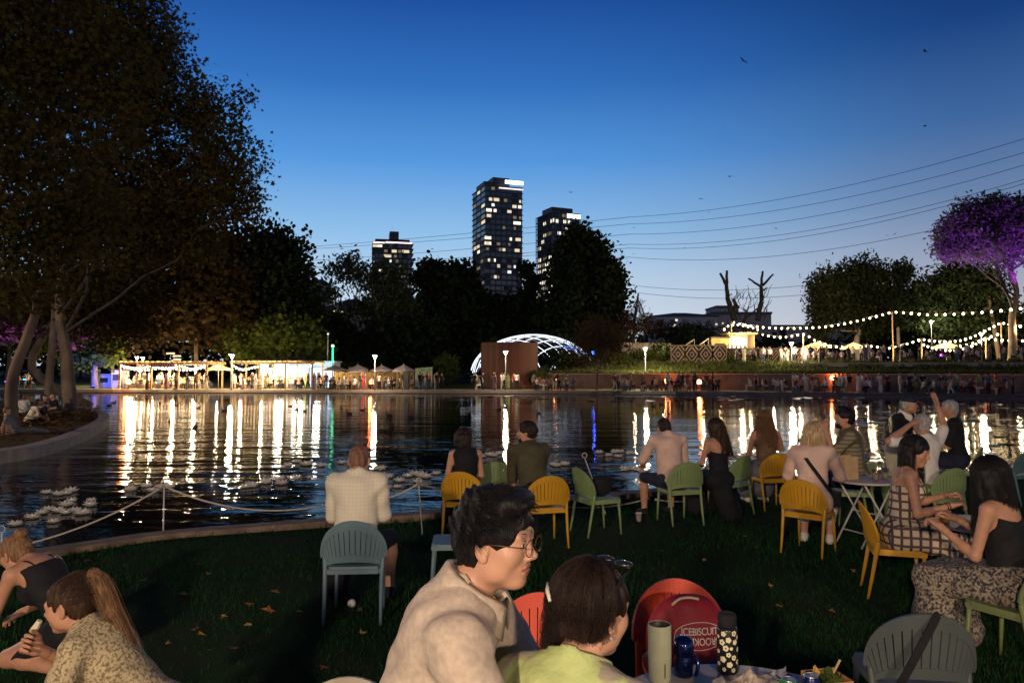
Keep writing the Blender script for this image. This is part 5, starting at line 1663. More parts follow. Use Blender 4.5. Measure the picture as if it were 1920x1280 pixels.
SKIN = {
    'light': pmat('skin_light', (0.47, 0.25, 0.165), 0.5, var=0.10, scale=18, bump=0.15, bscale=260, bdist=0.002, spec=0.3, sss=0.12),
    'tan': pmat('skin_tan', (0.40, 0.205, 0.125), 0.5, var=0.10, scale=18, bump=0.15, bscale=260, bdist=0.002, spec=0.3, sss=0.12),
    'warm': pmat('skin_warm', (0.46, 0.25, 0.17), 0.45, var=0.09, scale=18, bump=0.15, bscale=300, bdist=0.002, spec=0.35, sss=0.12),
}
LIPS = pmat('lips', (0.36, 0.13, 0.10), 0.4, var=0.1, scale=40, spec=0.4)
def eye_material():
    m, t, out = nodes_of('eye_surface')
    N, L = t.nodes, t.links
    b = N.new('ShaderNodeBsdfPrincipled'); b.inputs['Roughness'].default_value = 0.08; L.new(b.outputs[0], out.inputs[0])
    tc = N.new('ShaderNodeTexCoord'); sx = N.new('ShaderNodeSeparateXYZ'); L.new(tc.outputs['Object'], sx.inputs[0])
    v = N.new('ShaderNodeMath'); v.operation = 'MULTIPLY'; v.inputs[1].default_value = 1 / 0.0122; L.new(sx.outputs[1], v.inputs[0])
    r = N.new('ShaderNodeValToRGB'); e = r.color_ramp.elements
    e[0].position = 0.0; e[0].color = (0.50, 0.44, 0.40, 1); e[1].position = 0.86; e[1].color = (0.52, 0.46, 0.42, 1)
    for p_, c_ in ((0.88, (0.03, 0.015, 0.008, 1)), (0.955, (0.05, 0.025, 0.012, 1)), (0.965, (0.003, 0.003, 0.003, 1))):
        q = e.new(p_); q.color = c_
    L.new(v.outputs[0], r.inputs[0]); L.new(r.outputs[0], b.inputs['Base Color'])
    return m
EYE = eye_material()
HAIRM = {}
def hairmat(name, c):
    if name not in HAIRM:
        HAIRM[name] = pmat('hair_' + name, c, 0.55, var=0.45, scale=30, bump=0.6, bscale=90, bdist=0.006, spec=0.22, stretch=(3, 3, 0.25))
    return HAIRM[name]
hairmat('black', (0.006, 0.005, 0.006)); hairmat('brown', (0.035, 0.018, 0.010)); hairmat('darkbrown', (0.018, 0.010, 0.007))
hairmat('blonde', (0.44, 0.31, 0.17)); hairmat('grey', (0.30, 0.28, 0.26)); hairmat('auburn', (0.016, 0.008, 0.006)); hairmat('buzz', (0.15, 0.075, 0.048)); hairmat('fair', (0.16, 0.085, 0.04))

def strands(name, lines, radius, mat, parent):
    """Many thin hairs as one Curves object."""
    cu = bpy.data.hair_curves.new(name)
    n = len(lines[0])
    cu.add_curves([n] * len(lines))
    P = np.asarray(lines, dtype=np.float32).reshape(-1, 3)
    cu.attributes['position'].data.foreach_set('vector', P.ravel())
    at = cu.attributes.get('radius') or cu.attributes.new('radius', 'FLOAT', 'POINT')
    rr = np.tile(np.linspace(1.0, 0.35, n), len(lines)).astype(np.float32) * radius
    at.data.foreach_set('value', rr)
    o = bpy.data.objects.new(name, cu)
    COL.objects.link(o)
    cu.materials.append(mat)
    if parent is not None: o.parent = parent
    o['kind'] = 'stuff'
    return o

def cap_hair(J, M, spec, seed=1, step=0.008):
    """Short hair: a shell over the skull with an uneven surface."""
    c = J['head']; sc = spec.get('hs', 1.0)
    p = lambda *a: c + M @ (np.array(a) * sc)
    v = spec.get('hvol', 0.010)
    f = Field(c - 0.2, c + 0.2, step)
    f.ell(p(0, -0.016, 0.036), np.array((0.077 + v, 0.097 + v, 0.089 + v)) * sc, M, 0.01)
    f.ell(p(0, -0.055, -0.02), np.array((0.062 + v * .5, 0.05 + v * .5, 0.065)) * sc, M, 0.03)
    for (a, r) in spec.get('hlumps', ()): f.ell(p(*a), np.array(r) * sc, M, 0.02)
    # hairline: open towards the face and under the ears
    f.ell(p(0, 0.125, -0.030), np.array((0.105, 0.085, 0.098)) * sc, M, 0.008, True)
    for s in (-1, 1): f.ell(p(s * 0.088, 0.078, -0.020), np.array((0.034, 0.056, 0.058)) * sc, M, 0.006, True)
    for s in (-1, 1): f.ell(p(s * 0.088, 0.008, -0.03), np.array((0.030, 0.036, 0.042)) * sc, M, 0.006, True)
    f.plane(p(0, 0, -0.075), -(M @ V3(0, 0.25, 1)))
    rg = np.random.default_rng(seed); ph = rg.random(6) * 6
    f.add(lambda X, Y, Z: 0.0045 * np.sin(70 * X + 20 * np.sin(14 * Y + ph[0]) + ph[1]) * np.sin(60 * Z + 30 * Y + ph[2]) + 0.003 * np.sin(130 * Y + 60 * X + ph[3]))
    return f.mesh()

def long_hair(J, M, spec, seed=1, step=0.009):
    """Hair that falls from the crown: locks as tapered strips grown together."""
    c = J['head']
    p = lambda *a: c + M @ np.array(a)
    L = spec.get('hlen', 0.35); v = spec.get('hvol', 0.014); lean = spec.get('hfall', V3(0, -0.05, -1.0))
    lean = np.array(lean, float) / np.linalg.norm(lean)
    f = Field(c - 0.24 - np.maximum(0, -lean) * L, c + 0.24 + np.maximum(0, lean) * L, step)
    f.ell(p(0, -0.016, 0.036), (0.077 + v, 0.097 + v, 0.090 + v), M, 0.01)
    rg = np.random.default_rng(seed)
    wave = spec.get('hwave', 0.008)
    for i in range(spec.get('hlocks', 15)):
        a = (-2.3 + 4.6 * (i + 0.5) / spec.get('hlocks', 15)) * spec.get('haz', 1.0)          # round the back of the head
        st = p(math.sin(a) * (0.078 + v * .4), -0.02 - math.cos(a) * (0.085 + v * .4), 0.03)
        l = L * rg.uniform(0.85, 1.08)
        q = st; r0 = 0.030
        n = 5
        for k in range(n):
            t = (k + 1) / n
            nx = st + lean * l * t + M @ V3(math.sin(a) * 0.02 * t * spec.get('hspread', 1.0) + wave * math.sin(9 * t + i * 2.1), -math.cos(a) * 0.006 * t + wave * math.cos(8 * t + i), 0)
            f.cap(q, nx, r0 * (1 - 0.10 * k), r0 * (1 - 0.10 * (k + 1)), 0.012)
            q = nx
    f.ell(p(0, 0.130, -0.035), (0.082, 0.085, 0.105), M, 0.008, True)
    ph = rg.random(4) * 6
    f.add(lambda X, Y, Z: 0.0035 * np.sin(150 * X + 90 * Y + 5 * np.sin(10 * Z + ph[0])) + 0.003 * np.sin(70 * Y - 60 * X + 6 * np.sin(7 * Z + ph[1])))
    return f.mesh()

def collar_fold(root, J, mat, k=1.0):
    Ms = spine_frame(J)
    g = []
    for row in range(4):
        r_ = []
        for i in range(29):
            a = -2.75 + 5.5 * i / 28                     # 0 = nape
            fr = (abs(a) / 2.75) ** 2
            r, z = ((0.066, 0.005), (0.070, 0.052 - 0.030 * fr), (0.082, 0.046 - 0.030 * fr), (0.094 + 0.012 * fr, -0.004 - 0.050 * fr ** 1.5))[row]
            wob = 0.0025 * math.sin(7 * a + row)
            r_.append(J['neck'] + Ms @ V3(math.sin(a) * (r + wob) * 1.02 * k, 0.004 + 0.02 * fr - math.cos(a) * (r + wob) * 0.95 * k, z * k))
        g.append(r_)
    MB().sheet(g, 0.003).build('collar', mat, root, True)

def person(label, loc, yaw, J, skin='light', hair=('cap', 'brown'), top=None, bottom=None, shoes=None, fem=False, hands=('relaxed', 'relaxed'), palms=(None, None),
           hspec=None, scale=1.0, step=0.0115, belly=0.0, group=None, extra=None, fine_head=None, feet=True):
    """One figure: a single continuous body with clothes and hair as its children."""
    hs = hspec or {}
    root = empty('person', loc, yaw, label, 'person', group)
    root.scale = (scale,) * 3
    M = head_frame(hs)
    pts = np.array([J[k] for k in J])
    lo, hi = pts.min(0) - 0.2, pts.max(0) + 0.2
    hi[2] += 0.02
    fine = None
    c = J['head']
    if fine_head: fine = [(0, c[0] - 0.12, c[0] + 0.12, fine_head), (1, c[1] - 0.14, c[1] + 0.16, fine_head), (2, c[2] - 0.15, c[2] + 0.15, fine_head)]
    f = Field(lo, hi, step, fine)
    torso(f, J, 0.0, fem, belly); arms(f, J, 0.0, 2.0, fem); legs(f, J, 0.0, 2.0, fem)
    q = 0.86 if fem else 1.0
    f.cap(J['neck'], c + M @ V3(0, -0.02, -0.05), 0.058 * q, 0.052 * q, 0.03)
    head(f, c, M, fem, fine=bool(fine_head and fine_head < 0.0045))
    if feet:
        for n in 'LR':
            a = J['an' + n]; t = J.get('toe' + n, a + V3(0, 0.17, -0.055))
            f.cap(a + V3(0, -0.035, -0.045), a, 0.034, 0.036, 0.02); f.cap(a + V3(0, 0.02, -0.03), t, 0.036, 0.026, 0.02)
    parts = [f.mesh()]
    for n, st, pl in zip('LR', hands, palms):
        if st: parts.append(hand_at(J, n, st, pl))
    V, Q = join_meshes(parts)
    bo = link_mesh('body', fast_mesh('body', V, Q, True), SKIN[skin], root)
    if fine_head and fine_head < 0.0065:
        me = bo.data
        me.materials.append(LIPS)
        C = (V[Q].mean(1) - c) @ M           # in the head's own axes
        lip = (np.abs(C[:, 0]) < 0.024) & (C[:, 1] > 0.068) & (np.abs(C[:, 2] + 0.0562) < 0.0115 * (1 - (np.abs(C[:, 0]) / 0.027) ** 2))
        mi = np.zeros(len(Q), np.int32); mi[lip] = 1
        me.polygons.foreach_set('material_index', mi); me.update()
        for sd in (-1, 1):
            if fine_head < 0.0045:
                eye = MB().ball((0, 0, 0), 0.0122, 16, 12).build('eye', EYE, root, True)
                eye.location = c + M @ V3(sd * 0.0315, 0.0765, 0.0105)
                eye.rotation_euler = Matrix([list(r) for r in (M @ rotz(hs.get('gaze', 0.0)))]).to_euler()
            bl = []
            rgb = np.random.default_rng(5)
            for _ in range(260 if fine_head < 0.0045 else 90):
                t = rgb.random(); h_ = rgb.normal() * 0.0022
                x = sd * (0.014 + 0.034 * t); z = 0.0315 + 0.0065 * math.sin(t * 2.6) - 0.004 * t + h_
                y = 0.0875 - 0.010 * t - 9.0 * max(0, t * .034 - 0.01) ** 2
                a0 = c + M @ V3(x, y - 0.002, z); a1 = c + M @ V3(x + sd * 0.006, y + 0.0005, z + 0.0025 - 0.004 * t)
                bl.append([a0, (a0 + a1) / 2 + M @ V3(0, 0.0012, 0), a1])
            strands('eyebrow', bl, 0.0008, HAIRM[hair[1]] if hair else HAIRM['darkbrown'], root)

    def cloth(name, mat, build, amp=0.0035, ph=0.0, st=None, fq=(21, 27)):
        g = Field(lo - 0.06, hi + 0.06, st or step * 0.95)
        build(g)
        if amp: g.add(FABRIC_NOISE(amp, *fq, ph=ph))
        V_, Q_ = g.mesh()
        if len(V_): return link_mesh(name, fast_mesh(name, V_, Q_, True), mat, root)
    if top:
        Ms = spine_frame(J)
        t = dict(top)
        def b(g):
            gr = t.get('g', 0.012)
            torso(g, J, gr, fem, belly)
            if t.get('sleeve', 0) > 0: arms(g, J, gr - 0.001, t['sleeve'], fem, r_end=t.get('flare', 0.006))
            hem = t.get('hem', -0.06)
            g.plane(J['pelvis'] + Ms @ V3(0, 0, hem), -Ms[:, 2])
            if t.get('sleeve', 0) <= 0:          # armholes and a low neckline
                for s, n in ((-1, 'L'), (1, 'R')):
                    g.cap(J['sh' + n] + Ms @ V3(s * 0.03, 0, 0.06), J['sh' + n] + Ms @ V3(s * 0.035, 0, -0.10), 0.075, 0.065, 0.01, True)
                    g.cap(J['sh' + n], J['el' + n], 0.06, 0.06, 0.0, True)
            nk = t.get('neck', 0.070)
            g.cap(J['neck'] + Ms @ V3(0, 0.0 + t.get('nf', 0.01), t.get('nz', 0.01)), J['neck'] + Ms @ V3(0, 0.03, 0.16), nk, nk * 1.3, 0.006, True)
            if t.get('low'): g.plane(J['chest'] + Ms @ V3(0, 0, t['low']), Ms @ V3(0, t.get('lowtilt', -0.2), 1))
            g.cap(J['neck'] + Ms @ V3(0, 0, 0.08), c + M @ V3(0, 0, 0.05), 0.07, 0.10, 0.0, True)
            if t.get('collar'):
                g.cap(J['neck'] + Ms @ V3(0, -0.012, -0.01), J['neck'] + Ms @ V3(0, 0.0, 0.035), 0.075, 0.068, 0.004)
                g.cap(J['neck'] + Ms @ V3(0, 0.008, -0.02), J['neck'] + Ms @ V3(0, 0.02, 0.12), 0.062, 0.060, 0.003, True)
                g.cap(J['neck'] + Ms @ V3(0, 0.06, 0.02), J['neck'] + Ms @ V3(0, 0.12, -0.06), 0.035, 0.03, 0.003, True)
        cloth(t.get('name', 'shirt'), t['mat'], b, t.get('amp', 0.0035), 1.0, fq=t.get('fq', (21, 27)))
    if bottom:
        t = dict(bottom)
        Ms = spine_frame(J)
        def b2(g):
            gr = t.get('g', 0.014)
            kind = t.get('kind', 'trousers')
            g.ell(J['pelvis'] + Ms @ V3(0, -0.01, 0.02), V3(0.165, 0.125, 0.13) + gr, Ms, 0.05)
            if kind == 'skirt':
                drop = t.get('drop', 0.9)
                for n in 'LR':
                    h, kk, a = J['hip' + n], J['kn' + n], J['an' + n]
                    g.cap(h, kk, 0.115 + gr, 0.085 + gr, 0.06)
                    e = kk + (a - kk) * drop
                    g.cap(kk, e, 0.085 + gr, 0.10 + gr + t.get('hemw', 0.02), 0.06)
                m0 = (J['knL'] + J['knR']) / 2; m1 = (J['anL'] + J['anR']) / 2
                g.cap((J['hipL'] + J['hipR']) / 2, m0, 0.11 + gr, 0.08 + gr, 0.06)
                g.cap(m0, m0 + (m1 - m0) * drop, 0.08 + gr, 0.10 + gr, 0.06)
                for (a_, b_, r_) in t.get('drape', ()): g.cap(a_, b_, r_, r_ * 1.1, 0.06)
                if t.get('cut'): g.plane(V3(0, 0, t['cut']), V3(0, 0, -1))
            else:
                legs(g, J, gr, t.get('len', 1.95), fem)
                if t.get('len', 1.95) < 1.2:
                    for n in 'LR':
                        h, kk = J['hip' + n], J['kn' + n]
                        g.plane(h + (kk - h) * min(1.05, t['len'] + 0.03) if False else V3(0, 0, -5), V3(0, 0, -1))
            g.plane(J['pelvis'] + Ms @ V3(0, 0, t.get('waist', 0.13)), Ms[:, 2])
        cloth(t.get('name', 'trousers'), t['mat'], b2, t.get('amp', 0.004), 2.0)
    if shoes:
        for n in 'LR':
            a = J['an' + n]; tt = J.get('toe' + n, a + V3(0, 0.17, -0.055))
            g = Field(np.minimum(a, tt) - 0.12, np.maximum(a, tt) + 0.12, 0.009)
            g.cap(a + V3(0, -0.04, -0.045), a + V3(0, -0.01, -0.01), 0.043, 0.043, 0.02); g.cap(a + V3(0, 0.02, -0.03), tt + V3(0, 0.01, 0), 0.044, 0.034, 0.02)
            g.plane(V3(0, 0, 0.004), V3(0, 0, -1)) if a[2] < 0.15 else None
            V_, Q_ = g.mesh()
            link_mesh('shoe', fast_mesh('shoe', V_, Q_, True), shoes, root)
    if hair:
        fn = {'cap': cap_hair, 'long': long_hair}.get(hair[0])
        if fn:
            V_, Q_ = fn(J, M, hs, hs.get('seed', 3), hs.get('hstep', 0.008))
            link_mesh('hair', fast_mesh('hair', V_, Q_, True), HAIRM[hair[1]], root)
    if top and top.get('fold'): collar_fold(root, J, top['mat'], top['fold'])
    if extra: extra(root, J, M)
    return root

FAB = {
    'black': pmat('cloth_black', (0.008, 0.008, 0.010), 0.85, var=0.3, scale=10, bump=0.7, bscale=17, bdist=0.014),
    'navy': pmat('cloth_navy', (0.014, 0.018, 0.035), 0.85, var=0.3, scale=10, bump=0.7, bscale=17, bdist=0.014),
    'white': pmat('cloth_white', (0.62, 0.58, 0.50), 0.85, var=0.08, scale=8, bump=0.7, bscale=17, bdist=0.014),
    'cream': pmat('cloth_cream', (0.55, 0.48, 0.34), 0.85, var=0.12, scale=8, bump=0.7, bscale=17, bdist=0.014),
    'pink': pmat('cloth_pink', (0.58, 0.40, 0.32), 0.85, var=0.1, scale=8, bump=0.7, bscale=17, bdist=0.014),
    'olive': pmat('cloth_olive', (0.060, 0.052, 0.028), 0.9, var=0.2, scale=8, bump=0.7, bscale=17, bdist=0.014),
    'red': pmat('cloth_red', (0.25, 0.03, 0.025), 0.85, var=0.2, scale=8, bump=0.7, bscale=17, bdist=0.014),
    'denim': pmat('cloth_denim', (0.05, 0.07, 0.13), 0.85, var=0.3, scale=14, bump=0.7, bscale=17, bdist=0.014),
    'grey': pmat('cloth_grey', (0.14, 0.14, 0.15), 0.85, var=0.2, scale=8, bump=0.7, bscale=17, bdist=0.014),
    'green': pmat('cloth_green', (0.16, 0.24, 0.08), 0.85, var=0.15, scale=8, bump=0.7, bscale=17, bdist=0.014),
    'brown': pmat('cloth_brown', (0.12, 0.07, 0.04), 0.85, var=0.2, scale=8, bump=0.7, bscale=17, bdist=0.014),
    'mauve': pmat('cloth_mauve', (0.26, 0.14, 0.17), 0.85, var=0.2, scale=8, bump=0.7, bscale=17, bdist=0.014),
}

# ================================================================== THE SMALL FIGURES ON THE FAR BANK
def far_figure(J, dress=False, step=0.030, fem=False):
    lo, hi = np.array([J[k] for k in J]).min(0) - 0.25, np.array([J[k] for k in J]).max(0) + 0.25
    f = Field(lo, hi, step)
    M = np.eye(3)
    torso(f, J, 0.012, fem); arms(f, J, 0.006, 2.0, fem); legs(f, J, 0.012, 2.0)
    f.cap(J['neck'], J['head'], 0.055, 0.055, 0.03)
    c = J['head']
    f.ell(c + V3(0, -0.01, 0.02), (0.088, 0.108, 0.122), M, 0.02); f.ell(c + V3(0, 0.05, -0.03), (0.05, 0.065, 0.075), M, 0.03)
    for n in 'LR':
        a = J['an' + n]; f.cap(a + V3(0, -0.02, -0.04), a + V3(0, 0.16, -0.045), 0.042, 0.034, 0.02)
        d = J['wr' + n] - J['el' + n]; d /= np.linalg.norm(d); f.cap(J['wr' + n], J['wr' + n] + d * 0.12, 0.034, 0.026, 0.01)
    if dress:
        kn = (J['knL'] + J['knR']) / 2; an = (J['anL'] + J['anR']) / 2
        f.cap(J['pelvis'], kn, 0.15, 0.18, 0.05); f.cap(kn, kn * .4 + an * .6, 0.18, 0.2, 0.05)
    V, Q = f.mesh()
    C = V[Q].mean(1)
    me = fast_mesh('small_figure', V, Q, True)
    mi = np.full(len(Q), 2, np.int32)                       # top
    dist_head = np.linalg.norm(C - c, axis=1)
    z_hip = J['pelvis'][2] - 0.02
    def seg_d(p, a, b):
        ab = b - a; t = np.clip(((p - a) @ ab) / (ab @ ab), 0, 1); return np.linalg.norm(p - a - t[:, None] * ab, axis=1)
    low = np.zeros(len(Q), bool)
    for n in 'LR':
        low |= (seg_d(C, J['hip' + n], J['kn' + n]) < 0.12) & (C[:, 2] < z_hip + 0.10)
        low |= seg_d(C, J['kn' + n], J['an' + n]) < 0.11
    mi[low] = 3
    if dress: mi[low] = 2
    for n in 'LR':
        mi[seg_d(C, J['el' + n], J['wr' + n] + (J['wr' + n] - J['el' + n]) * 0.5) < 0.075] = 0
    mi[dist_head < 0.165] = 0
    mi[(dist_head < 0.19) & ((C[:, 2] > c[2] + 0.055) | (C[:, 1] < c[1] - 0.025)) & (C[:, 2] > c[2] - (0.16 if fem else 0.06))] = 1
    for _ in range(4): me.materials.append(SKIN['tan'])
    me.polygons.foreach_set('material_index', mi)
    me.update()
    return me
def _p(fn, **kw):
    J = fn(**{k: v for k, v in kw.items() if k in ('lean', 'twist', 'sw', 'spread')})
    for k, v in kw.items():
        if k in J: J[k] = V3(*v)
    return J
FIG = {
    'stand': [far_figure(_p(pose_stand)), far_figure(_p(pose_stand, wrR=(0.08, 0.26, 1.30), elR=(0.24, 0.05, 1.14))),
              far_figure(_p(pose_stand, knL=(-0.10, 0.16, 0.50), anL=(-0.10, 0.18, 0.10), anR=(0.10, -0.22, 0.12), wrL=(-0.26, -0.1, 0.9), wrR=(0.26, 0.24, 0.94))),
              far_figure(_p(pose_stand, sw=0.17), dress=True, fem=True), far_figure(_p(pose_stand, elL=(-0.28, 0.06, 1.16), wrL=(-0.10, 0.20, 1.06), sw=0.175), fem=True)],
    'sit': [far_figure(_p(pose_sit, lean=0.1)), far_figure(_p(pose_sit, lean=0.3, wrR=(0.1, 0.42, 0.80), wrL=(-0.1, 0.40, 0.72))),
            far_figure(_p(pose_sit, lean=0.05, sw=0.17), fem=True), far_figure(_p(pose_sit, lean=0.2, sw=0.17, wrR=(0.06, 0.26, 1.10), elR=(0.25, 0.2, 0.85)), fem=True),
            far_figure(_p(pose_sit, lean=-0.12))],
}
_fc = {}
def small_person(kind, x, y, yaw, label, group, rnd, z=None, tone=None, sc=None, fixed=None):
    i = rnd.randrange(len(FIG[kind])) if fixed is None else fixed
    o = bpy.data.objects.new('person', FIG[kind][i])
    COL.objects.link(o)
    o.location = (x, y, far_z(x, y) + 0.012 if z is None else z)
    o.rotation_euler = (0, 0, yaw)
    s = sc or rnd.uniform(0.94, 1.06)
    o.scale = (s, s, s)
    tops = {'pale': ('white', 'cream', 'pink', 'white'), 'dark': ('black', 'navy', 'grey', 'olive', 'black'), 'colour': ('red', 'mauve', 'denim', 'green', 'brown')}[tone]
    for k, m in enumerate((SKIN[rnd.choice(('light', 'tan', 'warm'))], HAIRM[rnd.choice(('black', 'brown', 'darkbrown', 'fair'))], FAB[rnd.choice(tops)], FAB[rnd.choice(('black', 'navy', 'denim', 'grey', 'olive', 'cream'))])):
        o.material_slots[k].link = 'OBJECT'; o.material_slots[k].material = m
    return tag(o, label, 'person', group)
TONE_WORD = {'pale': 'in pale clothes', 'dark': 'in dark clothes', 'colour': 'in coloured clothes'}
def crowd(n, px0, px1, off0, off1, sit, place, group, seed, face=None, tones=('pale', 'dark', 'dark', 'colour'), terrace=False, clusters=0):
    rnd = random.Random(seed)
    cl = [(rnd.uniform(px0, px1), rnd.uniform(off0, off1)) for _ in range(clusters)] if clusters else None
    done = []
    for _ in range(n * 12):
        if len(done) >= n: break
        if cl:
            a = cl[rnd.randrange(len(cl))]; px = a[0] + rnd.gauss(0, 10); of = min(off1, max(off0, a[1] + rnd.gauss(0, 0.7)))
        else: px, of = rnd.uniform(px0, px1), rnd.uniform(off0, off1)
        y = 75.0
        for _k in range(4):
            x = (px - CX) / F_PX * y
            y = (wall_y(x) if terrace else shore_y(x)) + of
        if any((x - a) ** 2 + (y - b) ** 2 < 0.42 for a, b in done): continue
        done.append((x, y))
        k = 'sit' if rnd.random() < sit else 'stand'
        tn = rnd.choice(tones)
        yaw = rnd.uniform(0, 6.28) if face is None else face + rnd.gauss(0, 0.7)
        small_person(k, x, y, yaw, 'small %s figure %s %s' % ('seated' if k == 'sit' else 'standing', TONE_WORD[tn], place), group, rnd, tone=tn)
        if k == 'sit':
            stool(x, y, far_z(x, y) + 0.012, place, group)
M_STOOL = pmat('stool_wood', (0.16, 0.10, 0.06), 0.8, var=0.3, scale=4)
_st = {}
def stool(x, y, z, place, group):
    if 'p' not in _st:
        r = empty('stool', (x, y, z)); _st['p'] = r
        MB().box((0, 0, 0.425), (0.36, 0.36, 0.05)).build('seat', M_STOOL, r)
        lm_ = MB().box((0, 0, 0.2), (0.045, 0.045, 0.4)).mesh('leg')
        for a in (-.14, .14):
            for b in (-.14, .14): link_mesh('leg', lm_, M_STOOL, r, (a, b, 0))
    else: r = copy_tree(_st['p'])
    r.location = (x, y, z)
    tag(r, 'low wooden stool under a seated figure ' + place, 'stool', 'stools ' + group.split(' ', 1)[1] if ' ' in group else group)
crowd(46, 236, 392, 4.5, 8.6, 0.72, 'by the longer pergola', 'people by the longer pergola', 1, tones=('pale', 'pale', 'dark', 'colour'))
crowd(42, 436, 612, 4.5, 10.0, 0.62, 'by the shorter pergola and kiosk', 'people by the shorter pergola', 2, tones=('pale', 'pale', 'dark', 'colour'))
crowd(8, 240, 620, 1.8, 3.6, 0.0, 'walking on the path before the pergolas', 'people walking before the pergolas', 3, tones=('dark', 'colour'), face=1.57)
crowd(30, 612, 765, 3.0, 7.5, 0.66, 'by the bamboo fence', 'people by the bamboo fence', 4, clusters=6, tones=('dark', 'pale', 'colour'))
crowd(7, 785, 835, 3.2, 6, 0.1, 'on the grass near the pale banner', 'people near the pale banner', 5, tones=('dark', 'colour'))
crowd(14, 906, 985, 2.8, 6, 0.1, 'before the wooden drum', 'people before the wooden drum', 6, clusters=4, tones=('pale', 'dark', 'colour', 'colour'))
crowd(13, 992, 1080, 3, 6.5, 0.75, 'round the lantern between drum and leaning tree', 'people round the lantern by the drum', 7, clusters=3, tones=('dark', 'colour', 'pale'))
crowd(20, 1150, 1262, 3, 6.5, 0.80, 'at the foot of the retaining wall', 'people at the foot of the retaining wall', 8, clusters=5, tones=('dark', 'pale', 'colour'))
crowd(12, 1288, 1380, 3, 6.5, 0.25, 'in the standing group before the wall', 'people standing before the wall', 9, clusters=3, tones=('dark', 'colour', 'colour', 'pale'))
crowd(26, 1385, 1560, 3, 7, 0.70, 'at the low tables below the bar', 'people at the tables below the bar', 10, clusters=7, tones=('dark', 'pale', 'colour', 'pale'))
crowd(22, 1560, 1715, 3, 7, 0.30, 'near the brightest red lantern', 'people near the brightest lantern', 11, clusters=6, tones=('dark', 'colour', 'pale'))
crowd(32, 1735, 1935, 3, 6.5, 0.66, 'in the dense crowd at the path end', 'people crowding the path end', 12, clusters=8, tones=('dark', 'pale', 'colour', 'colour'))
crowd(24, 1378, 1512, 9.5, 13.5, 0.0, 'standing behind the chevron bar', 'people at the bar', 13, terrace=True, tones=('pale', 'pale', 'dark', 'colour'), face=3.1)
crowd(22, 1512, 1660, 8.8, 13.0, 0.45, 'under the cream umbrellas', 'people under the cream umbrellas', 14, terrace=True, tones=('pale', 'dark', 'colour', 'pale'))
crowd(30, 1680, 1930, 9.0, 15.0, 0.55, 'on the terrace below the light strings', 'people below the light strings', 15, terrace=True, tones=('pale', 'dark', 'colour', 'dark'))
crowd(7, 20, 60, 2.0, 5.0, 0.4, 'beyond the leafy bank in blue light', 'people beyond the leafy bank', 16, tones=('dark', 'pale'))
# ================================================================== CHAIRS AND TABLES ON THE LAWN
CH = {
    'yellow': pmat('chair_yellow', (0.46, 0.235, 0.012), 0.45, var=0.08, scale=5, bump=0.1, bscale=60, bdist=0.004, spec=0.35),
    'green': pmat('chair_green', (0.17, 0.24, 0.095), 0.5, var=0.08, scale=5, bump=0.1, bscale=60, bdist=0.004, spec=0.35),
    'olive': pmat('chair_olive_green', (0.13, 0.16, 0.06), 0.5, var=0.08, scale=5, bump=0.1, bscale=60, bdist=0.004, spec=0.35),
    'blue': pmat('chair_slate_blue', (0.10, 0.16, 0.185), 0.5, var=0.08, scale=5, bump=0.1, bscale=60, bdist=0.004, spec=0.35),
    'teal': pmat('chair_teal', (0.06, 0.13, 0.13), 0.5, var=0.08, scale=5, bump=0.1, bscale=60, bdist=0.004, spec=0.35),
    'red': pmat('chair_red', (0.50, 0.045, 0.015), 0.5, var=0.08, scale=5, bump=0.1, bscale=60, bdist=0.004, spec=0.35),
    'pale': pmat('chair_pale', (0.42, 0.36, 0.26), 0.5, var=0.08, scale=5, bump=0.1, bscale=60, bdist=0.004, spec=0.35),
    'grey': pmat('chair_grey', (0.060, 0.072, 0.072), 0.5, var=0.08, scale=5, bump=0.1, bscale=60, bdist=0.004, spec=0.35),
}
def shell_pt(a, v):
    """Point on the fan shaped back: a runs 0..pi from one side over the top to the other, v from the arch (0) to the rim (1)."""
    inner = (0.212 * math.cos(a), 0.470 + 0.075 * math.sin(a))
    outer = (0.256 * math.cos(a), 0.535 + 0.295 * math.sin(a) ** 0.85)
    x = inner[0] + (outer[0] - inner[0]) * v; z = inner[1] + (outer[1] - inner[1]) * v
    y = -0.235 + 0.075 * (x / 0.25) ** 2 - 0.16 * (z - 0.50)
    return Vector((x, y, z))
def shell_patch(a0, a1, v0, v1, na, nv, th=0.014):
    return MB().sheet([[shell_pt(a0 + (a1 - a0) * i / na, v0 + (v1 - v0) * j / nv) for i in range(na + 1)] for j in range(nv + 1)], th)
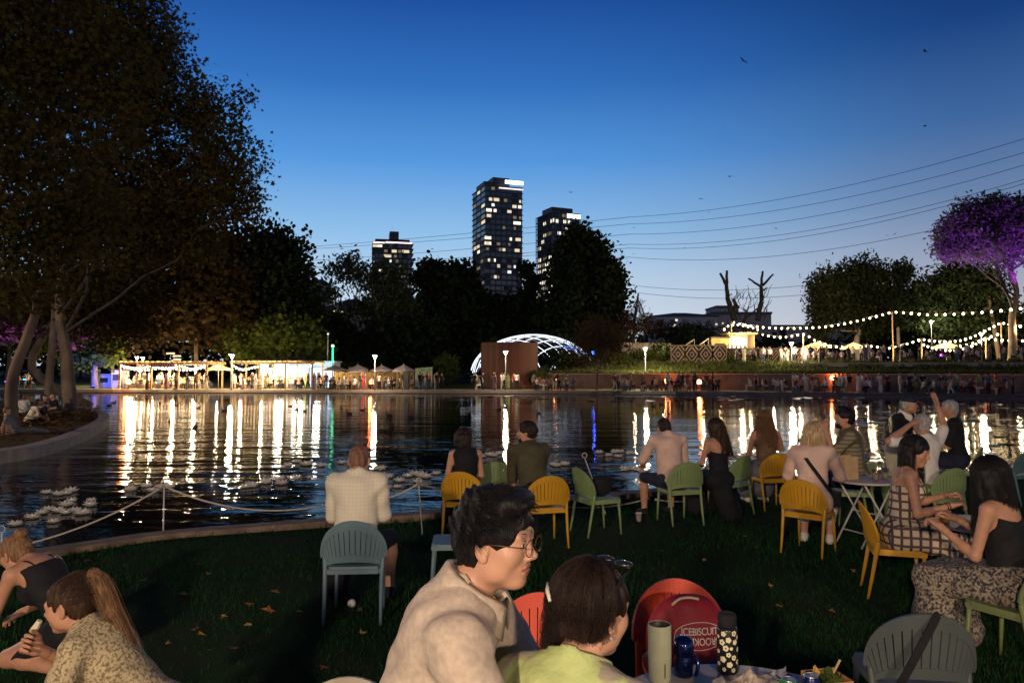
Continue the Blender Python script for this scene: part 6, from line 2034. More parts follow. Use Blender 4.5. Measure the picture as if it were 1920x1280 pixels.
def chair_meshes():
    d = {}
    d['top_band'] = shell_patch(0.0, math.pi, 0.74, 1.0, 28, 3, 0.018).mesh('top_band', False)
    d['lower_band'] = shell_patch(0.0, math.pi, -0.16, 0.04, 24, 2, 0.018).mesh('lower_band', False)
    ribs = []
    n = 17
    for i in range(n):
        a = 0.12 + (math.pi - 0.24) * i / (n - 1)
        ribs.append(shell_patch(a - 0.078, a + 0.078, 0.0, 0.77, 2, 5, 0.013).mesh('rib', False))
    d['rib'] = ribs
    m = MB()
    g = []
    for j in range(9):
        y = -0.20 + 0.41 * j / 8
        hw = 0.205 + 0.02 * math.sin(math.pi * j / 8) - (0.015 if j in (0, 8) else 0)
        g.append([(hw * (-1 + 2 * i / 10), y, 0.452 - 0.012 * math.sin(math.pi * j / 8) * math.sin(math.pi * i / 10)) for i in range(11)])
    m.sheet(g, 0.03)
    d['seat'] = m.mesh('seat', False)
    fr = MB()
    for y0, y1 in ((-0.2, 0.2),):
        for x in (-0.195, 0.195): fr.bar((x, y0, 0.415), (x, y1, 0.415), 0.025, 0.035)
        for y in (y0, y1): fr.bar((-0.195, y, 0.413), (0.195, y, 0.413), 0.025, 0.035)
    d['seat_frame'] = fr.mesh('seat_frame', False)
    L = []
    for s in (-1, 1):
        L.append(MB().tube([(s * 0.185, 0.185, 0.435), (s * 0.195, 0.20, 0.22), (s * 0.20, 0.215, 0.0)], [0.017, 0.015, 0.011], 8).mesh('leg', True))
        q = shell_pt(0.02 if s > 0 else math.pi - 0.02, 0.35)
        L.append(MB().tube([q + Vector((0, 0, 0.06)), q, (s * 0.222, -0.19, 0.40), (s * 0.220, -0.225, 0.2), (s * 0.222, -0.265, 0.0)], [0.012, 0.019, 0.019, 0.016, 0.011], 8).mesh('leg', True))
    d['leg'] = L
    return d
_CM = chair_meshes()
def chair(x, y, yaw, colour, label, z=0.0, tilt=None):
    root = empty('garden_chair', (x, y, z), yaw, label, 'chair', 'fan backed garden chairs')
    if tilt: root.rotation_euler = (tilt[0], tilt[1], yaw)
    for nm, me in _CM.items():
        for q in (me if isinstance(me, list) else [me]):
            if not q.materials: q.materials.append(CH['yellow'])
            o = link_mesh(nm, q, None, root)
            o.material_slots[0].link = 'OBJECT'; o.material_slots[0].material = CH[colour]
    return root

chair(-1.27, 6.18, R(4), 'blue', 'slate blue chair under the man in the white checked shirt')
chair(-0.52, 6.95, R(93), 'blue', 'empty slate blue chair turned sideways behind the man in glasses')
chair(-0.55, 9.05, R(-12), 'yellow', 'yellow chair under the woman in black with bobbed hair')
chair(-0.24, 10.0, R(6), 'green', 'green chair between the two yellow chairs at the water')
chair(0.36, 8.70, R(14), 'yellow', 'yellow chair under the man in the olive shirt')
chair(1.05, 9.25, R(-66), 'green', 'green chair seen edge on beside the loose rope')
chair(2.20, 9.95, R(16), 'green', 'green chair under the man in the pale pink shirt')
chair(3.05, 10.60, R(38), 'green', 'green chair beside the woman in the long black dress')
chair(3.78, 11.0, R(8), 'yellow', 'yellow chair under the woman with long wavy hair')
chair(3.30, 8.35, R(-42), 'yellow', 'yellow chair under the blonde woman with a black strap')
chair(3.42, 6.72, R(-108), 'yellow', 'yellow chair under the woman in the plaid dress')
chair(5.28, 9.35, R(15), 'green', 'green chair under the grey haired man who holds his head')
chair(7.55, 11.4, R(30), 'teal', 'empty teal chair at the far end of the lawn')
chair(3.36, 5.06, R(27), 'olive', 'olive green chair under the woman in the patterned skirt')
chair(2.05, 3.95, R(-8), 'grey', 'empty grey chair with a black strap hung over its back')
chair(0.10, 3.72, R(168), 'red', 'red chair half hidden behind the man in glasses')
chair(0.92, 3.98, R(180), 'red', 'red chair carrying the red bag')
chair(-0.60, 2.62, R(186), 'pale', 'pale chair whose rounded top just shows below the lawn leaves')

M_TOP_W = pmat('table_top_pale', (0.42, 0.37, 0.33), 0.5, var=0.08, scale=3)
M_TOP_D = pmat('table_top_dark', (0.075, 0.065, 0.075), 0.4, var=0.12, scale=3)
def folding_table(x, y, r, ztop, topm, legm, label, yaw=0.0):
    root = empty('folding_table', (x, y, 0), yaw, label, 'table')
    MB().lathe([(r - 0.012, ztop - 0.026), (r, ztop - 0.02), (r, ztop - 0.004), (r - 0.006, ztop)], 40).build('tabletop', topm, root)
    for s in (-1, 1):
        for q in (-1, 1):
            MB().tube([(s * q * 0.27, s * 0.19, 0.0), (-s * q * 0.21, s * 0.19, ztop - 0.03)], 0.011, 8).build('leg', legm, root, True)
    for q in (-1, 1):
        MB().tube([(q * 0.16, -0.20, 0.145), (q * 0.16, 0.20, 0.145)], 0.009, 6).build('crossbar', legm, root)
    MB().tube([(0, -0.20, ztop * 0.48), (0, 0.20, ztop * 0.48)], 0.009, 6).build('crossbar', legm, root)
    return root
folding_table(4.12, 8.75, 0.36, 0.74, M_TOP_W, M_STEELP, 'pale round folding table with crossed legs beside the blonde woman', R(20))
folding_table(3.92, 6.22, 0.40, 0.74, M_TOP_D, M_STEEL, 'dark round table between the plaid dress and the patterned skirt', R(70))
g = empty('garden_table', (0.86, 2.72, 0), 0, 'round pale table crowded with bottles cans and food wrappers', 'table')
MB().lathe([(0.52, 0.722), (0.53, 0.728), (0.53, 0.745), (0.522, 0.75)], 48).build('tabletop', M_TOP_W, g)
MB().lathe([(0.04, 0.04), (0.035, 0.72)], 12).build('pedestal', M_STEELP, g, True)
MB().lathe([(0.24, 0.0), (0.23, 0.025), (0.04, 0.05)], 24).build('base', M_STEELP, g)

# ================================================================== PEOPLE ON THE LAWN
def grid_mat(name, base, line, sx, sz, lw=0.06, soft=0.03, second=None):
    """Woven checks: thin lines both ways over a base cloth (object coordinates)."""
    m, t, out = nodes_of(name)
    N, L = t.nodes, t.links
    b = N.new('ShaderNodeBsdfPrincipled'); b.inputs['Roughness'].default_value = 0.85; b.inputs['Specular IOR Level'].default_value = 0.2
    L.new(b.outputs[0], out.inputs[0])
    tc = N.new('ShaderNodeTexCoord'); sp = N.new('ShaderNodeSeparateXYZ'); L.new(tc.outputs['Object'], sp.inputs[0])
    no = N.new('ShaderNodeTexNoise'); no.inputs['Scale'].default_value = 6; L.new(tc.outputs['Object'], no.inputs['Vector'])
    def lines(src, scale, w_):
        a = N.new('ShaderNodeMath'); a.operation = 'MULTIPLY_ADD'; a.inputs[1].default_value = scale
        wob = N.new('ShaderNodeMath'); wob.operation = 'MULTIPLY'; wob.inputs[1].default_value = 0.25; L.new(no.outputs['Fac'], wob.inputs[0])
        L.new(src, a.inputs[0]); L.new(wob.outputs[0], a.inputs[2])
        fr = N.new('ShaderNodeMath'); fr.operation = 'PINGPONG'; fr.inputs[1].default_value = 0.5; L.new(a.outputs[0], fr.inputs[0])
        mr = N.new('ShaderNodeMapRange'); mr.inputs[1].default_value = w_; mr.inputs[2].default_value = w_ + soft; mr.inputs[3].default_value = 1; mr.inputs[4].default_value = 0
        L.new(fr.outputs[0], mr.inputs[0]); return mr.outputs[0]
    
    nx = N.new('ShaderNodeSeparateXYZ'); L.new(tc.outputs['Normal'], nx.inputs[0])
    def fam(i, scale):                      # threads show on faces they run across, not on faces they run into
        ab = N.new('ShaderNodeMath'); ab.operation = 'ABSOLUTE'; L.new(nx.outputs[i], ab.inputs[0])
        mk = N.new('ShaderNodeMapRange'); mk.inputs[1].default_value = 0.66; mk.inputs[2].default_value = 0.80; mk.inputs[3].default_value = 1; mk.inputs[4].default_value = 0
        L.new(ab.outputs[0], mk.inputs[0])
        mu = N.new('ShaderNodeMath'); mu.operation = 'MULTIPLY'; L.new(lines(sp.outputs[i], scale, lw), mu.inputs[0]); L.new(mk.outputs[0], mu.inputs[1]); return mu.outputs[0]
    mxx = N.new('ShaderNodeMath'); mxx.operation = 'MAXIMUM'; L.new(fam(0, sx), mxx.inputs[0])
    if sx > 1: L.new(fam(1, sx), mxx.inputs[1])
    hx, hz = mxx.outputs[0], fam(2, sz)
    col = None
    mx = N.new('ShaderNodeMix'); mx.data_type = 'RGBA'; mx.inputs[6].default_value = (*base, 1); mx.inputs[7].default_value = (*line, 1); L.new(hx, mx.inputs[0])
    mx2 = N.new('ShaderNodeMix'); mx2.data_type = 'RGBA'; mx2.inputs[7].default_value = (*(second or line), 1); L.new(mx.outputs[2], mx2.inputs[6]); L.new(hz, mx2.inputs[0])
    L.new(mx2.outputs[2], b.inputs['Base Color'])
    MATS[name] = m
    return m
M_CHECK = grid_mat('shirt_white_check', (0.58, 0.53, 0.42), (0.50, 0.45, 0.35), 34, 34, 0.05)
M_PLAID = grid_mat('dress_plaid', (0.52, 0.42, 0.29), (0.075, 0.05, 0.06), 15, 15, 0.13, 0.04, (0.10, 0.06, 0.065))
M_STRIPE = grid_mat('shirt_striped', (0.30, 0.26, 0.18), (0.12, 0.10, 0.06), 0.001, 22, 0.20, 0.05)
M_FLORAL = pmat('blouse_floral', (0.40, 0.33, 0.20), 0.85, col2=(0.16, 0.12, 0.065), edge=(0.46, 0.60), scale=75, bump=0.5, bscale=90, bdist=0.006)
M_SKIRT = pmat('skirt_pattern', (0.020, 0.022, 0.030), 0.85, col2=(0.26, 0.21, 0.15), scale=58, edge=(0.42, 0.58), bump=0.2, bscale=80, bdist=0.004)
M_LIME = pmat('shirt_lime_pattern', (0.42, 0.49, 0.20), 0.8, col2=(0.33, 0.29, 0.22), edge=(0.50, 0.56), scale=8, bump=0.8, bscale=15, bdist=0.014)
M_LINEN = pmat('overshirt_linen', (0.45, 0.365, 0.295), 0.9, var=0.12, scale=60, bump=0.6, bscale=26, bdist=0.006)
M_TEE = pmat('tee_mauve_grey', (0.20, 0.16, 0.17), 0.9, var=0.12, scale=30, bump=0.3, bscale=300, bdist=0.002)
M_GLASSF = pmat('spectacle_frame', (0.10, 0.06, 0.04), 0.3, var=0.2, metal=0.6)
M_BLACKP = pmat('black_plastic', (0.012, 0.012, 0.014), 0.3, var=0.2, spec=0.5)
def glass_mat(name, col=(1, 1, 1), rough=0.02, alpha=0.12):
    if name in MATS: return MATS[name]
    m, t, out = nodes_of(name)
    N, L = t.nodes, t.links
    a = N.new('ShaderNodeBsdfTransparent'); a.inputs[0].default_value = (*col, 1)
    g_ = N.new('ShaderNodeBsdfGlossy'); g_.inputs['Roughness'].default_value = rough
    fr = N.new('ShaderNodeLayerWeight'); fr.inputs[0].default_value = 0.12
    mx = N.new('ShaderNodeMixShader'); L.new(fr.outputs[1], mx.inputs[0]); L.new(a.outputs[0], mx.inputs[1]); L.new(g_.outputs[0], mx.inputs[2])
    L.new(mx.outputs[0], out.inputs[0])
    MATS[name] = m
    return m
M_LENS = glass_mat('spectacle_lens')

def spectacles(root, J, M, mat=M_GLASSF, r=0.0215, dark=False):
    c = J['head']
    p = lambda *a: Vector(c + M @ np.array(a))
    fr = MB()
    for s in (-1, 1):
        ring = [p(s * 0.033 + r * 1.08 * math.cos(t), 0.108 - 0.004 * abs(math.cos(t)), 0.006 + r * math.sin(t)) for t in np.linspace(0, 2 * math.pi, 20, endpoint=False)]
        fr.tube(ring, 0.0013, 6, closed=True)
        fr.tube([p(s * 0.056, 0.104, 0.012), p(s * 0.074, 0.09, 0.014), p(s * 0.084, 0.03, 0.014), p(s * 0.086, -0.005, 0.010), p(s * 0.084, -0.02, -0.012)], 0.0013, 6)
    fr.tube([p(-0.010, 0.108, 0.010), p(0, 0.111, 0.013), p(0.010, 0.108, 0.010)], 0.0013, 6)
    f_ = fr.build('glasses', mat, root, True)
    for s in (-1, 1):
        pts = [p(s * 0.033 + r * 1.05 * math.cos(t), 0.108 - 0.004 * abs(math.cos(t)), 0.006 + r * 0.97 * math.sin(t)) for t in np.linspace(0, 2 * math.pi, 18, endpoint=False)]
        MB().add(pts, [tuple(range(18))]).build('lens', M_BLACKP if dark else M_LENS, f_)

def flow_strands(name, J, M, n, fall, mat, root, r=0.0007, vol=0.012, az=(-2.6, 2.6), seed=1, wave=0.006, down=V3(0, -0.05, -1), pts=9, spread=0.02):
    """Hairs that follow the skull from the crown down and then hang."""
    rg = np.random.default_rng(seed); c = J['head']
    down = np.array(down, float) / np.linalg.norm(down)
    out = []
    for _ in range(n):
        a = rg.uniform(*az); e0 = rg.uniform(0.4, 1.5); e1 = rg.uniform(-0.6, 0.05)
        L_ = fall * rg.uniform(0.75, 1.06)
        k = rg.uniform(0.95, 1.12)
        ph = rg.random(2) * 6
        line = []
        q = None
        for t in np.linspace(0, 1, pts):
            if t <= 0.45:
                e = e0 + (e1 - e0) * (t / 0.45)
                q = c + M @ V3(math.sin(a) * (0.077 + vol) * math.cos(e) * k, -0.016 - math.cos(a) * (0.097 + vol) * math.cos(e) * k, 0.034 + (0.089 + vol) * math.sin(e) * k)
                line.append(q)
            else:
                u = (t - 0.45) / 0.55
                line.append(q + down * L_ * u + M @ V3(math.sin(a) * spread * u + wave * math.sin(7 * u + ph[0]), wave * math.cos(6 * u + ph[1]) - math.cos(a) * spread * 0.6 * u, 0))
        out.append(line)
    return strands(name, out, r, mat, root)

def tuft_strands(name, J, M, n, length, mat, root, r=0.0007, vol=0.012, seed=1, front=0.45, comb=V3(0, 0.5, 0.3), lo=-0.2):
    """Short hair standing off the scalp."""
    rg = np.random.default_rng(seed); c = J['head']; out = []
    while len(out) < n:
        a = rg.uniform(-math.pi, math.pi); e = rg.uniform(lo, 1.55)
        d = V3(math.sin(a) * math.cos(e), -math.cos(a) * math.cos(e), math.sin(e))
        if d[1] > front and d[2] < 0.70: continue
        if abs(d[0]) > 0.75 and d[1] > -0.05 and d[2] < 0.15: continue
        q = c + M @ (V3(0, -0.016, 0.034) + d * V3(0.077 + vol, 0.097 + vol, 0.089 + vol))
        v = d * 0.22 + comb * rg.uniform(0.5, 1.2) + rg.normal(size=3) * 0.09
        v /= np.linalg.norm(v); l = length * rg.uniform(0.6, 1.2)
        sag = V3(0, 0, -0.35)
        out.append([q - M @ d * 0.004, q + M @ (v * l * 0.4), q + M @ (v * l * 0.75 + sag * l * 0.15), q + M @ (v * l * 0.95 + sag * l * 0.4)])
    return strands(name, out, r, mat, root)

def at_head(J, yaw, px, py, d, scale):
    """Where to stand a figure so that its head lies on the sight line at depth d (feet stay on the lawn)."""
    t = W(px, py, d)
    h = rotz(yaw) @ J['head'] * scale
    return (t.x - h[0], t.y - h[1], 0.0)

def lower(J, dz):
    for k in J:
        if k[:2] not in ('an', 'kn', 'to'): J[k] = J[k] - V3(0, 0, dz)
    for n in 'LR': J['kn' + n] = J['kn' + n] + V3(0, dz * 1.1, 0)
    return J

# --- man in glasses, close to the camera
J = lower(pose_stand(0.40), 0.09)
Ms = spine_frame(J)
J['head'] = J['neck'] + V3(0, 0.075, 0.135)
for n, s in (('L', -1), ('R', 1)):
    J['sh' + n] = J['sh' + n] + V3(0, 0.03, -0.02)
    J['el' + n] = J['sh' + n] + V3(s * 0.07, 0.13, -0.25)
    J['wr' + n] = J['el' + n] + V3(-s * 0.10, 0.23, -0.04)
sc = 1.035
yaw = R(-97)
def man_extra(root, J, M):
    spectacles(root, J, M)
    tuft_strands('hair_strands', J, M, 5200, 0.050, HAIRM['black'], root, 0.0006, 0.016, 3, comb=V3(0.15, 0.75, -0.15))
    Ms = spine_frame(J)
    rows = []
    for k in range(9):                                   # open front edge of the overshirt
        t = k / 8
        rows.append([J['neck'] + Ms @ V3(x * (1 + 0.4 * t), 0.055 + 0.075 * min(1, t * 1.6) + (0.012 if abs(x) < 0.05 else 0), -0.035 - 0.30 * t) for x in (0.035, 0.055, 0.075)])
    MB().sheet(rows, 0.003).build('placket', M_LINEN, root, True)
    MB().tube([Vector(J['neck'] + Ms @ V3(0.03, 0.09, -0.12)), Vector(J['neck'] + Ms @ V3(0.035, 0.14, -0.26)), Vector(J['neck'] + Ms @ V3(0.035, 0.145, -0.42))], [0.010, 0.012, 0.012], 8).build('strap', FAB['black'], root)
person('man with round glasses and black hair in a beige linen overshirt', at_head(J, yaw, 932, 1022, 2.05, sc), yaw, J, 'warm', ('cap', 'black'),
       top=dict(mat=M_LINEN, sleeve=1.9, g=0.020, fold=1.12, neck=0.072, nf=0.03, hem=-0.12, amp=0.005, fq=(46, 52), name='overshirt'), bottom=dict(mat=FAB['navy']), shoes=FAB['black'],
       hspec=dict(hyaw=R(-16), hpitch=R(-3), hroll=R(0), hvol=0.017, hlumps=[((0.02, 0.050, 0.112), (0.055, 0.045, 0.028)), ((-0.03, 0.04, 0.115), (0.05, 0.045, 0.028)), ((0, -0.04, 0.112), (0.06, 0.06, 0.03)), ((0.05, 0.035, 0.095), (0.035, 0.04, 0.03))], hstep=0.0042),
       scale=sc, step=0.009, fine_head=0.0026, extra=man_extra)

# --- woman with her back to us beside him
J = lower(pose_stand(0.34, sw=0.17), 0.20)
J['head'] = J['neck'] + V3(0.02, 0.06, 0.135)
for n, s in (('L', -1), ('R', 1)):
    J['el' + n] = J['sh' + n] + V3(s * 0.08, 0.10, -0.24); J['wr' + n] = J['el' + n] + V3(-s * 0.08, 0.22, 0.0)
sc = 0.985
yaw = R(-32)
def woman_extra(root, J, M):
    c = J['head']; p = lambda *a: Vector(c + M @ np.array(a))
    flow_strands('hair_strands', J, M, 3400, 0.075, HAIRM['auburn'], root, 0.0006, 0.015, (-2.2, 1.6), 4, 0.009, V3(-0.15, 0.1, -1), spread=-0.02)
    flow_strands('loose_lock', J, M, 900, 0.19, HAIRM['auburn'], root, 0.0006, 0.016, (-1.9, -0.7), 5, 0.012, spread=0.02)
    MB().tube([p(-0.060, -0.118, 0.066), p(-0.036, -0.136, 0.050), p(-0.012, -0.144, 0.030)], [0.004, 0.006, 0.004], 8).build('hair_clip', M_STEELP, root, True)
    s_ = MB()
    for s in (-1, 1): s_.ball(p(s * 0.036, 0.060, 0.132), 0.026, 12, 8, (1.1, 0.7, 0.4))
    s_.tube([p(-0.07, 0.05, 0.128), p(0, 0.068, 0.136), p(0.07, 0.05, 0.128)], 0.0035, 6)
    for s in (-1, 1): s_.tube([p(s * 0.070, 0.05, 0.126), p(s * 0.092, -0.02, 0.080), p(s * 0.093, -0.05, 0.05)], 0.003, 6)
    s_.build('sunglasses', M_BLACKP, root, True)
    MB().ball(p(0.083, -0.006, -0.045), 0.0045, 8, 6).build('earring', M_STEELP, root)
person('woman seen from behind with clipped auburn hair in a lime patterned shirt', at_head(J, yaw, 1112, 1112, 2.0, sc), yaw, J, 'warm', ('cap', 'auburn'),
       top=dict(mat=M_LIME, sleeve=0.95, g=0.016, fold=0.98, neck=0.066, amp=0.005), bottom=dict(mat=FAB['denim']), shoes=FAB['white'], fem=True,
       hspec=dict(hyaw=R(-22), hpitch=R(-8), hvol=0.012, hstep=0.005, hlumps=[((0, -0.085, -0.01), (0.050, 0.035, 0.06)), ((-0.03, -0.075, -0.06), (0.04, 0.035, 0.05))]), scale=sc, step=0.010, fine_head=0.0048, extra=woman_extra)

# --- seated man in the white checked shirt
J = pose_sit(0.12, sw=0.182, spread=0.08)
J['head'] = J['neck'] + V3(0, 0.075, 0.105)
for n, s in (('L', -1), ('R', 1)): J['el' + n] = J['sh' + n] + V3(s * 0.015, 0.07, -0.29); J['wr' + n] = J['el' + n] + V3(-s * 0.05, 0.23, -0.02)
person('bald man from behind in a white checked short sleeved shirt', (-1.30, 6.24, 0), R(0), J, 'tan', ('cap', 'buzz'), top=dict(mat=M_CHECK, sleeve=0.92, g=0.018, fold=1.0, amp=0.006, hem=-0.12), bottom=dict(mat=FAB['black'], len=0.95),
       shoes=FAB['black'], hspec=dict(hpitch=R(-16), hvol=0.0015, seed=2), scale=1.06, belly=0.03, fine_head=0.006)

# --- couple by the two yellow chairs
J = pose_sit(0.10, sw=0.165)
def g1(root, J, M): spectacles(root, J, M, M_BLACKP)
person('woman in a sleeveless black top with bobbed dark hair and glasses', (-0.56, 9.12, 0), R(12), J, 'light', ('long', 'darkbrown'), top=dict(mat=FAB['black'], sleeve=0, low=None), bottom=dict(mat=FAB['black'], kind='skirt', drop=0.7), shoes=FAB['black'], fem=True,
       hspec=dict(hyaw=R(-72), hvol=0.012, hlen=0.13, hlocks=13, hwave=0.002), scale=0.98, fine_head=0.0062, extra=g1)
J = pose_sit(0.42, sw=0.20)
for n, s in (('L', -1), ('R', 1)): J['el' + n] = J['knL' if n == 'L' else 'knR'] + V3(s * 0.02, -0.10, 0.10); J['wr' + n] = V3(s * 0.03, 0.52, 0.66)
def beard(root, J, M):
    f = Field(J['head'] - 0.16, J['head'] + 0.16, 0.006); c = J['head']; p = lambda *a: c + M @ np.array(a)
    f.ell(p(0, 0.048, -0.075), (0.052, 0.048, 0.048), M, 0.01); f.ell(p(0, 0.09, -0.055), (0.03, 0.03, 0.014), M, 0.006, True); f.plane(p(0, 0.03, -0.042), M @ V3(0, 0.25, 1))
    f.add(lambda X, Y, Z: 0.002 * np.sin(160 * X + 120 * Z) * np.sin(150 * Y))
    V_, Q_ = f.mesh(); link_mesh('beard', fast_mesh('beard', V_, Q_, True), HAIRM['darkbrown'], root)
person('bearded man in an olive shirt leaning towards the woman in black', (0.27, 8.86, 0), R(18), J, 'tan', ('cap', 'darkbrown'), top=dict(mat=FAB['olive'], sleeve=0.9, neck=0.066), bottom=dict(mat=FAB['black']), shoes=FAB['black'],
       hspec=dict(hyaw=R(62), hpitch=R(0), hvol=0.016, seed=5), scale=1.08, extra=beard, fine_head=0.0062)

# --- couple with the pink shirt and the black dress
J = pose_sit(0.22, sw=0.205, spread=0.06)
J['head'] = J['neck'] + V3(0, 0.085, 0.095)
J['elL'] = J['shL'] + V3(-0.08, 0.12, -0.24); J['wrL'] = J['elL'] + V3(0.10, 0.22, -0.10)
person('man from behind with short dark hair in a pale pink shirt', (2.13, 10.05, 0), R(14), J, 'tan', ('cap', 'darkbrown'), top=dict(mat=FAB['pink'], sleeve=1.3, g=0.018, fold=0.95, amp=0.006, hem=-0.10), bottom=dict(mat=FAB['navy'], len=0.95), shoes=FAB['black'],
       hspec=dict(hyaw=R(0), hpitch=R(-14), hvol=0.007, seed=6), scale=1.06, belly=0.02, fine_head=0.0065)
J = pose_sit(0.10, sw=0.165)
J['knL'], J['knR'] = V3(-0.12, 0.40, 0.48), V3(0.10, 0.42, 0.48)
person('woman with long straight brown hair in a strapless long black dress', (2.86, 10.35, 0), R(24), J, 'tan', ('long', 'brown'), top=dict(mat=FAB['black'], sleeve=0, low=0.035, lowtilt=-0.5), bottom=dict(mat=FAB['black'], kind='skirt', drop=1.0, drape=[(V3(0.0, 0.05, 0.45), V3(0.05, -0.18, 0.10), 0.14)]), fem=True,
       hspec=dict(hyaw=R(20), hpitch=R(-12), hroll=R(10), hvol=0.013, hlen=0.40, hlocks=14, hfall=V3(0.16, -0.24, -1.0), hwave=0.008), scale=1.0, fine_head=0.0065,
       extra=lambda r, J, M: flow_strands('hair_strands', J, M, 1400, 0.40, HAIRM['brown'], r, 0.0010, 0.014, (-2.4, 2.4), 6, 0.010, V3(0.16, -0.24, -1.0)))

# --- woman with wavy hair on the yellow chair
J = pose_sit(0.06, sw=0.17)
J['elR'] = J['shR'] + V3(0.12, 0.12, -0.22); J['wrR'] = J['elR'] + V3(-0.10, 0.22, 0.02)
person('woman from behind with long wavy brown hair on a yellow chair', (3.76, 11.08, 0), R(4), J, 'tan', ('long', 'brown'), top=dict(mat=FAB['brown'], sleeve=0, low=0.0, lowtilt=-0.4), bottom=dict(mat=FAB['grey'], kind='skirt', drop=0.75), shoes=FAB['white'], fem=True,
       hspec=dict(hyaw=R(-14), hpitch=R(-8), hvol=0.016, hlen=0.40, hlocks=16, hwave=0.020, hspread=1.8), scale=1.05, fine_head=0.0065,
       extra=lambda r, J, M: flow_strands('hair_strands', J, M, 1500, 0.40, HAIRM['fair'], r, 0.0011, 0.018, (-2.4, 2.4), 7, 0.022, V3(0, -0.06, -1.0), spread=0.05))

# --- blonde woman with the black strap
J = pose_sit(0.16, sw=0.175)
J['head'] = J['neck'] + V3(0, 0.06, 0.125)
J['elL'] = J['shL'] + V3(-0.08, 0.08, -0.26); J['elR'] = J['shR'] + V3(0.08, 0.10, -0.24); J['wrR'] = J['elR'] + V3(-0.06, 0.24, 0.06)
def strap_extra(root, J, M):
    Ms = spine_frame(J)
    pts = [J['chest'] + Ms @ V3(*a) for a in ((-0.115, 0.02, 0.175), (-0.10, -0.085, 0.14), (-0.02, -0.130, 0.02), (0.07, -0.138, -0.10), (0.155, -0.10, -0.22), (0.19, 0.02, -0.27))]
    m = MB()
    P = smooth_line([Vector(p) for p in pts], 5)
    g_ = [[p + Vector(Ms @ V3(-0.014, 0, -0.012)), p + Vector(Ms @ V3(0.014, -0.002, 0.012))] for p in P]
    m.sheet(g_, 0.004).build('bag_strap', FAB['black'], root)
    MB().box(pts[5] + Ms @ V3(0.03, 0.06, -0.06), (0.10, 0.20, 0.14)).build('shoulder_bag', FAB['black'], root)
    flow_strands('hair_strands', J, M, 2200, 0.23, HAIRM['blonde'], root, 0.0010, 0.016, (-2.5, 2.5), 8, 0.006, V3(0, -0.03, -1.0), spread=0.035)
    MB().ball(Vector(J['head'] + M @ V3(0.02, -0.02, 0.135)), 0.022, 10, 8, (1.2, 0.9, 0.7)).build('hair_clip', M_BLACKP, root)
person('blonde woman from behind in a loose pink shirt with a black bag strap', (3.36, 8.42, 0), R(-28), J, 'light', ('long', 'blonde'), top=dict(mat=FAB['pink'], sleeve=1.2, g=0.022, amp=0.007, hem=-0.16), bottom=dict(mat=FAB['pink'], len=1.6, g=0.018), shoes=FAB['white'], fem=True,
       hspec=dict(hyaw=R(18), hpitch=R(-4), hvol=0.014, hlen=0.24, hlocks=17, hwave=0.003, hspread=1.5), scale=1.07, fine_head=0.0065, extra=strap_extra)

# --- bearded man drinking behind the pale table
J = pose_sit(0.16, sw=0.19, hip=0.52)
J['elL'] = J['shL'] + V3(-0.02, 0.20, -0.20); J['wrL'] = J['elL'] + V3(0.05, 0.06, 0.26)
J['wrR'] = J['elR'] + V3(-0.1, 0.24, 0.08)
def drink_extra(root, J, M):
    beard(root, J, M)
person('bearded man in a brown striped shirt raising a drink to his mouth', (4.47, 9.75, 0), R(74), J, 'tan', ('cap', 'black'), top=dict(mat=M_STRIPE, sleeve=0.95, g=0.020, amp=0.006), bottom=dict(mat=FAB['navy']), shoes=FAB['black'], hands=('hold', 'relaxed'), palms=((1, 0.3, 0), None),
       hspec=dict(hyaw=R(12), hpitch=R(4), hvol=0.018, seed=7, hlumps=[((0, 0.03, 0.118), (0.06, 0.06, 0.03))]), scale=1.13, extra=drink_extra, fine_head=0.0065)
chair(4.42, 9.78, R(80), 'green', 'green chair mostly hidden under the man in the striped shirt')

# --- three men at the far right table
J = pose_stand(0.30, sw=0.20)
J['elL'] = J['shL'] + V3(-0.10, 0.10, -0.24); J['elR'] = J['shR'] + V3(0.10, 0.10, -0.24); J['wrL'] = J['elL'] + V3(0.12, 0.2, 0.0); J['wrR'] = J['elR'] + V3(-0.12, 0.2, 0.0)
def cap_extra(root, J, M):
    c = J['head']; p = lambda *a: c + M @ np.array(a)
    f = Field(c - 0.2, c + 0.24, 0.007)
    f.ell(p(0, -0.012, 0.045), (0.090, 0.110, 0.092), M, 0.01); f.plane(p(0, 0, 0.045), -(M @ V3(0, 0.12, 1)))
    V_, Q_ = f.mesh(); link_mesh('cap', fast_mesh('cap', V_, Q_, True), FAB['navy'], root)
    MB().sheet([[p(x, 0.085 + 0.075 * math.cos(x * 17) * t, 0.055 - 0.012 * t - 6 * x * x * 0.5) for x in np.linspace(-0.07, 0.07, 9)] for t in np.linspace(0, 1, 4)], 0.004).build('cap_brim', FAB['red'], root)
yaw = R(-150)
person('older man in a dark cap and open white collar facing the others', at_head(J, yaw, 1706, 790, 10.3, 0.96), yaw, J, 'tan', ('cap', 'grey'), top=dict(mat=FAB['black'], sleeve=0.9, fold=1.1), bottom=dict(mat=FAB['cream']), shoes=FAB['black'],
       hspec=dict(hyaw=R(30), hvol=0.002), scale=0.96, extra=lambda r, J, M: (cap_extra(r, J, M), collar_fold(r, J, FAB['white'], 1.3)), fine_head=0.0065)
J = pose_sit(0.02, sw=0.20)
J['elL'] = J['shL'] + V3(-0.28, 0.03, 0.02); J['wrL'] = J['head'] + V3(-0.17, -0.02, 0.02)
J['elR'] = J['shR'] + V3(0.16, 0.05, 0.16); J['wrR'] = J['elR'] + V3(-0.06, 0.03, 0.25)
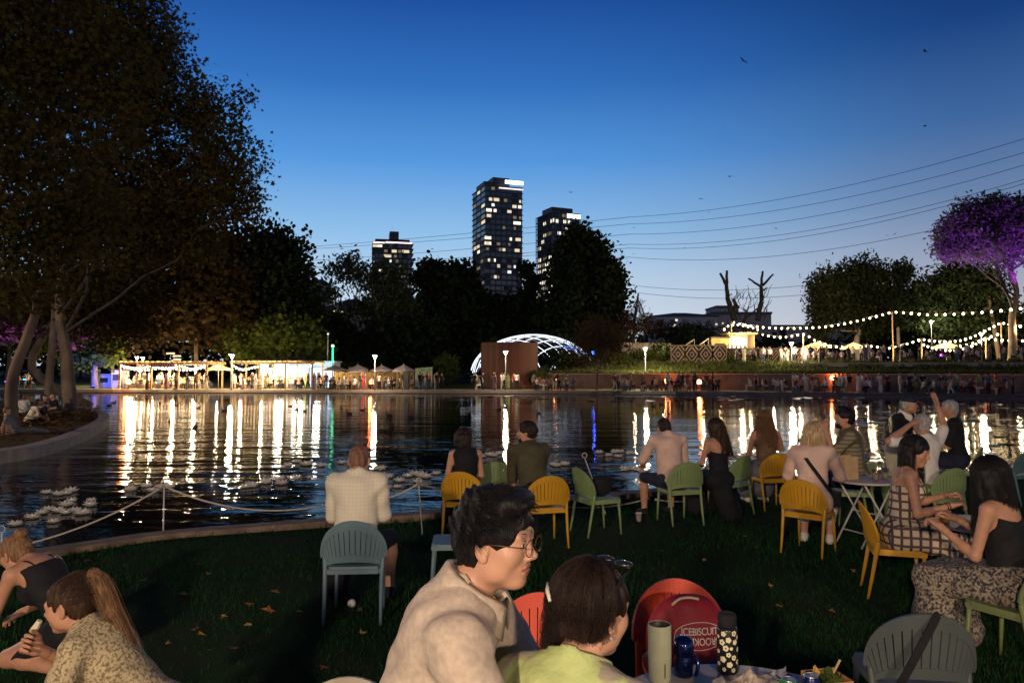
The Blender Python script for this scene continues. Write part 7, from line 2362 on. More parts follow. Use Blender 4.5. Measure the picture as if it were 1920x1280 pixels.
person('grey haired man in a white shirt with both arms raised to his head', (5.20, 9.45, 0), R(18), J, 'tan', ('cap', 'grey'), top=dict(mat=FAB['white'], sleeve=0.85, g=0.016), bottom=dict(mat=FAB['green']), shoes=FAB['white'], hands=('relaxed', 'flat'), palms=((1, 0, -0.3), (-1, 0.2, 0)),
       hspec=dict(hyaw=R(-20), hvol=0.006, seed=8), scale=1.09, fine_head=0.0065)
J = pose_sit(0.10, sw=0.20, spread=0.05)
person('silver haired man in a black shirt and shorts with white shoes', (6.98, 11.75, 0), R(60), J, 'tan', ('cap', 'grey'), top=dict(mat=FAB['black'], sleeve=0.9), bottom=dict(mat=FAB['navy'], len=0.95), shoes=FAB['white'],
       hspec=dict(hyaw=R(25), hvol=0.008, seed=9), scale=1.16)
chair(7.0, 11.70, R(60), 'olive', 'chair under the silver haired man in black')

# --- woman in the plaid dress
J = pose_sit(0.14, sw=0.17)
J['head'] = J['neck'] + V3(0, 0.055, 0.125)
J['elR'] = J['shR'] + V3(0.06, 0.04, -0.29); J['wrR'] = J['elR'] + V3(-0.08, 0.235, 0.07)
J['elL'] = J['shL'] + V3(-0.05, 0.08, -0.27); J['wrL'] = J['elL'] + V3(0.10, 0.20, 0.09)
def plaid_extra(root, J, M):
    flow_strands('hair_strands', J, M, 1800, 0.34, HAIRM['black'], root, 0.0010, 0.012, (-1.8, 1.8), 9, 0.010, V3(0, 0.02, -1.0), spread=0.03)
    w = J['wrR']; d = J['wrR'] - J['elR']; d /= np.linalg.norm(d)
    for k in (0.01, 0.028):
        q = w - d * k; a = np.cross(d, V3(0, 0, 1)); a /= np.linalg.norm(a); b_ = np.cross(a, d)
        MB().tube([Vector(q + (a * math.cos(t) + b_ * math.sin(t)) * 0.031) for t in np.linspace(0, 6.28, 14, endpoint=False)], 0.004, 6, closed=True).build('bracelet', M_BLACKP, root, True)
    Ms = spine_frame(J)
    for s, n in ((-1, 'L'), (1, 'R')):
        P = smooth_line([Vector(J['chest'] + Ms @ V3(*a)) for a in ((s * 0.085, -0.10, 0.06), (s * 0.095, -0.06, 0.165), (s * 0.09, 0.04, 0.165), (s * 0.085, 0.115, 0.06))], 4)
        MB().sheet([[p + Vector(Ms @ V3(-0.018, 0, 0)), p + Vector(Ms @ V3(0.018, 0, 0))] for p in P], 0.004).build('shoulder_strap', M_PLAID, root)
person('dark haired woman in a cream and brown plaid dress eating at the table', (3.46, 6.72, 0), R(-112), J, 'tan', ('long', 'black'), top=dict(mat=M_PLAID, sleeve=0, low=0.05, lowtilt=-0.25, g=0.010), bottom=dict(mat=M_PLAID, kind='skirt', drop=0.55, g=0.02, amp=0.006), shoes=FAB['brown'], fem=True,
       hands=('hold', 'hold'), hspec=dict(hyaw=R(-24), hpitch=R(-14), hvol=0.010, hlen=0.30, haz=0.78, hlocks=14, hwave=0.006), scale=1.08, fine_head=0.0052, extra=plaid_extra)

# --- woman in the patterned skirt
J = pose_sit(0.16, sw=0.165)
J['elL'] = J['shL'] + V3(-0.05, 0.06, -0.30); J['wrL'] = J['elL'] + V3(0.05, 0.22, 0.14)
J['elR'] = J['shR'] + V3(0.05, 0.10, -0.26); J['wrR'] = J['elR'] + V3(-0.08, 0.2, 0.12)
person('woman with long dark hair in a black top and long patterned skirt', (3.42, 5.16, 0), R(38), J, 'tan', ('long', 'black'), top=dict(mat=FAB['black'], sleeve=0, low=0.10, lowtilt=-0.5, g=0.012), bottom=dict(mat=M_SKIRT, kind='skirt', drop=0.92, g=0.022, amp=0.007, hemw=0.05), shoes=FAB['black'], fem=True,
       hands=('hold', 'hold'), hspec=dict(hyaw=R(-8), hpitch=R(-14), hvol=0.013, hlen=0.42, hlocks=15, hwave=0.008), scale=1.05, fine_head=0.006,
       extra=lambda r, J, M: flow_strands('hair_strands', J, M, 1800, 0.40, HAIRM['black'], r, 0.0010, 0.014, (-2.5, 2.5), 10, 0.010, V3(0, -0.06, -1.0), spread=0.03))

# --- woman with the ponytail, kneeling on the grass
def kneel(lean, sw=0.165):
    J = pose_sit(lean, sw=sw, hip=0.23)
    for s, n in ((-1, 'L'), (1, 'R')):
        J['kn' + n] = V3(s * 0.15, 0.40, 0.10); J['an' + n] = V3(s * 0.15, 0.00, 0.075); J['toe' + n] = V3(s * 0.14, -0.14, 0.035)
    return J
J = kneel(0.72)
for k in ('pelvis', 'waist', 'chest', 'neck', 'shL', 'shR', 'elL', 'elR', 'wrL', 'wrR', 'hipL', 'hipR'): J[k] = J[k] + V3(0, 0, 0.17)
J['head'] = J['neck'] + V3(0, 0.075, 0.11)
J['elR'] = J['shR'] + V3(0.06, 0.16, -0.22); J['wrR'] = J['head'] + V3(0.03, 0.15, -0.21)
J['elL'] = J['shL'] + V3(-0.06, 0.06, -0.28); J['wrL'] = J['elL'] + V3(0.04, 0.22, -0.06)
def pony(root, J, M):
    c = J['head']; p = lambda *a: c + M @ np.array(a)
    rg2 = np.random.default_rng(3)
    tie = p(0, -0.095, 0.095)
    f = Field(c + V3(-0.2, -0.35, -0.42), c + V3(0.2, 0.15, 0.25), 0.008)
    P = [tie, p(0, -0.128, 0.112), p(0, -0.160, 0.05), p(0.0, -0.185, -0.06), p(0, -0.215, -0.17), p(0, -0.240, -0.26)]
    for a, b_, ra, rb in zip(P[:-1], P[1:], (0.014, 0.024, 0.030, 0.032, 0.026), (0.024, 0.030, 0.032, 0.026, 0.010)): f.cap(a, b_, ra, rb, 0.02)
    f.add(lambda X, Y, Z: 0.004 * np.sin(120 * X + 70 * Y + 4 * np.sin(9 * Z)))
    V_, Q_ = f.mesh(); link_mesh('ponytail', fast_mesh('ponytail', V_, Q_, True), HAIRM['fair'], root)
    SP = smooth_line([Vector(q) for q in P], 3)
    L_ = []
    for _ in range(1100):
        o = rg2.normal(size=3) * 0.0075
        L_.append([np.array(q) + o * (0.6 + 1.6 * min(1, k / 5)) for k, q in enumerate(SP)])
    strands('ponytail_strands', L_, 0.0009, HAIRM['fair'], root)
    tuft_strands('hair_strands', J, M, 1800, 0.055, HAIRM['brown'], root, 0.0007, 0.004, 4, comb=V3(0, -1.2, 0.35))
    MB().tube([Vector(tie + M @ (0.02 * V3(math.cos(t), 0.3 * math.sin(t), math.sin(t)))) for t in np.linspace(0, 6.28, 12, endpoint=False)], 0.005, 6, closed=True).build('hair_tie', FAB['navy'], root)
    q = J['wrR'] + V3(-0.02, 0.02, 0.09)
    MB().tube([Vector(q), Vector(q + V3(0, -0.03, 0.05))], [0.018, 0.012], 8).build('bite_of_food', FAB['cream'], root)
yaw = R(90)
person('woman with a fair ponytail in a cream floral blouse kneeling on the grass', at_head(J, yaw, 130, 1124, 3.45, 0.99), yaw, J, 'tan', ('cap', 'brown'), top=dict(mat=M_FLORAL, sleeve=0.62, flare=0.022, g=0.015, amp=0.005, hem=-0.06, neck=0.066, name='blouse'), bottom=dict(mat=FAB['denim'], g=0.010), shoes=FAB['white'], fem=True,
       hands=('relaxed', 'hold'), palms=(None, (-0.6, -0.6, 0.2)), hspec=dict(hyaw=R(4), hpitch=R(-10), hvol=0.006, seed=11, hstep=0.006), scale=0.99, step=0.010, fine_head=0.0045, extra=pony)
# --- woman in the black strap top, bending low
J = kneel(0.90)
for k in ('pelvis', 'waist', 'chest', 'neck', 'shL', 'shR', 'hipL', 'hipR'): J[k] = J[k] + V3(0, 0, 0.07)
J['head'] = J['neck'] + V3(0, 0.11, 0.05)
J['elR'] = J['shR'] + V3(0.04, 0.08, -0.26); J['wrR'] = J['elR'] + V3(-0.02, 0.22, -0.10)
J['elL'] = J['shL'] + V3(-0.03, 0.10, -0.27); J['wrL'] = J['elL'] + V3(0.02, 0.24, -0.02)
yaw = R(74)
def bun_extra(root, J, M):
    f = Field(J['head'] - 0.25, J['head'] + 0.25, 0.008)
    f.ell(J['head'] + M @ V3(0, -0.085, 0.11), (0.042, 0.042, 0.038), M, 0.01)
    f.add(lambda X, Y, Z: 0.004 * np.sin(90 * X + 60 * Z) * np.sin(80 * Y))
    V_, Q_ = f.mesh(); link_mesh('hair_bun', fast_mesh('hair_bun', V_, Q_, True), HAIRM['fair'], root)
    Ms = spine_frame(J)
    for s in (-1, 1):
        P = smooth_line([Vector(J['chest'] + Ms @ V3(*a)) for a in ((s * 0.075, -0.105, 0.05), (s * 0.09, -0.07, 0.16), (s * 0.085, 0.04, 0.16), (s * 0.075, 0.11, 0.06))], 4)
        MB().tube(P, 0.006, 6).build('shoulder_strap', FAB['black'], root)
person('woman with a hair bun in a black strap top bending low over the grass', at_head(J, yaw, 30, 1048, 5.2, 1.04), yaw, J, 'tan', ('cap', 'fair'), top=dict(mat=FAB['black'], sleeve=0, low=0.11, lowtilt=-0.2), bottom=dict(mat=FAB['black'], len=0.9), shoes=FAB['white'], fem=True,
       hspec=dict(hyaw=R(0), hpitch=R(-24), hvol=0.007, seed=12), scale=1.04, fine_head=0.006, extra=bun_extra)

# --- sitters on the leafy bank
rnd = random.Random(21)
def ground_pose(lean, kx=0.1):
    J = pose_sit(lean, hip=0.10)
    for s, n in ((-1, 'L'), (1, 'R')):
        J['kn' + n] = V3(s * 0.13, 0.40, 0.42); J['an' + n] = V3(s * 0.12, 0.62, 0.07)
    return J
Jr = ground_pose(-0.5)
for s, n in ((-1, 'L'), (1, 'R')): Jr['el' + n] = V3(s * 0.28, -0.34, 0.28); Jr['wr' + n] = V3(s * 0.26, -0.36, 0.06); Jr['kn' + n] = V3(s * .1, .45, .14); Jr['an' + n] = V3(s * .1, .86, .07)
FIG['ground'] = [far_figure(ground_pose(0.25), step=0.022), far_figure(ground_pose(0.45), step=0.022, fem=True), far_figure(Jr, step=0.022)]
for px, py, yaw, k, tn, lab in ((30, 812, -60, 2, 'dark', 'reclining figure in dark clothes with legs stretched out on the leafy bank'), (52, 795, -40, 1, 'pale', 'figure in pale clothes sitting close behind the reclining one on the leafy bank'),
                                (82, 792, 170, 0, 'dark', 'figure in black sitting by the trunk of the slim plane tree'), (70, 778, -90, 1, 'colour', 'figure hugging its knees farther back on the leafy bank'),
                                (106, 778, 150, 0, 'dark', 'figure in dark clothes sitting against the thickest plane trunk'), (44, 774, 30, 1, 'pale', 'pale figure sitting farthest back on the leafy bank')):
    p = G(px, py, 0.06)
    small_person('ground', p.x, p.y, R(yaw), lab, 'sitters on the leafy bank', rnd, z=0.05, tone=tn, fixed=k)
# ================================================================== ADDED LAMPS OUT OF VIEW (invented to light the lawn and the leafy bank)
def added_lamp(x, y, H, watts, label, col=(1.0, 0.75, 0.52)):
    root = empty('park_lamp', (x, y, 0), 0, label, 'lamp', 'park lamps')
    MB().lathe([(0.13, -0.1), (0.13, 0.15), (0.06, 0.2), (0.05, H - 0.45)], 10).build('pole', M_STEELP, root, True)
    MB().lathe([(0.05, H + 0.28), (0.34, H + 0.22), (0.30, H + 0.17)], 14).build('lamp_cap', M_STEELP, root, True)
    MB().lathe([(0.07, H - 0.45), (0.10, H - 0.40), (0.24, H + 0.10), (0.22, H + 0.16)], 14).build('lamp_glass', E_LAMP, root, True)
    point_light('park_lamp_light', (0, 0.40, H - 0.1), watts, col, 0.22, root)
added_lamp(-3.2, -7.0, 4.2, 3900, 'added park lamp behind the viewer lighting the lawn')  # unseen, added to account for the light on lawn and people
added_lamp(3.0, -8.5, 4.2, 2600, 'second added park lamp behind the viewer nearer the round table')

added_lamp(-25, 19, 4.4, 3200, 'added unseen park lamp at the landward side of the leafy bank')  # unseen, added to light the trunks and leaves of the bank

# ================================================================== THINGS ON THE NEAR TABLE
TZ = 0.7515
g = empty('tumbler', (0.598, 3.07, TZ), 0, 'tall cream steel tumbler on the near round table', 'tumbler')
M_CREAMP = pmat('tumbler_cream_paint', (0.56, 0.56, 0.34), 0.45, var=0.06, scale=20, bump=0.2, bscale=200, bdist=0.001)
MB().lathe([(0.040, 0.0), (0.043, 0.004), (0.0465, 0.10), (0.0465, 0.222), (0.0445, 0.226), (0.0425, 0.222)], 32, cap_hi=False).build('body', M_CREAMP, g, True)
MB().lathe([(0.0425, 0.2235), (0.041, 0.20), (0.0405, 0.12), (0.0, 0.119)], 32, cap_lo=False, cap_hi=False).build('steel_lining', pmat('steel_lining', (0.5, 0.45, 0.40), 0.25, var=0.1, metal=0.9), g, True)
MB().box((0.012, -0.0470, 0.055), (0.003, 0.002, 0.055)).build('seam_mark', pmat('brown_mark', (0.10, 0.07, 0.03), 0.7), g)
M_BLUEM = pmat('blue_metal', (0.010, 0.022, 0.10), 0.16, var=0.1, metal=0.75, coat=0.5)
g = empty('blue_flask', (0.705, 3.12, TZ), 0, 'shiny dark blue flask with a loop handle on the near table', 'flask')
MB().lathe([(0.034, 0), (0.039, 0.004), (0.040, 0.07), (0.035, 0.080), (0.035, 0.086), (0.041, 0.092), (0.043, 0.120), (0.036, 0.150), (0.018, 0.160), (0.0, 0.161)], 28, cap_hi=False).build('body', M_BLUEM, g, True)
MB().tube(smooth_line([Vector(a) for a in ((0.034, -0.01, 0.085), (0.050, -0.02, 0.075), (0.052, -0.03, 0.045), (0.042, -0.03, 0.01))], 4), 0.008, 8).build('handle', M_BLUEM, g, True)
# dark flask with printed flowers
g = empty('floral_bottle', (0.897, 3.16, TZ), 0, 'black insulated bottle printed with cream flowers', 'bottle')
rb = 0.0425
MB().lathe([(rb - 0.003, 0), (rb, 0.004), (rb, 0.175), (rb - 0.003, 0.185)], 32).build('body', M_BLACKP, g, True)
MB().lathe([(rb - 0.006, 0.186), (rb - 0.004, 0.19), (rb - 0.003, 0.225), (rb - 0.008, 0.238), (rb - 0.012, 0.240)], 32).build('lid', FAB['black'], g, True)
M_PETAL = pmat('print_cream', (0.60, 0.55, 0.36), 0.5, var=0.08); M_PETALC = pmat('print_brown', (0.10, 0.06, 0.03), 0.6)
rnd = random.Random(5)
fl = [(-2.2, 0.165), (-1.15, 0.168), (-1.72, 0.142), (-2.35, 0.130), (-1.05, 0.132), (-1.98, 0.108), (-1.45, 0.108), (-1.72, 0.082), (-2.25, 0.062), (-1.18, 0.070), (-1.62, 0.042), (-2.15, 0.022), (-1.25, 0.020), (-0.7, 0.15), (-0.6, 0.10), (-0.7, 0.05), (-2.8, 0.15), (-2.8, 0.09), (-2.75, 0.04)]
fm = MB(); fc = MB()
for i, (a, z) in enumerate(fl):
    r = rnd.uniform(0.007, 0.0125)
    pts = []
    for k in range(15):
        t = 2 * math.pi * k / 15
        rr = r * (1 + 0.14 * math.cos(5 * t))
        aa = a + rr * math.cos(t) / rb
        pts.append(((rb + 0.0008) * math.cos(aa), (rb + 0.0008) * math.sin(aa), z + rr * math.sin(t)))
    fm.add(pts, [tuple(range(15))])
    if i % 2:
        pts = []
        for k in range(8):
            t = 2 * math.pi * k / 8; aa = a + r * .3 * math.cos(t) / rb
            pts.append(((rb + 0.0014) * math.cos(aa), (rb + 0.0014) * math.sin(aa), z + r * .3 * math.sin(t)))
        fc.add(pts, [tuple(range(8))])
fm.build('flower_print', M_PETAL, g, kind='stuff'); fc.build('flower_print_heart', M_PETALC, g, kind='stuff')

def can(x, y, label, col, band, lying=False, rz=0.0):
    g = empty('drink_can', (x, y, TZ + (0.033 if lying else 0)), rz, label, 'can')
    if lying: g.rotation_euler = (R(90), 0, rz)
    MB().lathe([(0.026, 0.0), (0.032, 0.006), (0.033, 0.012), (0.033, 0.102), (0.027, 0.114)], 28, cap_hi=False).build('body', pmat('can_' + label.split()[0] + '_paint', col, 0.28, var=0.1, metal=0.5), g, True)
    MB().lathe([(0.027, 0.114), (0.0265, 0.117), (0.025, 0.115), (0.024, 0.111), (0.0, 0.111)], 28, cap_lo=False, cap_hi=False).build('lid', pmat('can_aluminium', (0.6, 0.58, 0.56), 0.3, metal=0.9), g, True)
    if band:
        for (z0, z1, c_) in band:
            MB().lathe([(0.0334, z0), (0.0334, z1)], 28, cap_lo=False, cap_hi=False).build('printed_band', c_, g, True)
    MB().box((0.006, 0, 0.115), (0.020, 0.012, 0.0015)).build('pull_tab', MATS['can_aluminium'], g)
    return g
can(1.020, 2.80, 'green drink can standing among the food wrappers', (0.02, 0.22, 0.05), [(0.03, 0.06, pmat('can_print_pale', (0.35, 0.45, 0.25), 0.4))])
can(1.115, 2.835, 'dark blue drink can with a red roundel beside the kraft box', (0.008, 0.014, 0.075), [(0.082, 0.087, pmat('can_print_blue', (0.05, 0.16, 0.5), 0.35)), (0.035, 0.065, pmat('can_print_red', (0.30, 0.015, 0.02), 0.35))])
# crumpled printed wrapper
def crumple(name, label, x, y, w_, d_, h_, mat, seed, rz=0.0, cat='wrapper'):
    rg = np.random.default_rng(seed)
    n = 15
    H = np.zeros((n, n))
    for _ in range(16):
        cx_, cy_, a, s_ = rg.uniform(0, n), rg.uniform(0, n), rg.uniform(0, 3.14), rg.uniform(-1, 1)
        X, Y = np.meshgrid(np.arange(n), np.arange(n))
        H += s_ * np.abs(((X - cx_) * math.cos(a) + (Y - cy_) * math.sin(a))) * np.exp(-((X - cx_) ** 2 + (Y - cy_) ** 2) / 30)
    H = (H - H.min()) / (H.max() - H.min())
    g = [[((i / (n - 1) - 0.5) * w_ * (1 + 0.1 * math.sin(j)), (j / (n - 1) - 0.5) * d_ * (1 + 0.1 * math.sin(i * 1.3)), 0.006 + H[j, i] * h_) for i in range(n)] for j in range(n)]
    o = MB().sheet(g, 0.0012).build(name, mat, None, False, (x, y, TZ), (0, 0, rz))
    return tag(o, label, cat)
M_PAPER = pmat('printed_wrapper_paper', (0.42, 0.36, 0.30), 0.8, col2=(0.13, 0.10, 0.09), scale=32, bump=0.3, bscale=60, bdist=0.004, stretch=(1, 2.5, 1))
M_PAPER2 = pmat('plain_wrapper_paper', (0.45, 0.38, 0.30), 0.8, var=0.12, scale=10, bump=0.3, bscale=40, bdist=0.004)
crumple('food_wrapper', 'crumpled printed food wrapper in the middle of the table', 0.93, 2.93, 0.20, 0.17, 0.075, M_PAPER, 2, 0.4)
crumple('paper_sheet', 'plain sheet of greaseproof paper sloping in front of the wrapper', 0.80, 2.84, 0.22, 0.15, 0.05, M_PAPER2, 5, 0.9)
crumple('napkin', 'crumpled bluish napkin behind the cans', 1.05, 2.99, 0.11, 0.10, 0.06, pmat('napkin_blue_grey', (0.20, 0.20, 0.26), 0.85, var=0.2, scale=20), 8, 0.2, 'napkin')
crumple('paper_napkin', 'purple scrap of paper beside the printed wrapper', 0.965, 2.80, 0.09, 0.08, 0.05, pmat('scrap_purple', (0.07, 0.02, 0.06), 0.7), 9, 0.1, 'napkin')
# kraft box with food and a wooden fork
g = empty('kraft_box', (1.215, 2.93, TZ), R(12), 'open kraft food box with salad and a yellow crisp', 'food box')
M_KRAFT = pmat('kraft_board', (0.30, 0.15, 0.05), 0.8, var=0.15, scale=30)
for (c_, s_) in (((0, -0.055, 0.035), (0.15, 0.003, 0.07)), ((0, 0.055, 0.04), (0.15, 0.003, 0.08)), ((-0.075, 0, 0.035), (0.003, 0.107, 0.07)), ((0.075, 0, 0.035), (0.003, 0.107, 0.07))):
    MB().box(c_, s_).build('side_panel', M_KRAFT, g)
MB().box((0, 0, 0.003), (0.148, 0.106, 0.004)).build('bottom_panel', M_KRAFT, g)
V, Fc = leaf_cloud([(Vector((0.01, 0, 0.05)), (0.06, 0.045, 0.02))], 240, 0.030, 'round', 0.01, 8, seed=3)
link_mesh('salad', fast_mesh('salad', V, Fc), leafmat('salad_leaves', (0.03, 0.06, 0.015), (0.09, 0.10, 0.03), 0.2, 20), g)['kind'] = 'stuff'
MB().sheet([[(-0.07, -0.02, 0.06), (-0.045, 0.0, 0.055), (-0.02, 0.01, 0.06)], [(-0.072, -0.02, 0.095), (-0.05, 0.0, 0.10), (-0.02, 0.012, 0.085)], [(-0.06, -0.01, 0.118), (-0.05, 0.0, 0.120), (-0.035, 0.01, 0.105)]], 0.003).build('crisp', pmat('crisp_yellow', (0.50, 0.28, 0.06), 0.7, var=0.25, scale=40), g)
f_ = empty('wooden_fork', (1.235, 2.95, TZ + 0.05), R(10), 'wooden fork sticking up out of the kraft box', 'fork')
MB().tube([(0, 0, 0), (0.045, 0, 0.075)], [0.004, 0.005], 6).build('handle', M_POST, f_)
for k in (-1, 0, 1): MB().tube([(0, 0, 0), (-0.018, 0.005 * k, -0.018)], 0.0015, 5).build('tine', M_POST, f_)

# ---- red bag on the red chair
M_BAG = pmat('bag_red_nylon', (0.24, 0.010, 0.018), 0.6, var=0.12, scale=8, bump=0.3, bscale=60, bdist=0.006)
g = empty('red_bag', (0.905, 3.90, 0.456), 0, 'red nylon bag with white oval lettering propped on the red chair', 'bag')
f = Field((-0.30, -0.16, -0.05), (0.30, 0.2, 0.46), 0.010)
f.ell((0, 0.02, 0.20), (0.205, 0.085, 0.19), None, 0.02); f.ell((0, 0.015, 0.09), (0.21, 0.10, 0.13), None, 0.05); f.ell((0.02, 0.04, 0.31), (0.13, 0.06, 0.06), None, 0.04)
f.plane((0, 0, 0.0), (0, 0, -1)); f.add(FABRIC_NOISE(0.004, 18, 20, 0.7))
V_, Q_ = f.mesh(); bo = link_mesh('body', fast_mesh('body', V_, Q_, True), M_BAG, g)
bo.data.materials.append(pmat('bag_blue_nylon', (0.012, 0.03, 0.10), 0.6, var=0.12, scale=8)); bo.data.materials.append(pmat('bag_yellow_nylon', (0.50, 0.25, 0.02), 0.6, var=0.1, scale=8))
C = V_[Q_].mean(1); mi = np.zeros(len(Q_), np.int32); mi[(C[:, 2] < 0.085) & (C[:, 0] > -0.04)] = 1; mi[(C[:, 2] < 0.10) & (C[:, 0] < -0.14)] = 2
bo.data.polygons.foreach_set('material_index', mi)
MB().tube(smooth_line([Vector(a) for a in ((-0.085, -0.02, 0.345), (-0.05, -0.03, 0.378), (0.0, -0.03, 0.386), (0.05, -0.03, 0.378))], 4), [0.007] * 13, 8).build('handle', pmat('bag_webbing_cream', (0.55, 0.45, 0.32), 0.8), g, True)
M_PRINT = pmat('bag_print_white', (0.60, 0.52, 0.46), 0.7, var=0.05)
def on_bag(x, z):
    """Front of the bag at x, z."""
    i = (np.abs(V_[:, 0] - x) < 0.012) & (np.abs(V_[:, 2] - z) < 0.012) & (V_[:, 1] < 0.03)
    return float(V_[i, 1].min()) - 0.004 if i.any() else -0.10
def text_mesh(body, size, name, parent, cx_, cz, flip=False, squash=1.0):
    cu = bpy.data.curves.new(name, 'FONT'); cu.body = body; cu.size = size; cu.align_x = 'CENTER'; cu.align_y = 'CENTER'; cu.extrude = 0.0; cu.space_character = 0.95; cu.offset = size * 0.012
    tmp = bpy.data.objects.new('lettering_source', cu); COL.objects.link(tmp)
    bpy.context.view_layer.update()
    me = bpy.data.meshes.new_from_object(tmp.evaluated_get(bpy.context.evaluated_depsgraph_get()))
    bpy.data.objects.remove(tmp)
    for v in me.vertices:
        x, z = v.co.x, v.co.y * squash
        if flip: x, z = -x, -z
        X, Z = cx_ + x, cz + z
        v.co = (X, on_bag(X, Z), Z)
    me.materials.clear()
    return link_mesh(name, me, M_PRINT, parent)
ocx, ocz = 0.045, 0.205
text_mesh('ICEBISCUIT', 0.040, 'lettering', g, ocx, ocz + 0.021, False, 1.25)
text_mesh('BROOKLYN', 0.040, 'lettering', g, ocx, ocz - 0.024, True, 1.25)
ov = [Vector((ocx + 0.128 * math.cos(t), 0, ocz + 0.066 * math.sin(t))) for t in np.linspace(0, 2 * math.pi, 48, endpoint=False)]
MB().tube([Vector((p.x, on_bag(p.x, p.z) + 0.001, p.z)) for p in ov], 0.0022, 5, closed=True).build('oval_outline', M_PRINT, g)

# strap hung over the grey chair
P = [Vector(a) for a in ((2.13, 4.02, 0.47), (2.10, 3.80, 0.62), (2.085, 3.675, 0.78), (2.06, 3.655, 0.828), (2.02, 3.632, 0.79), (1.95, 3.62, 0.68), (1.90, 3.63, 0.58), (1.86, 3.66, 0.47))]
P = smooth_line(P, 4)
tag(MB().sheet([[p + Vector((-0.016, 0, 0.012)), p + Vector((0.016, 0, -0.012))] for p in P], 0.004).build('bag_strap', FAB['black']), 'black strap slung over the back of the grey chair', 'strap')
# bag on the edge-on green chair
f = Field((-0.25, -0.2, -0.02), (0.25, 0.25, 0.32), 0.012); f.ell((0, 0, 0.12), (0.15, 0.09, 0.13), None, 0.02); f.plane((0, 0, 0), (0, 0, -1)); f.add(FABRIC_NOISE(0.005))
V_, Q_ = f.mesh()
g = empty('black_bag', (1.10, 9.28, 0.46), R(20), 'slouched black bag on the edge on green chair', 'bag')
link_mesh('body', fast_mesh('body', V_, Q_, True), FAB['black'], g)
MB().tube([(-0.1, 0, 0.2), (-0.06, 0, 0.30), (0.04, 0, 0.31), (0.1, 0, 0.2)], 0.008, 6).build('handle', FAB['black'], g)

# ---- on the other tables
g = empty('paper_bag', (3.93, 8.78, 0.741), R(18), 'brown paper bag standing on the pale folding table', 'bag')
M_KR2 = pmat('paper_bag_kraft', (0.40, 0.27, 0.14), 0.85, var=0.12, scale=14, bump=0.3, bscale=30, bdist=0.006)
for (c_, s_) in (((0, -0.055, 0.13), (0.19, 0.003, 0.26)), ((0, 0.055, 0.135), (0.19, 0.003, 0.27)), ((-0.095, 0, 0.13), (0.003, 0.108, 0.26)), ((0.095, 0, 0.13), (0.003, 0.108, 0.26))): MB().box(c_, s_).build('side_panel', M_KR2, g)
MB().box((0, 0, 0.002), (0.188, 0.107, 0.003)).build('bottom_panel', M_KR2, g)
def cup(x, y, z, label, mat, r=0.042, h=0.13, liquid=None):
    g = empty('cup', (x, y, z), 0, label, 'cup')
    MB().lathe([(r * 0.75, 0.0), (r, h), (r + 0.003, h), (r + 0.003, h - 0.006), (r - 0.002, h - 0.006), (r * 0.72, 0.004), (0, 0.004)], 24, cap_hi=False).build('wall', mat, g, True)
    if liquid: MB().lathe([(0.0, 0.006), (r * 0.73, 0.006), (r * 0.90, h * 0.65), (0.0, h * 0.65)], 24, cap_lo=False, cap_hi=False).build('drink', liquid, g, True)
M_CLEAR = glass_mat('clear_plastic', (0.85, 0.83, 0.80), 0.08)
M_DRINK = pmat('pale_drink', (0.36, 0.30, 0.24), 0.3, var=0.1)
cup(4.17, 8.62, 0.741, 'clear plastic cup on the pale folding table', M_CLEAR, liquid=M_DRINK)
cup(4.33, 8.72, 0.741, 'second clear cup beside the plates on the pale table', M_CLEAR, liquid=M_DRINK)
cup(1.68, 9.98, 0.012, 'white paper cup left on the grass near the pink shirted man', pmat('paper_cup', (0.5, 0.42, 0.36), 0.8), 0.042, 0.11)
cup(3.94, 6.02, 0.741, 'frosted cup on the dark round table', pmat('frosted_cup', (0.32, 0.28, 0.26), 0.4, var=0.1), 0.045, 0.12)
cup(3.62, 6.30, 0.741, 'mustard coloured pot on the dark round table', pmat('mustard_pot', (0.42, 0.26, 0.04), 0.6), 0.045, 0.09)
def plate(x, y, z, r, label, mat):
    g = empty('plate', (x, y, z), 0, label, 'plate')
    MB().lathe([(r * 0.6, 0.0), (r * 0.65, 0.004), (r, 0.018), (r + 0.002, 0.020), (r - 0.004, 0.020), (r * 0.6, 0.008), (0, 0.008)], 28, cap_hi=False).build('dish', mat, g, True)
    V, Fc = leaf_cloud([(Vector((0, 0, 0.02)), (r * .6, r * .6, 0.012))], 60, 0.03, 'round', 0.01, 6, seed=int(x * 100))
    link_mesh('food', fast_mesh('food', V, Fc), M_KRAFT, g)['kind'] = 'stuff'
M_PLATE = pmat('plate_white', (0.55, 0.52, 0.46), 0.5)
plate(4.32, 8.90, 0.741, 0.10, 'white plate with leftovers on the pale folding table', M_PLATE)
plate(3.75, 6.16, 0.741, 0.12, 'white plate in front of the plaid dress on the dark table', M_PLATE)
plate(4.10, 6.40, 0.741, 0.10, 'plate on the far side of the dark round table', M_PLATE)
g = empty('white_disc', (-1.36, 6.42, 0.03), 0, 'small white ball on the grass under the checked shirt chair', 'ball')
MB().ball((0, 0, 0.0), 0.036, 14, 10).build('ball_body', M_PLATE, g, True)
g = empty('shoulder_bag', (-1.52, 6.62, 0.0), R(30), 'dark bag on the grass beside the seated man', 'bag')
f = Field((-0.2, -0.2, -0.02), (0.2, 0.2, 0.36), 0.012); f.ell((0, 0, 0.14), (0.11, 0.08, 0.16), None, 0.02); f.plane((0, 0, 0), (0, 0, -1)); f.add(FABRIC_NOISE(0.005)); V_, Q_ = f.mesh()
link_mesh('body', fast_mesh('body', V_, Q_, True), FAB['black'], g)
MB().tube([(-0.08, 0, 0.26), (0, 0, 0.34), (0.08, 0, 0.26)], 0.008, 6).build('handle', FAB['brown'], g)

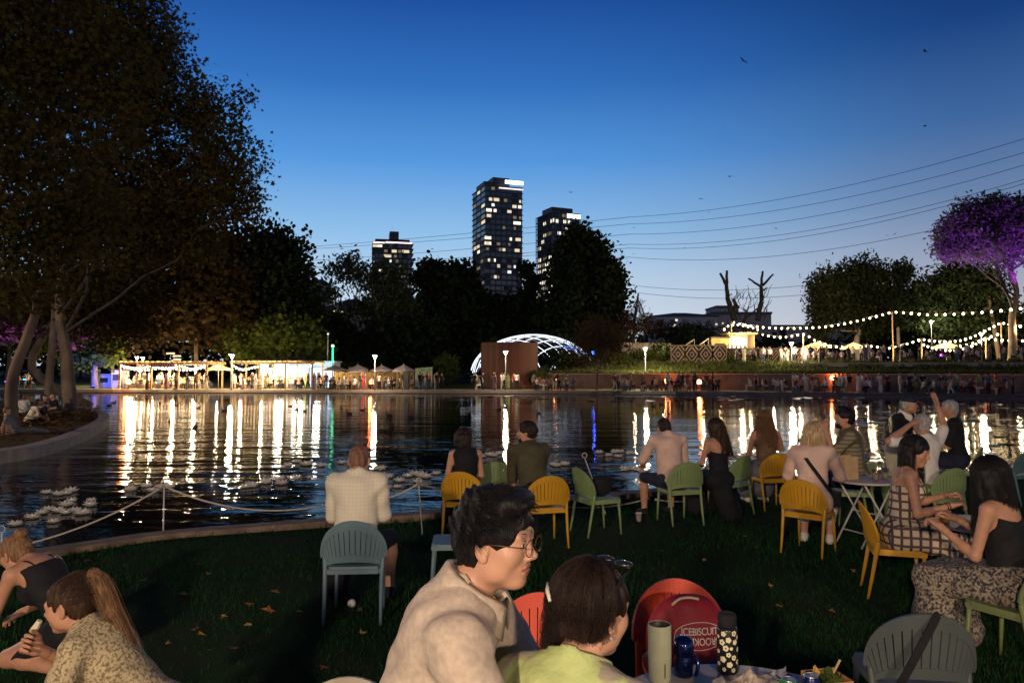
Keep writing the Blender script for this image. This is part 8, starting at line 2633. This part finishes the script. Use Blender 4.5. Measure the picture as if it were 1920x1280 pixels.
# ================================================================== LOTUS LIGHTS AND LILY PADS ON THE WATER
M_PETALW = leafmat('lotus_petal', (0.62, 0.58, 0.24), (0.74, 0.70, 0.36), 0.45, 6, 0.9)  # petals emit by themselves, imitating light from the core
M_PETALP = leafmat('lotus_petal_blush', (0.50, 0.42, 0.36), (0.60, 0.52, 0.46), 0.45, 6, 0.12)
M_PAD = pmat('lily_pad', (0.05, 0.075, 0.028), 0.4, col2=(0.10, 0.11, 0.05), scale=5, spec=0.5)
E_CORE = emat('lotus_core_glow', (1.0, 0.95, 0.45), 2.2)
def petal_mesh(L_, w_, up, name='petal'):
    g = []
    for i in range(6):
        t = i / 5
        hw = w_ * math.sin(math.pi * (0.12 + 0.88 * t) ** 0.9) * (1 if t < 1 else 0)
        hw = max(hw, 0.002)
        z = up * t ** 1.6
        g.append([(-hw, L_ * t, z + hw * 0.35), (0, L_ * t, z), (hw, L_ * t, z + hw * 0.35)])
    return MB().sheet(g, 0.004).mesh(name, True)
PET = [(petal_mesh(0.17, 0.055, 0.055), 8, 0.02, 0.02), (petal_mesh(0.13, 0.048, 0.095), 7, 0.015, 0.03)]
PAD_ME = MB().lathe([(0.001, 0.012), (0.14, 0.012), (0.15, 0.018), (0.15, 0.006), (0.14, 0.0)], 14).mesh('pad', True)
CORE_ME = MB().lathe([(0.018, 0.02), (0.034, 0.05), (0.030, 0.075), (0.0, 0.08)], 8, cap_hi=False).mesh('core', True)
def lotus(px, py, s, place, glow, rnd, parts=True):
    p = G(px, py + 2, WATER_Z)
    g = empty('lotus_light', (p.x, p.y, WATER_Z + 0.004), rnd.uniform(0, 6.28), '%s floating lotus flower %s' % ('glowing cream' if glow else 'pale blush', place), 'lotus', 'floating lotus flowers')
    g.scale = (s, s, s)
    link_mesh('pad', PAD_ME, M_PAD, g)
    o = link_mesh('core', CORE_ME, E_CORE, g)
    o.material_slots[0].link = 'OBJECT'; o.material_slots[0].material = E_CORE if glow else M_PETALW
    for me, n, r0, z0 in PET:
        for k in range(n):
            a = 2 * math.pi * (k + (0.5 if r0 < 0.018 else 0)) / n + rnd.uniform(-0.08, 0.08)
            q = link_mesh('petal', me, M_PETALW if glow else M_PETALP, g, (-math.sin(a) * r0, math.cos(a) * r0, z0), (rnd.uniform(-0.12, 0.12), 0, a))
    return g
rnd = random.Random(31)
LOT = {
    'in the cluster before the leafy bank': [(88, 924), (108, 926), (124, 924), (135, 921), (133, 938), (126, 947), (169, 937), (167, 948), (92, 954), (124, 961), (155, 963), (108, 957), (59, 970), (99, 977), (30, 984), (142, 958), (80, 962)],
    'round the rope post at the kerb': [(246, 917), (275, 910), (284, 919), (316, 912), (300, 912)],
    'left of the man in the checked shirt': [(467, 908), (498, 904), (521, 897), (526, 906), (557, 895), (582, 895), (541, 871), (557, 865), (575, 869), (460, 912), (475, 911), (573, 870), (600, 872)],
    'between the checked shirt and the woman in black': [(640, 868), (704, 879), (715, 878), (716, 890), (750, 901), (781, 889), (784, 902), (800, 895), (820, 887), (730, 893), (765, 893), (790, 892), (745, 912), (722, 916)],
    'before the man in the olive shirt': [(889, 858), (904, 855), (918, 853), (937, 850), (1035, 871), (1059, 870), (1045, 873), (880, 860), (928, 853)],
    'in the row left of the pink shirt': [(1124, 848), (1155, 847), (1166, 847), (1180, 848), (1206, 849), (1182, 849), (1196, 880), (1203, 884), (1190, 879), (1140, 852), (1160, 854), (1215, 853), (1170, 880)],
    'by the long haired woman in black': [(1375, 850), (1381, 853), (1398, 854), (1403, 862), (1414, 854), (1390, 860), (1425, 850), (1436, 846), (1410, 864), (1500, 822), (1512, 836), (1490, 838)],
}
for place, pts in LOT.items():
    for (px, py) in pts:
        d = G(px, py, WATER_Z).y
        lotus(px + rnd.uniform(-2, 2), py + rnd.uniform(-1, 1), rnd.uniform(0.46, 0.76) * (1.0 if d < 16 else 1.2), place, rnd.random() < 0.6, rnd)
padm = MB().lathe([(0.001, 0.010), (0.9, 0.010), (1.0, 0.03), (1.0, 0.0)], 12).mesh('lily_pad', True)
padm.materials.append(M_PAD)
def pads(n, box, smin, smax, label, group, seed, bloom=0.15):
    rnd = random.Random(seed)
    for i in range(n):
        px, py = rnd.uniform(box[0], box[1]), rnd.uniform(box[2], box[3])
        p = G(px, py, WATER_Z)
        s = rnd.uniform(smin, smax)
        o = link_mesh('lily_pad', padm, None, None, (p.x, p.y, WATER_Z + 0.004), (rnd.uniform(-0.12, 0.12), rnd.uniform(-0.12, 0.12), rnd.uniform(0, 6)))
        o.scale = (s, s * rnd.uniform(0.8, 1.0), s)
        tag(o, label, 'lily pad', group)
pads(70, (1600, 1930, 744, 800), 0.20, 0.42, 'dark lily pad on the water below the path end', 'lily pads below the path end', 1)
pads(36, (1640, 1930, 800, 850), 0.14, 0.26, 'lily pad on the bright water beside the teal chair', 'lily pads beside the teal chair', 2)
pads(16, (770, 1060, 741, 748), 0.25, 0.5, 'lily pad under the far bank before the drum', 'lily pads before the drum', 3)
pads(26, (1080, 1420, 741, 752), 0.25, 0.5, 'lily pad under the far bank below the retaining wall', 'lily pads below the retaining wall', 4)
pads(18, (1480, 1640, 744, 754), 0.22, 0.45, 'lily pad below the brightest red lantern', 'lily pads below the bright lantern', 5)
pads(14, (1190, 1420, 846, 886), 0.08, 0.16, 'dark lily pad among the lotus flowers', 'lily pads among the lotus', 6)

# ---- ducks far out and geese at the kerb
duck_f = Field((-0.3, -0.4, -0.1), (0.3, 0.45, 0.4), 0.02)
duck_f.ell((0, 0, 0.06), (0.10, 0.20, 0.09), None, 0.02); duck_f.cap((0, -0.15, 0.09), (0, -0.26, 0.12), 0.04, 0.015, 0.02); duck_f.cap((0, 0.14, 0.10), (0, 0.19, 0.22), 0.04, 0.035, 0.03); duck_f.ell((0, 0.21, 0.24), (0.042, 0.055, 0.045), None, 0.01); duck_f.cap((0, 0.25, 0.235), (0, 0.31, 0.225), 0.015, 0.012, 0.01)
dv, dq = duck_f.mesh()
DUCK = fast_mesh('duck', dv, dq, True); DUCK.materials.append(pmat('duck_feathers', (0.05, 0.038, 0.028), 0.8, var=0.4, scale=12))
rnd = random.Random(17)
for i, (px, py) in enumerate(((300, 757), (330, 760), (372, 765), (420, 770), (545, 762), (556, 768), (572, 771), (585, 764), (640, 765), (655, 776), (680, 769), (730, 778), (735, 800), (770, 782), (935, 768), (948, 764), (1010, 775), (365, 800), (318, 790), (205, 760), (213, 755), (1240, 759), (1225, 762), (1090, 772), (880, 775))):
    p = G(px, py, WATER_Z)
    o = link_mesh('duck', DUCK, None, None, (p.x, p.y, WATER_Z - 0.03), (0, 0, rnd.uniform(0, 6)))
    o.scale = (0.75,) * 3
    tag(o, 'small dark duck on the ' + ('bright water before the pergolas' if px < 600 else 'dark open water'), 'duck', 'ducks on the pond')
def goose(px, py, s, yaw, label, mat, sleeping=True):
    p = G(px, py, 0.0)
    g = empty('goose', (p.x, p.y, WATER_Z), yaw, label, 'goose')
    g.scale = (s, s, s)
    f = Field((-0.3, -0.4, -0.15), (0.3, 0.4, 0.55), 0.016)
    f.ell((0, 0, 0.12), (0.13, 0.21, 0.13), None, 0.02); f.cap((0, -0.16, 0.14), (0, -0.30, 0.14), 0.06, 0.02, 0.03)
    if sleeping: f.cap((0, 0.15, 0.18), (0.02, 0.08, 0.26), 0.05, 0.045, 0.03); f.ell((0.02, 0.04, 0.27), (0.045, 0.06, 0.045), None, 0.02)
    else: f.cap((0, 0.14, 0.18), (0, 0.20, 0.36), 0.05, 0.035, 0.03); f.ell((0, 0.23, 0.40), (0.04, 0.06, 0.045), None, 0.02); f.cap((0, 0.28, 0.395), (0, 0.33, 0.385), 0.016, 0.012, 0.01)
    f.add(lambda X, Y, Z: 0.003 * np.sin(70 * X + 20 * Y) * np.sin(60 * Y + 50 * Z))
    V_, Q_ = f.mesh(); link_mesh('body', fast_mesh('body', V_, Q_, True), mat, g)
    for sd in (-1, 1):
        MB().sheet([[(sd * (0.115 + 0.02 * math.sin(3.1 * u)), 0.12 - 0.38 * u, 0.20 - 0.02 * u - 0.11 * v * (1 - 0.5 * u)) for u in np.linspace(0, 1, 6)] for v in np.linspace(0, 1, 4)], 0.012).build('wing', pmat('goose_wing', (0.09, 0.065, 0.05), 0.8, var=0.4, scale=14), g, True)
M_GOOSE = pmat('goose_pale', (0.22, 0.16, 0.12), 0.85, var=0.3, scale=16)
goose(330, 1000, 0.85, R(80), 'pale goose resting in the shallow water by the rope post', M_GOOSE)
goose(210, 1012, 0.8, R(-120), 'dark goose with pale wing streaks in the shallow water', pmat('goose_dark', (0.05, 0.04, 0.04), 0.85, var=0.4, scale=16))
goose(530, 990, 0.75, R(160), 'pale breasted goose standing upright by the kerb', M_GOOSE, False)

# ================================================================== ROPE BARRIER
M_ROPE = pmat('barrier_rope', (0.42, 0.36, 0.28), 0.9, var=0.15, scale=40, bump=0.6, bscale=90, bdist=0.006)
def rope_post(px, py_b, h, label, lean=(0, 0), z=0.0):
    p = G(px, py_b, z)
    g = empty('rope_post', (p.x, p.y, z), 0, label, 'post', 'rope barrier posts')
    t = Vector((lean[0], lean[1], h))
    MB().tube([(0, 0, -0.25), t], [0.009, 0.008], 8).build('rod', M_STEELP, g, True)
    MB().tube([t + Vector((0.035 * math.sin(a), 0, 0.035 - 0.035 * math.cos(a))) for a in np.linspace(0, 6.0, 12)], 0.006, 6).build('loop', M_STEELP, g, True)
    return p + t
def rope(a, b, sag, label, r=0.011, n=18):
    o = a.copy()
    pts = [(a.lerp(b, k / n) - o) - Vector((0, 0, sag * 4 * (k / n) * (1 - k / n))) for k in range(n + 1)]
    g = empty('barrier_rope', o, 0, label, 'rope', 'barrier ropes')
    MB().tube(pts, r, 6).build('strand', M_ROPE, g, True)
    for q in (pts[0], pts[-1]): MB().ball(q, r * 1.9, 8, 6).build('knot', M_ROPE, g, True)
t1 = rope_post(306, 1000, 0.58, 'thin rope post standing in the kerb before the geese')
t0 = W(40, 1018, 7.0)
rope_post(2, 1052, 0.30, 'low rope post at the kerb beside the bending woman')
rope(W(2, 1030, 8.2), t1, 0.10, 'barrier rope rising to the thin post from the bending woman')
t2 = rope_post(795, 1005, 0.62, 'leaning rope post in the grass beside the sideways chair', (-0.08, 0.10))
rope(t1, W(606, 947, 9.4), 0.16, 'barrier rope sagging from the thin post to the seated man')
rope(W(640, 938, 9.4), t2, 0.10, 'barrier rope from the seated man to the leaning post')
rope(t2, W(900, 915, 10.6), 0.06, 'barrier rope from the leaning post to the woman in black')
t3 = rope_post(1150, 968, 0.74, 'long bent rope post behind the edge on green chair', (-0.34, 0.55))
rope(W(1048, 948, 10.8), W(1216, 934, 11.2), 0.07, 'slack barrier rope lying along the kerb beside the pink shirt')
t4 = rope_post(1396, 926, 0.60, 'thin rope post behind the green chair by the black dress', (0.12, 0.10))
rope(W(1230, 936, 11.0), W(1330, 930, 11.0), 0.05, 'barrier rope behind the legs of the couple at the kerb')
rope(W(1455, 925, 11.9), W(1490, 940, 11.0), 0.03, 'end of the barrier rope on the grass behind the wavy haired woman')

# ================================================================== FALLEN LEAVES
M_FALLEN = [pmat('fallen_leaf_%s' % n, c, 0.8, var=0.25, scale=30) for n, c in (('rust', (0.20, 0.075, 0.025)), ('tan', (0.24, 0.14, 0.05)), ('gold', (0.36, 0.20, 0.03)), ('dull', (0.13, 0.07, 0.03)))]
sh = LEAF_SHAPES['star']
for i, (px, py, mi, s) in enumerate(((517, 1109, 0, 1.5), (468, 1134, 0, 1.2), (503, 1147, 0, 1.6), (376, 1059, 3, 1.2), (392, 1076, 3, 1.1), (268, 1087, 3, 1.2), (345, 1112, 3, 1.3), (378, 1192, 2, 0.9), (466, 1175, 1, 0.9), (563, 1148, 1, 0.7), (366, 1181, 3, 0.9), (316, 1208, 1, 0.8),
                                     (437, 1219, 0, 1.0), (608, 1256, 0, 1.1), (420, 1158, 1, 0.8), (163, 1052, 3, 1.0), (397, 1222, 3, .9), (680, 1188, 1, 0.9), (675, 1143, 3, 0.8), (1398, 1004, 1, 0.9), (1418, 1024, 0, 0.7), (1321, 1050, 1, 0.8), (1462, 1140, 0, 0.9), (1445, 1100, 1, 0.7), (640, 1108, 1, .9), (1240, 1032, 3, .8), (1600, 1070, 1, .7), (1560, 1150, 3, .8))):
    p = G(px, py, 0.03)
    rnd = random.Random(i)
    g = [(x * 0.085 * s, y * 0.085 * s, 0.012 * math.sin(x * 5 + i) + 0.010 * abs(y)) for x, y in sh]
    o = MB().add(g + [(0, 0, -0.004)], [(k, (k + 1) % 10, 10) for k in range(10)])
    o = o.build('fallen_leaf', M_FALLEN[mi], None, False, (p.x, p.y, 0.032 + lawn_z(p.x, p.y)), (rnd.uniform(-.25, .25), rnd.uniform(-.25, .25), rnd.uniform(0, 6)))
    tag(o, '%s fallen plane leaf lying on the %s' % (('rust red', 'tan', 'golden', 'dull brown')[mi], 'grass by the checked shirt chair' if px < 700 else 'grass between the chairs'), 'leaf', 'fallen leaves on the lawn')

# leaf litter on the bank: uncountable
rg = np.random.default_rng(8)
V, Fc = leaf_cloud([(Vector((-19, 27, 0.07)), (6, 13, 0.03))], 9000, 0.20, 'star', 0.2, 10, flat=4.0, seed=5, shell=0.6)
k_ = (V.reshape(-1, 10, 3)[:, 0, :])
ok = []
for q in k_: 
    inside = False
    x, y = q[0] + 0.5, q[1]
    for i in range(len(LB)):
        a, b = LB[i - 1], LB[i]
        if (a.y > y) != (b.y > y) and x < (b.x - a.x) * (y - a.y) / (b.y - a.y + 1e-9) + a.x: inside = not inside
    ok.append(inside)
V = V.reshape(-1, 10, 3)[np.array(ok)].reshape(-1, 3)
tag(link_mesh('leaf_litter', fast_mesh('leaf_litter', V, np.arange(len(V)).reshape(-1, 10)), leafmat('litter_leaves', (0.06, 0.03, 0.01), (0.18, 0.10, 0.035), 0.1)), 'brown leaf litter under the plane trees', 'leaves', kind='stuff')

# grass blades on the lawn
rg = np.random.default_rng(9)
N_ = 90000
yy = 2.6 + (rg.random(N_) ** 0.75) * 12.4
xx = (rg.random(N_) * 2 - 1) * (0.74 * yy + 0.4)
shx = np.array([p.x for p in SHORE]); shy = np.array([p.y for p in SHORE]); o_ = np.argsort(shx)
keep = yy < np.interp(xx, shx[o_], shy[o_]) - 0.34
patch = np.sin(xx * 1.7 + 1.3 * np.sin(yy * 1.1)) * np.sin(yy * 1.9 + np.sin(xx * 2.3))
keep &= rg.random(N_) < 0.55 + 0.5 * patch
pts = np.stack([xx[keep], yy[keep], np.zeros(keep.sum())], 1)
LM_LAWN = leafmat('lawn_blades', (0.008, 0.036, 0.011), (0.020, 0.062, 0.020), 0.25, 1.2)
tuft_grass('lawn_grass', pts, 0.050, LM_LAWN, 'short dark green grass of the lawn', 2, 6, 0.0038)

# ================================================================== WIRES AND BATS IN THE SKY
def wire(p0, p1, d0, d1, sag_px, label, r=0.055):
    a, b = W(*p0, d0), W(*p1, d1)
    n = 24
    pts = [a.lerp(b, k / n) - Vector((0, 0, 4 * sag_px * 0.1 * (k / n) * (1 - k / n))) - a for k in range(n + 1)]
    o = MB().tube(pts, r, 5).build('power_line', M_CABLE, None, True, a)
    return tag(o, label, 'power line', 'power lines across the sky')
for i, (y0, yr, lab) in enumerate(((462, 250, 'topmost power line'), (466, 277, 'second power line from the top'), (488, 301, 'third power line from the top'), (500, 329, 'upper wire of the close pair of power lines'), (502, 337, 'lower wire of the close pair of power lines'),
                                   (516, 383, 'power line just under the close pair'), (566, 455, 'power line second lowest in the sky'), (575, 475, 'lowest power line'))):
    y9 = {0: 415, 1: 428, 2: 447, 3: 466, 4: 473, 5: 490, 6: 541, 7: 553}[i]
    # steepening towards the near pylon on the right: straight cable, far end 330 m, near end 150 m
    wire((560, y0 + 2), (1180 if i < 6 else 1170, y9 - 8), 330, 262, 6, lab + ' beside the towers', 0.075)
    wire((1180 if i < 6 else 1170, y9 - 8), (2000, yr - 14 - i), 262, 175, 42 + 4 * i, lab + ' over the terraces', 0.065)
def bat(px, py, d, span_px, bank, label, seed):
    rnd = random.Random(seed)
    p = W(px, py, d); s = span_px * 1.25 * d / F_PX / 2
    g = empty('fruit_bat', p, rnd.uniform(-0.8, 0.8), label, 'bat', 'fruit bats in the evening sky')
    g.rotation_euler = (R(18), bank, rnd.uniform(-0.8, 0.8))
    MB().ball((0, 0, 0), 0.16 * s, 8, 6, (0.8, 1.7, 0.8)).ball((0, 0.28 * s, 0.02 * s), 0.10 * s, 8, 5).build('body', M_BLACKP, g, True)
    up = rnd.uniform(-0.2, 0.6)
    for sd in (-1, 1):
        rows = [[(sd * s * t, s * (c0 + c1 * v), s * up * math.sin(t * 2.2) * 0.6) for t, c0, c1 in ((0.05, 0.18, -0.38), (0.35, 0.26, -0.46), (0.65, 0.20, -0.40), (1.0, -0.02, -0.04))] for v in (0, 0.5, 1)]
        MB().sheet(rows, 0.01 * s).build('wing', M_BLACKP, g)
for i, (px, py, sp, bk, lab) in enumerate(((1394, 114, 17, .5, 'largest bat high above the towers'), (1735, 97, 15, .1, 'bat highest in the sky over the stone pine'), (1735, 236, 14, -.3, 'bat flying alone above the upper wires'), (1368, 331, 17, .0, 'bat with raised wings left of the wires'),
                                           (1314, 373, 11, .3, 'bat just above the topmost wire'), (1070, 361, 12, .1, 'bat beside the roof of the tallest tower'), (1329, 398, 7, .2, 'tiny bat touching the second wire'), (1189, 427, 7, .2, 'tiny bat above the dark conifer'), (1455, 428, 10, .1, 'bat on the close pair of wires'),
                                           (1664, 441, 7, .1, 'first bat of the low pair'), (1678, 439, 7, -.6, 'second bat of the low pair'), (1873, 357, 14, .1, 'bat just above the purple crown'), (736, 428, 6, .1, 'tiny bat above the broad tower'), (1283, 464, 6, .1, 'tiny bat below the wires'), (984, 381, 7, .4, 'tiny bat touching the side of the tallest tower'), (1188, 476, 5, .3, 'tiniest bat near the conifer'))):
    bat(px, py, 110 if sp > 9 else 170, sp, bk, lab, i)
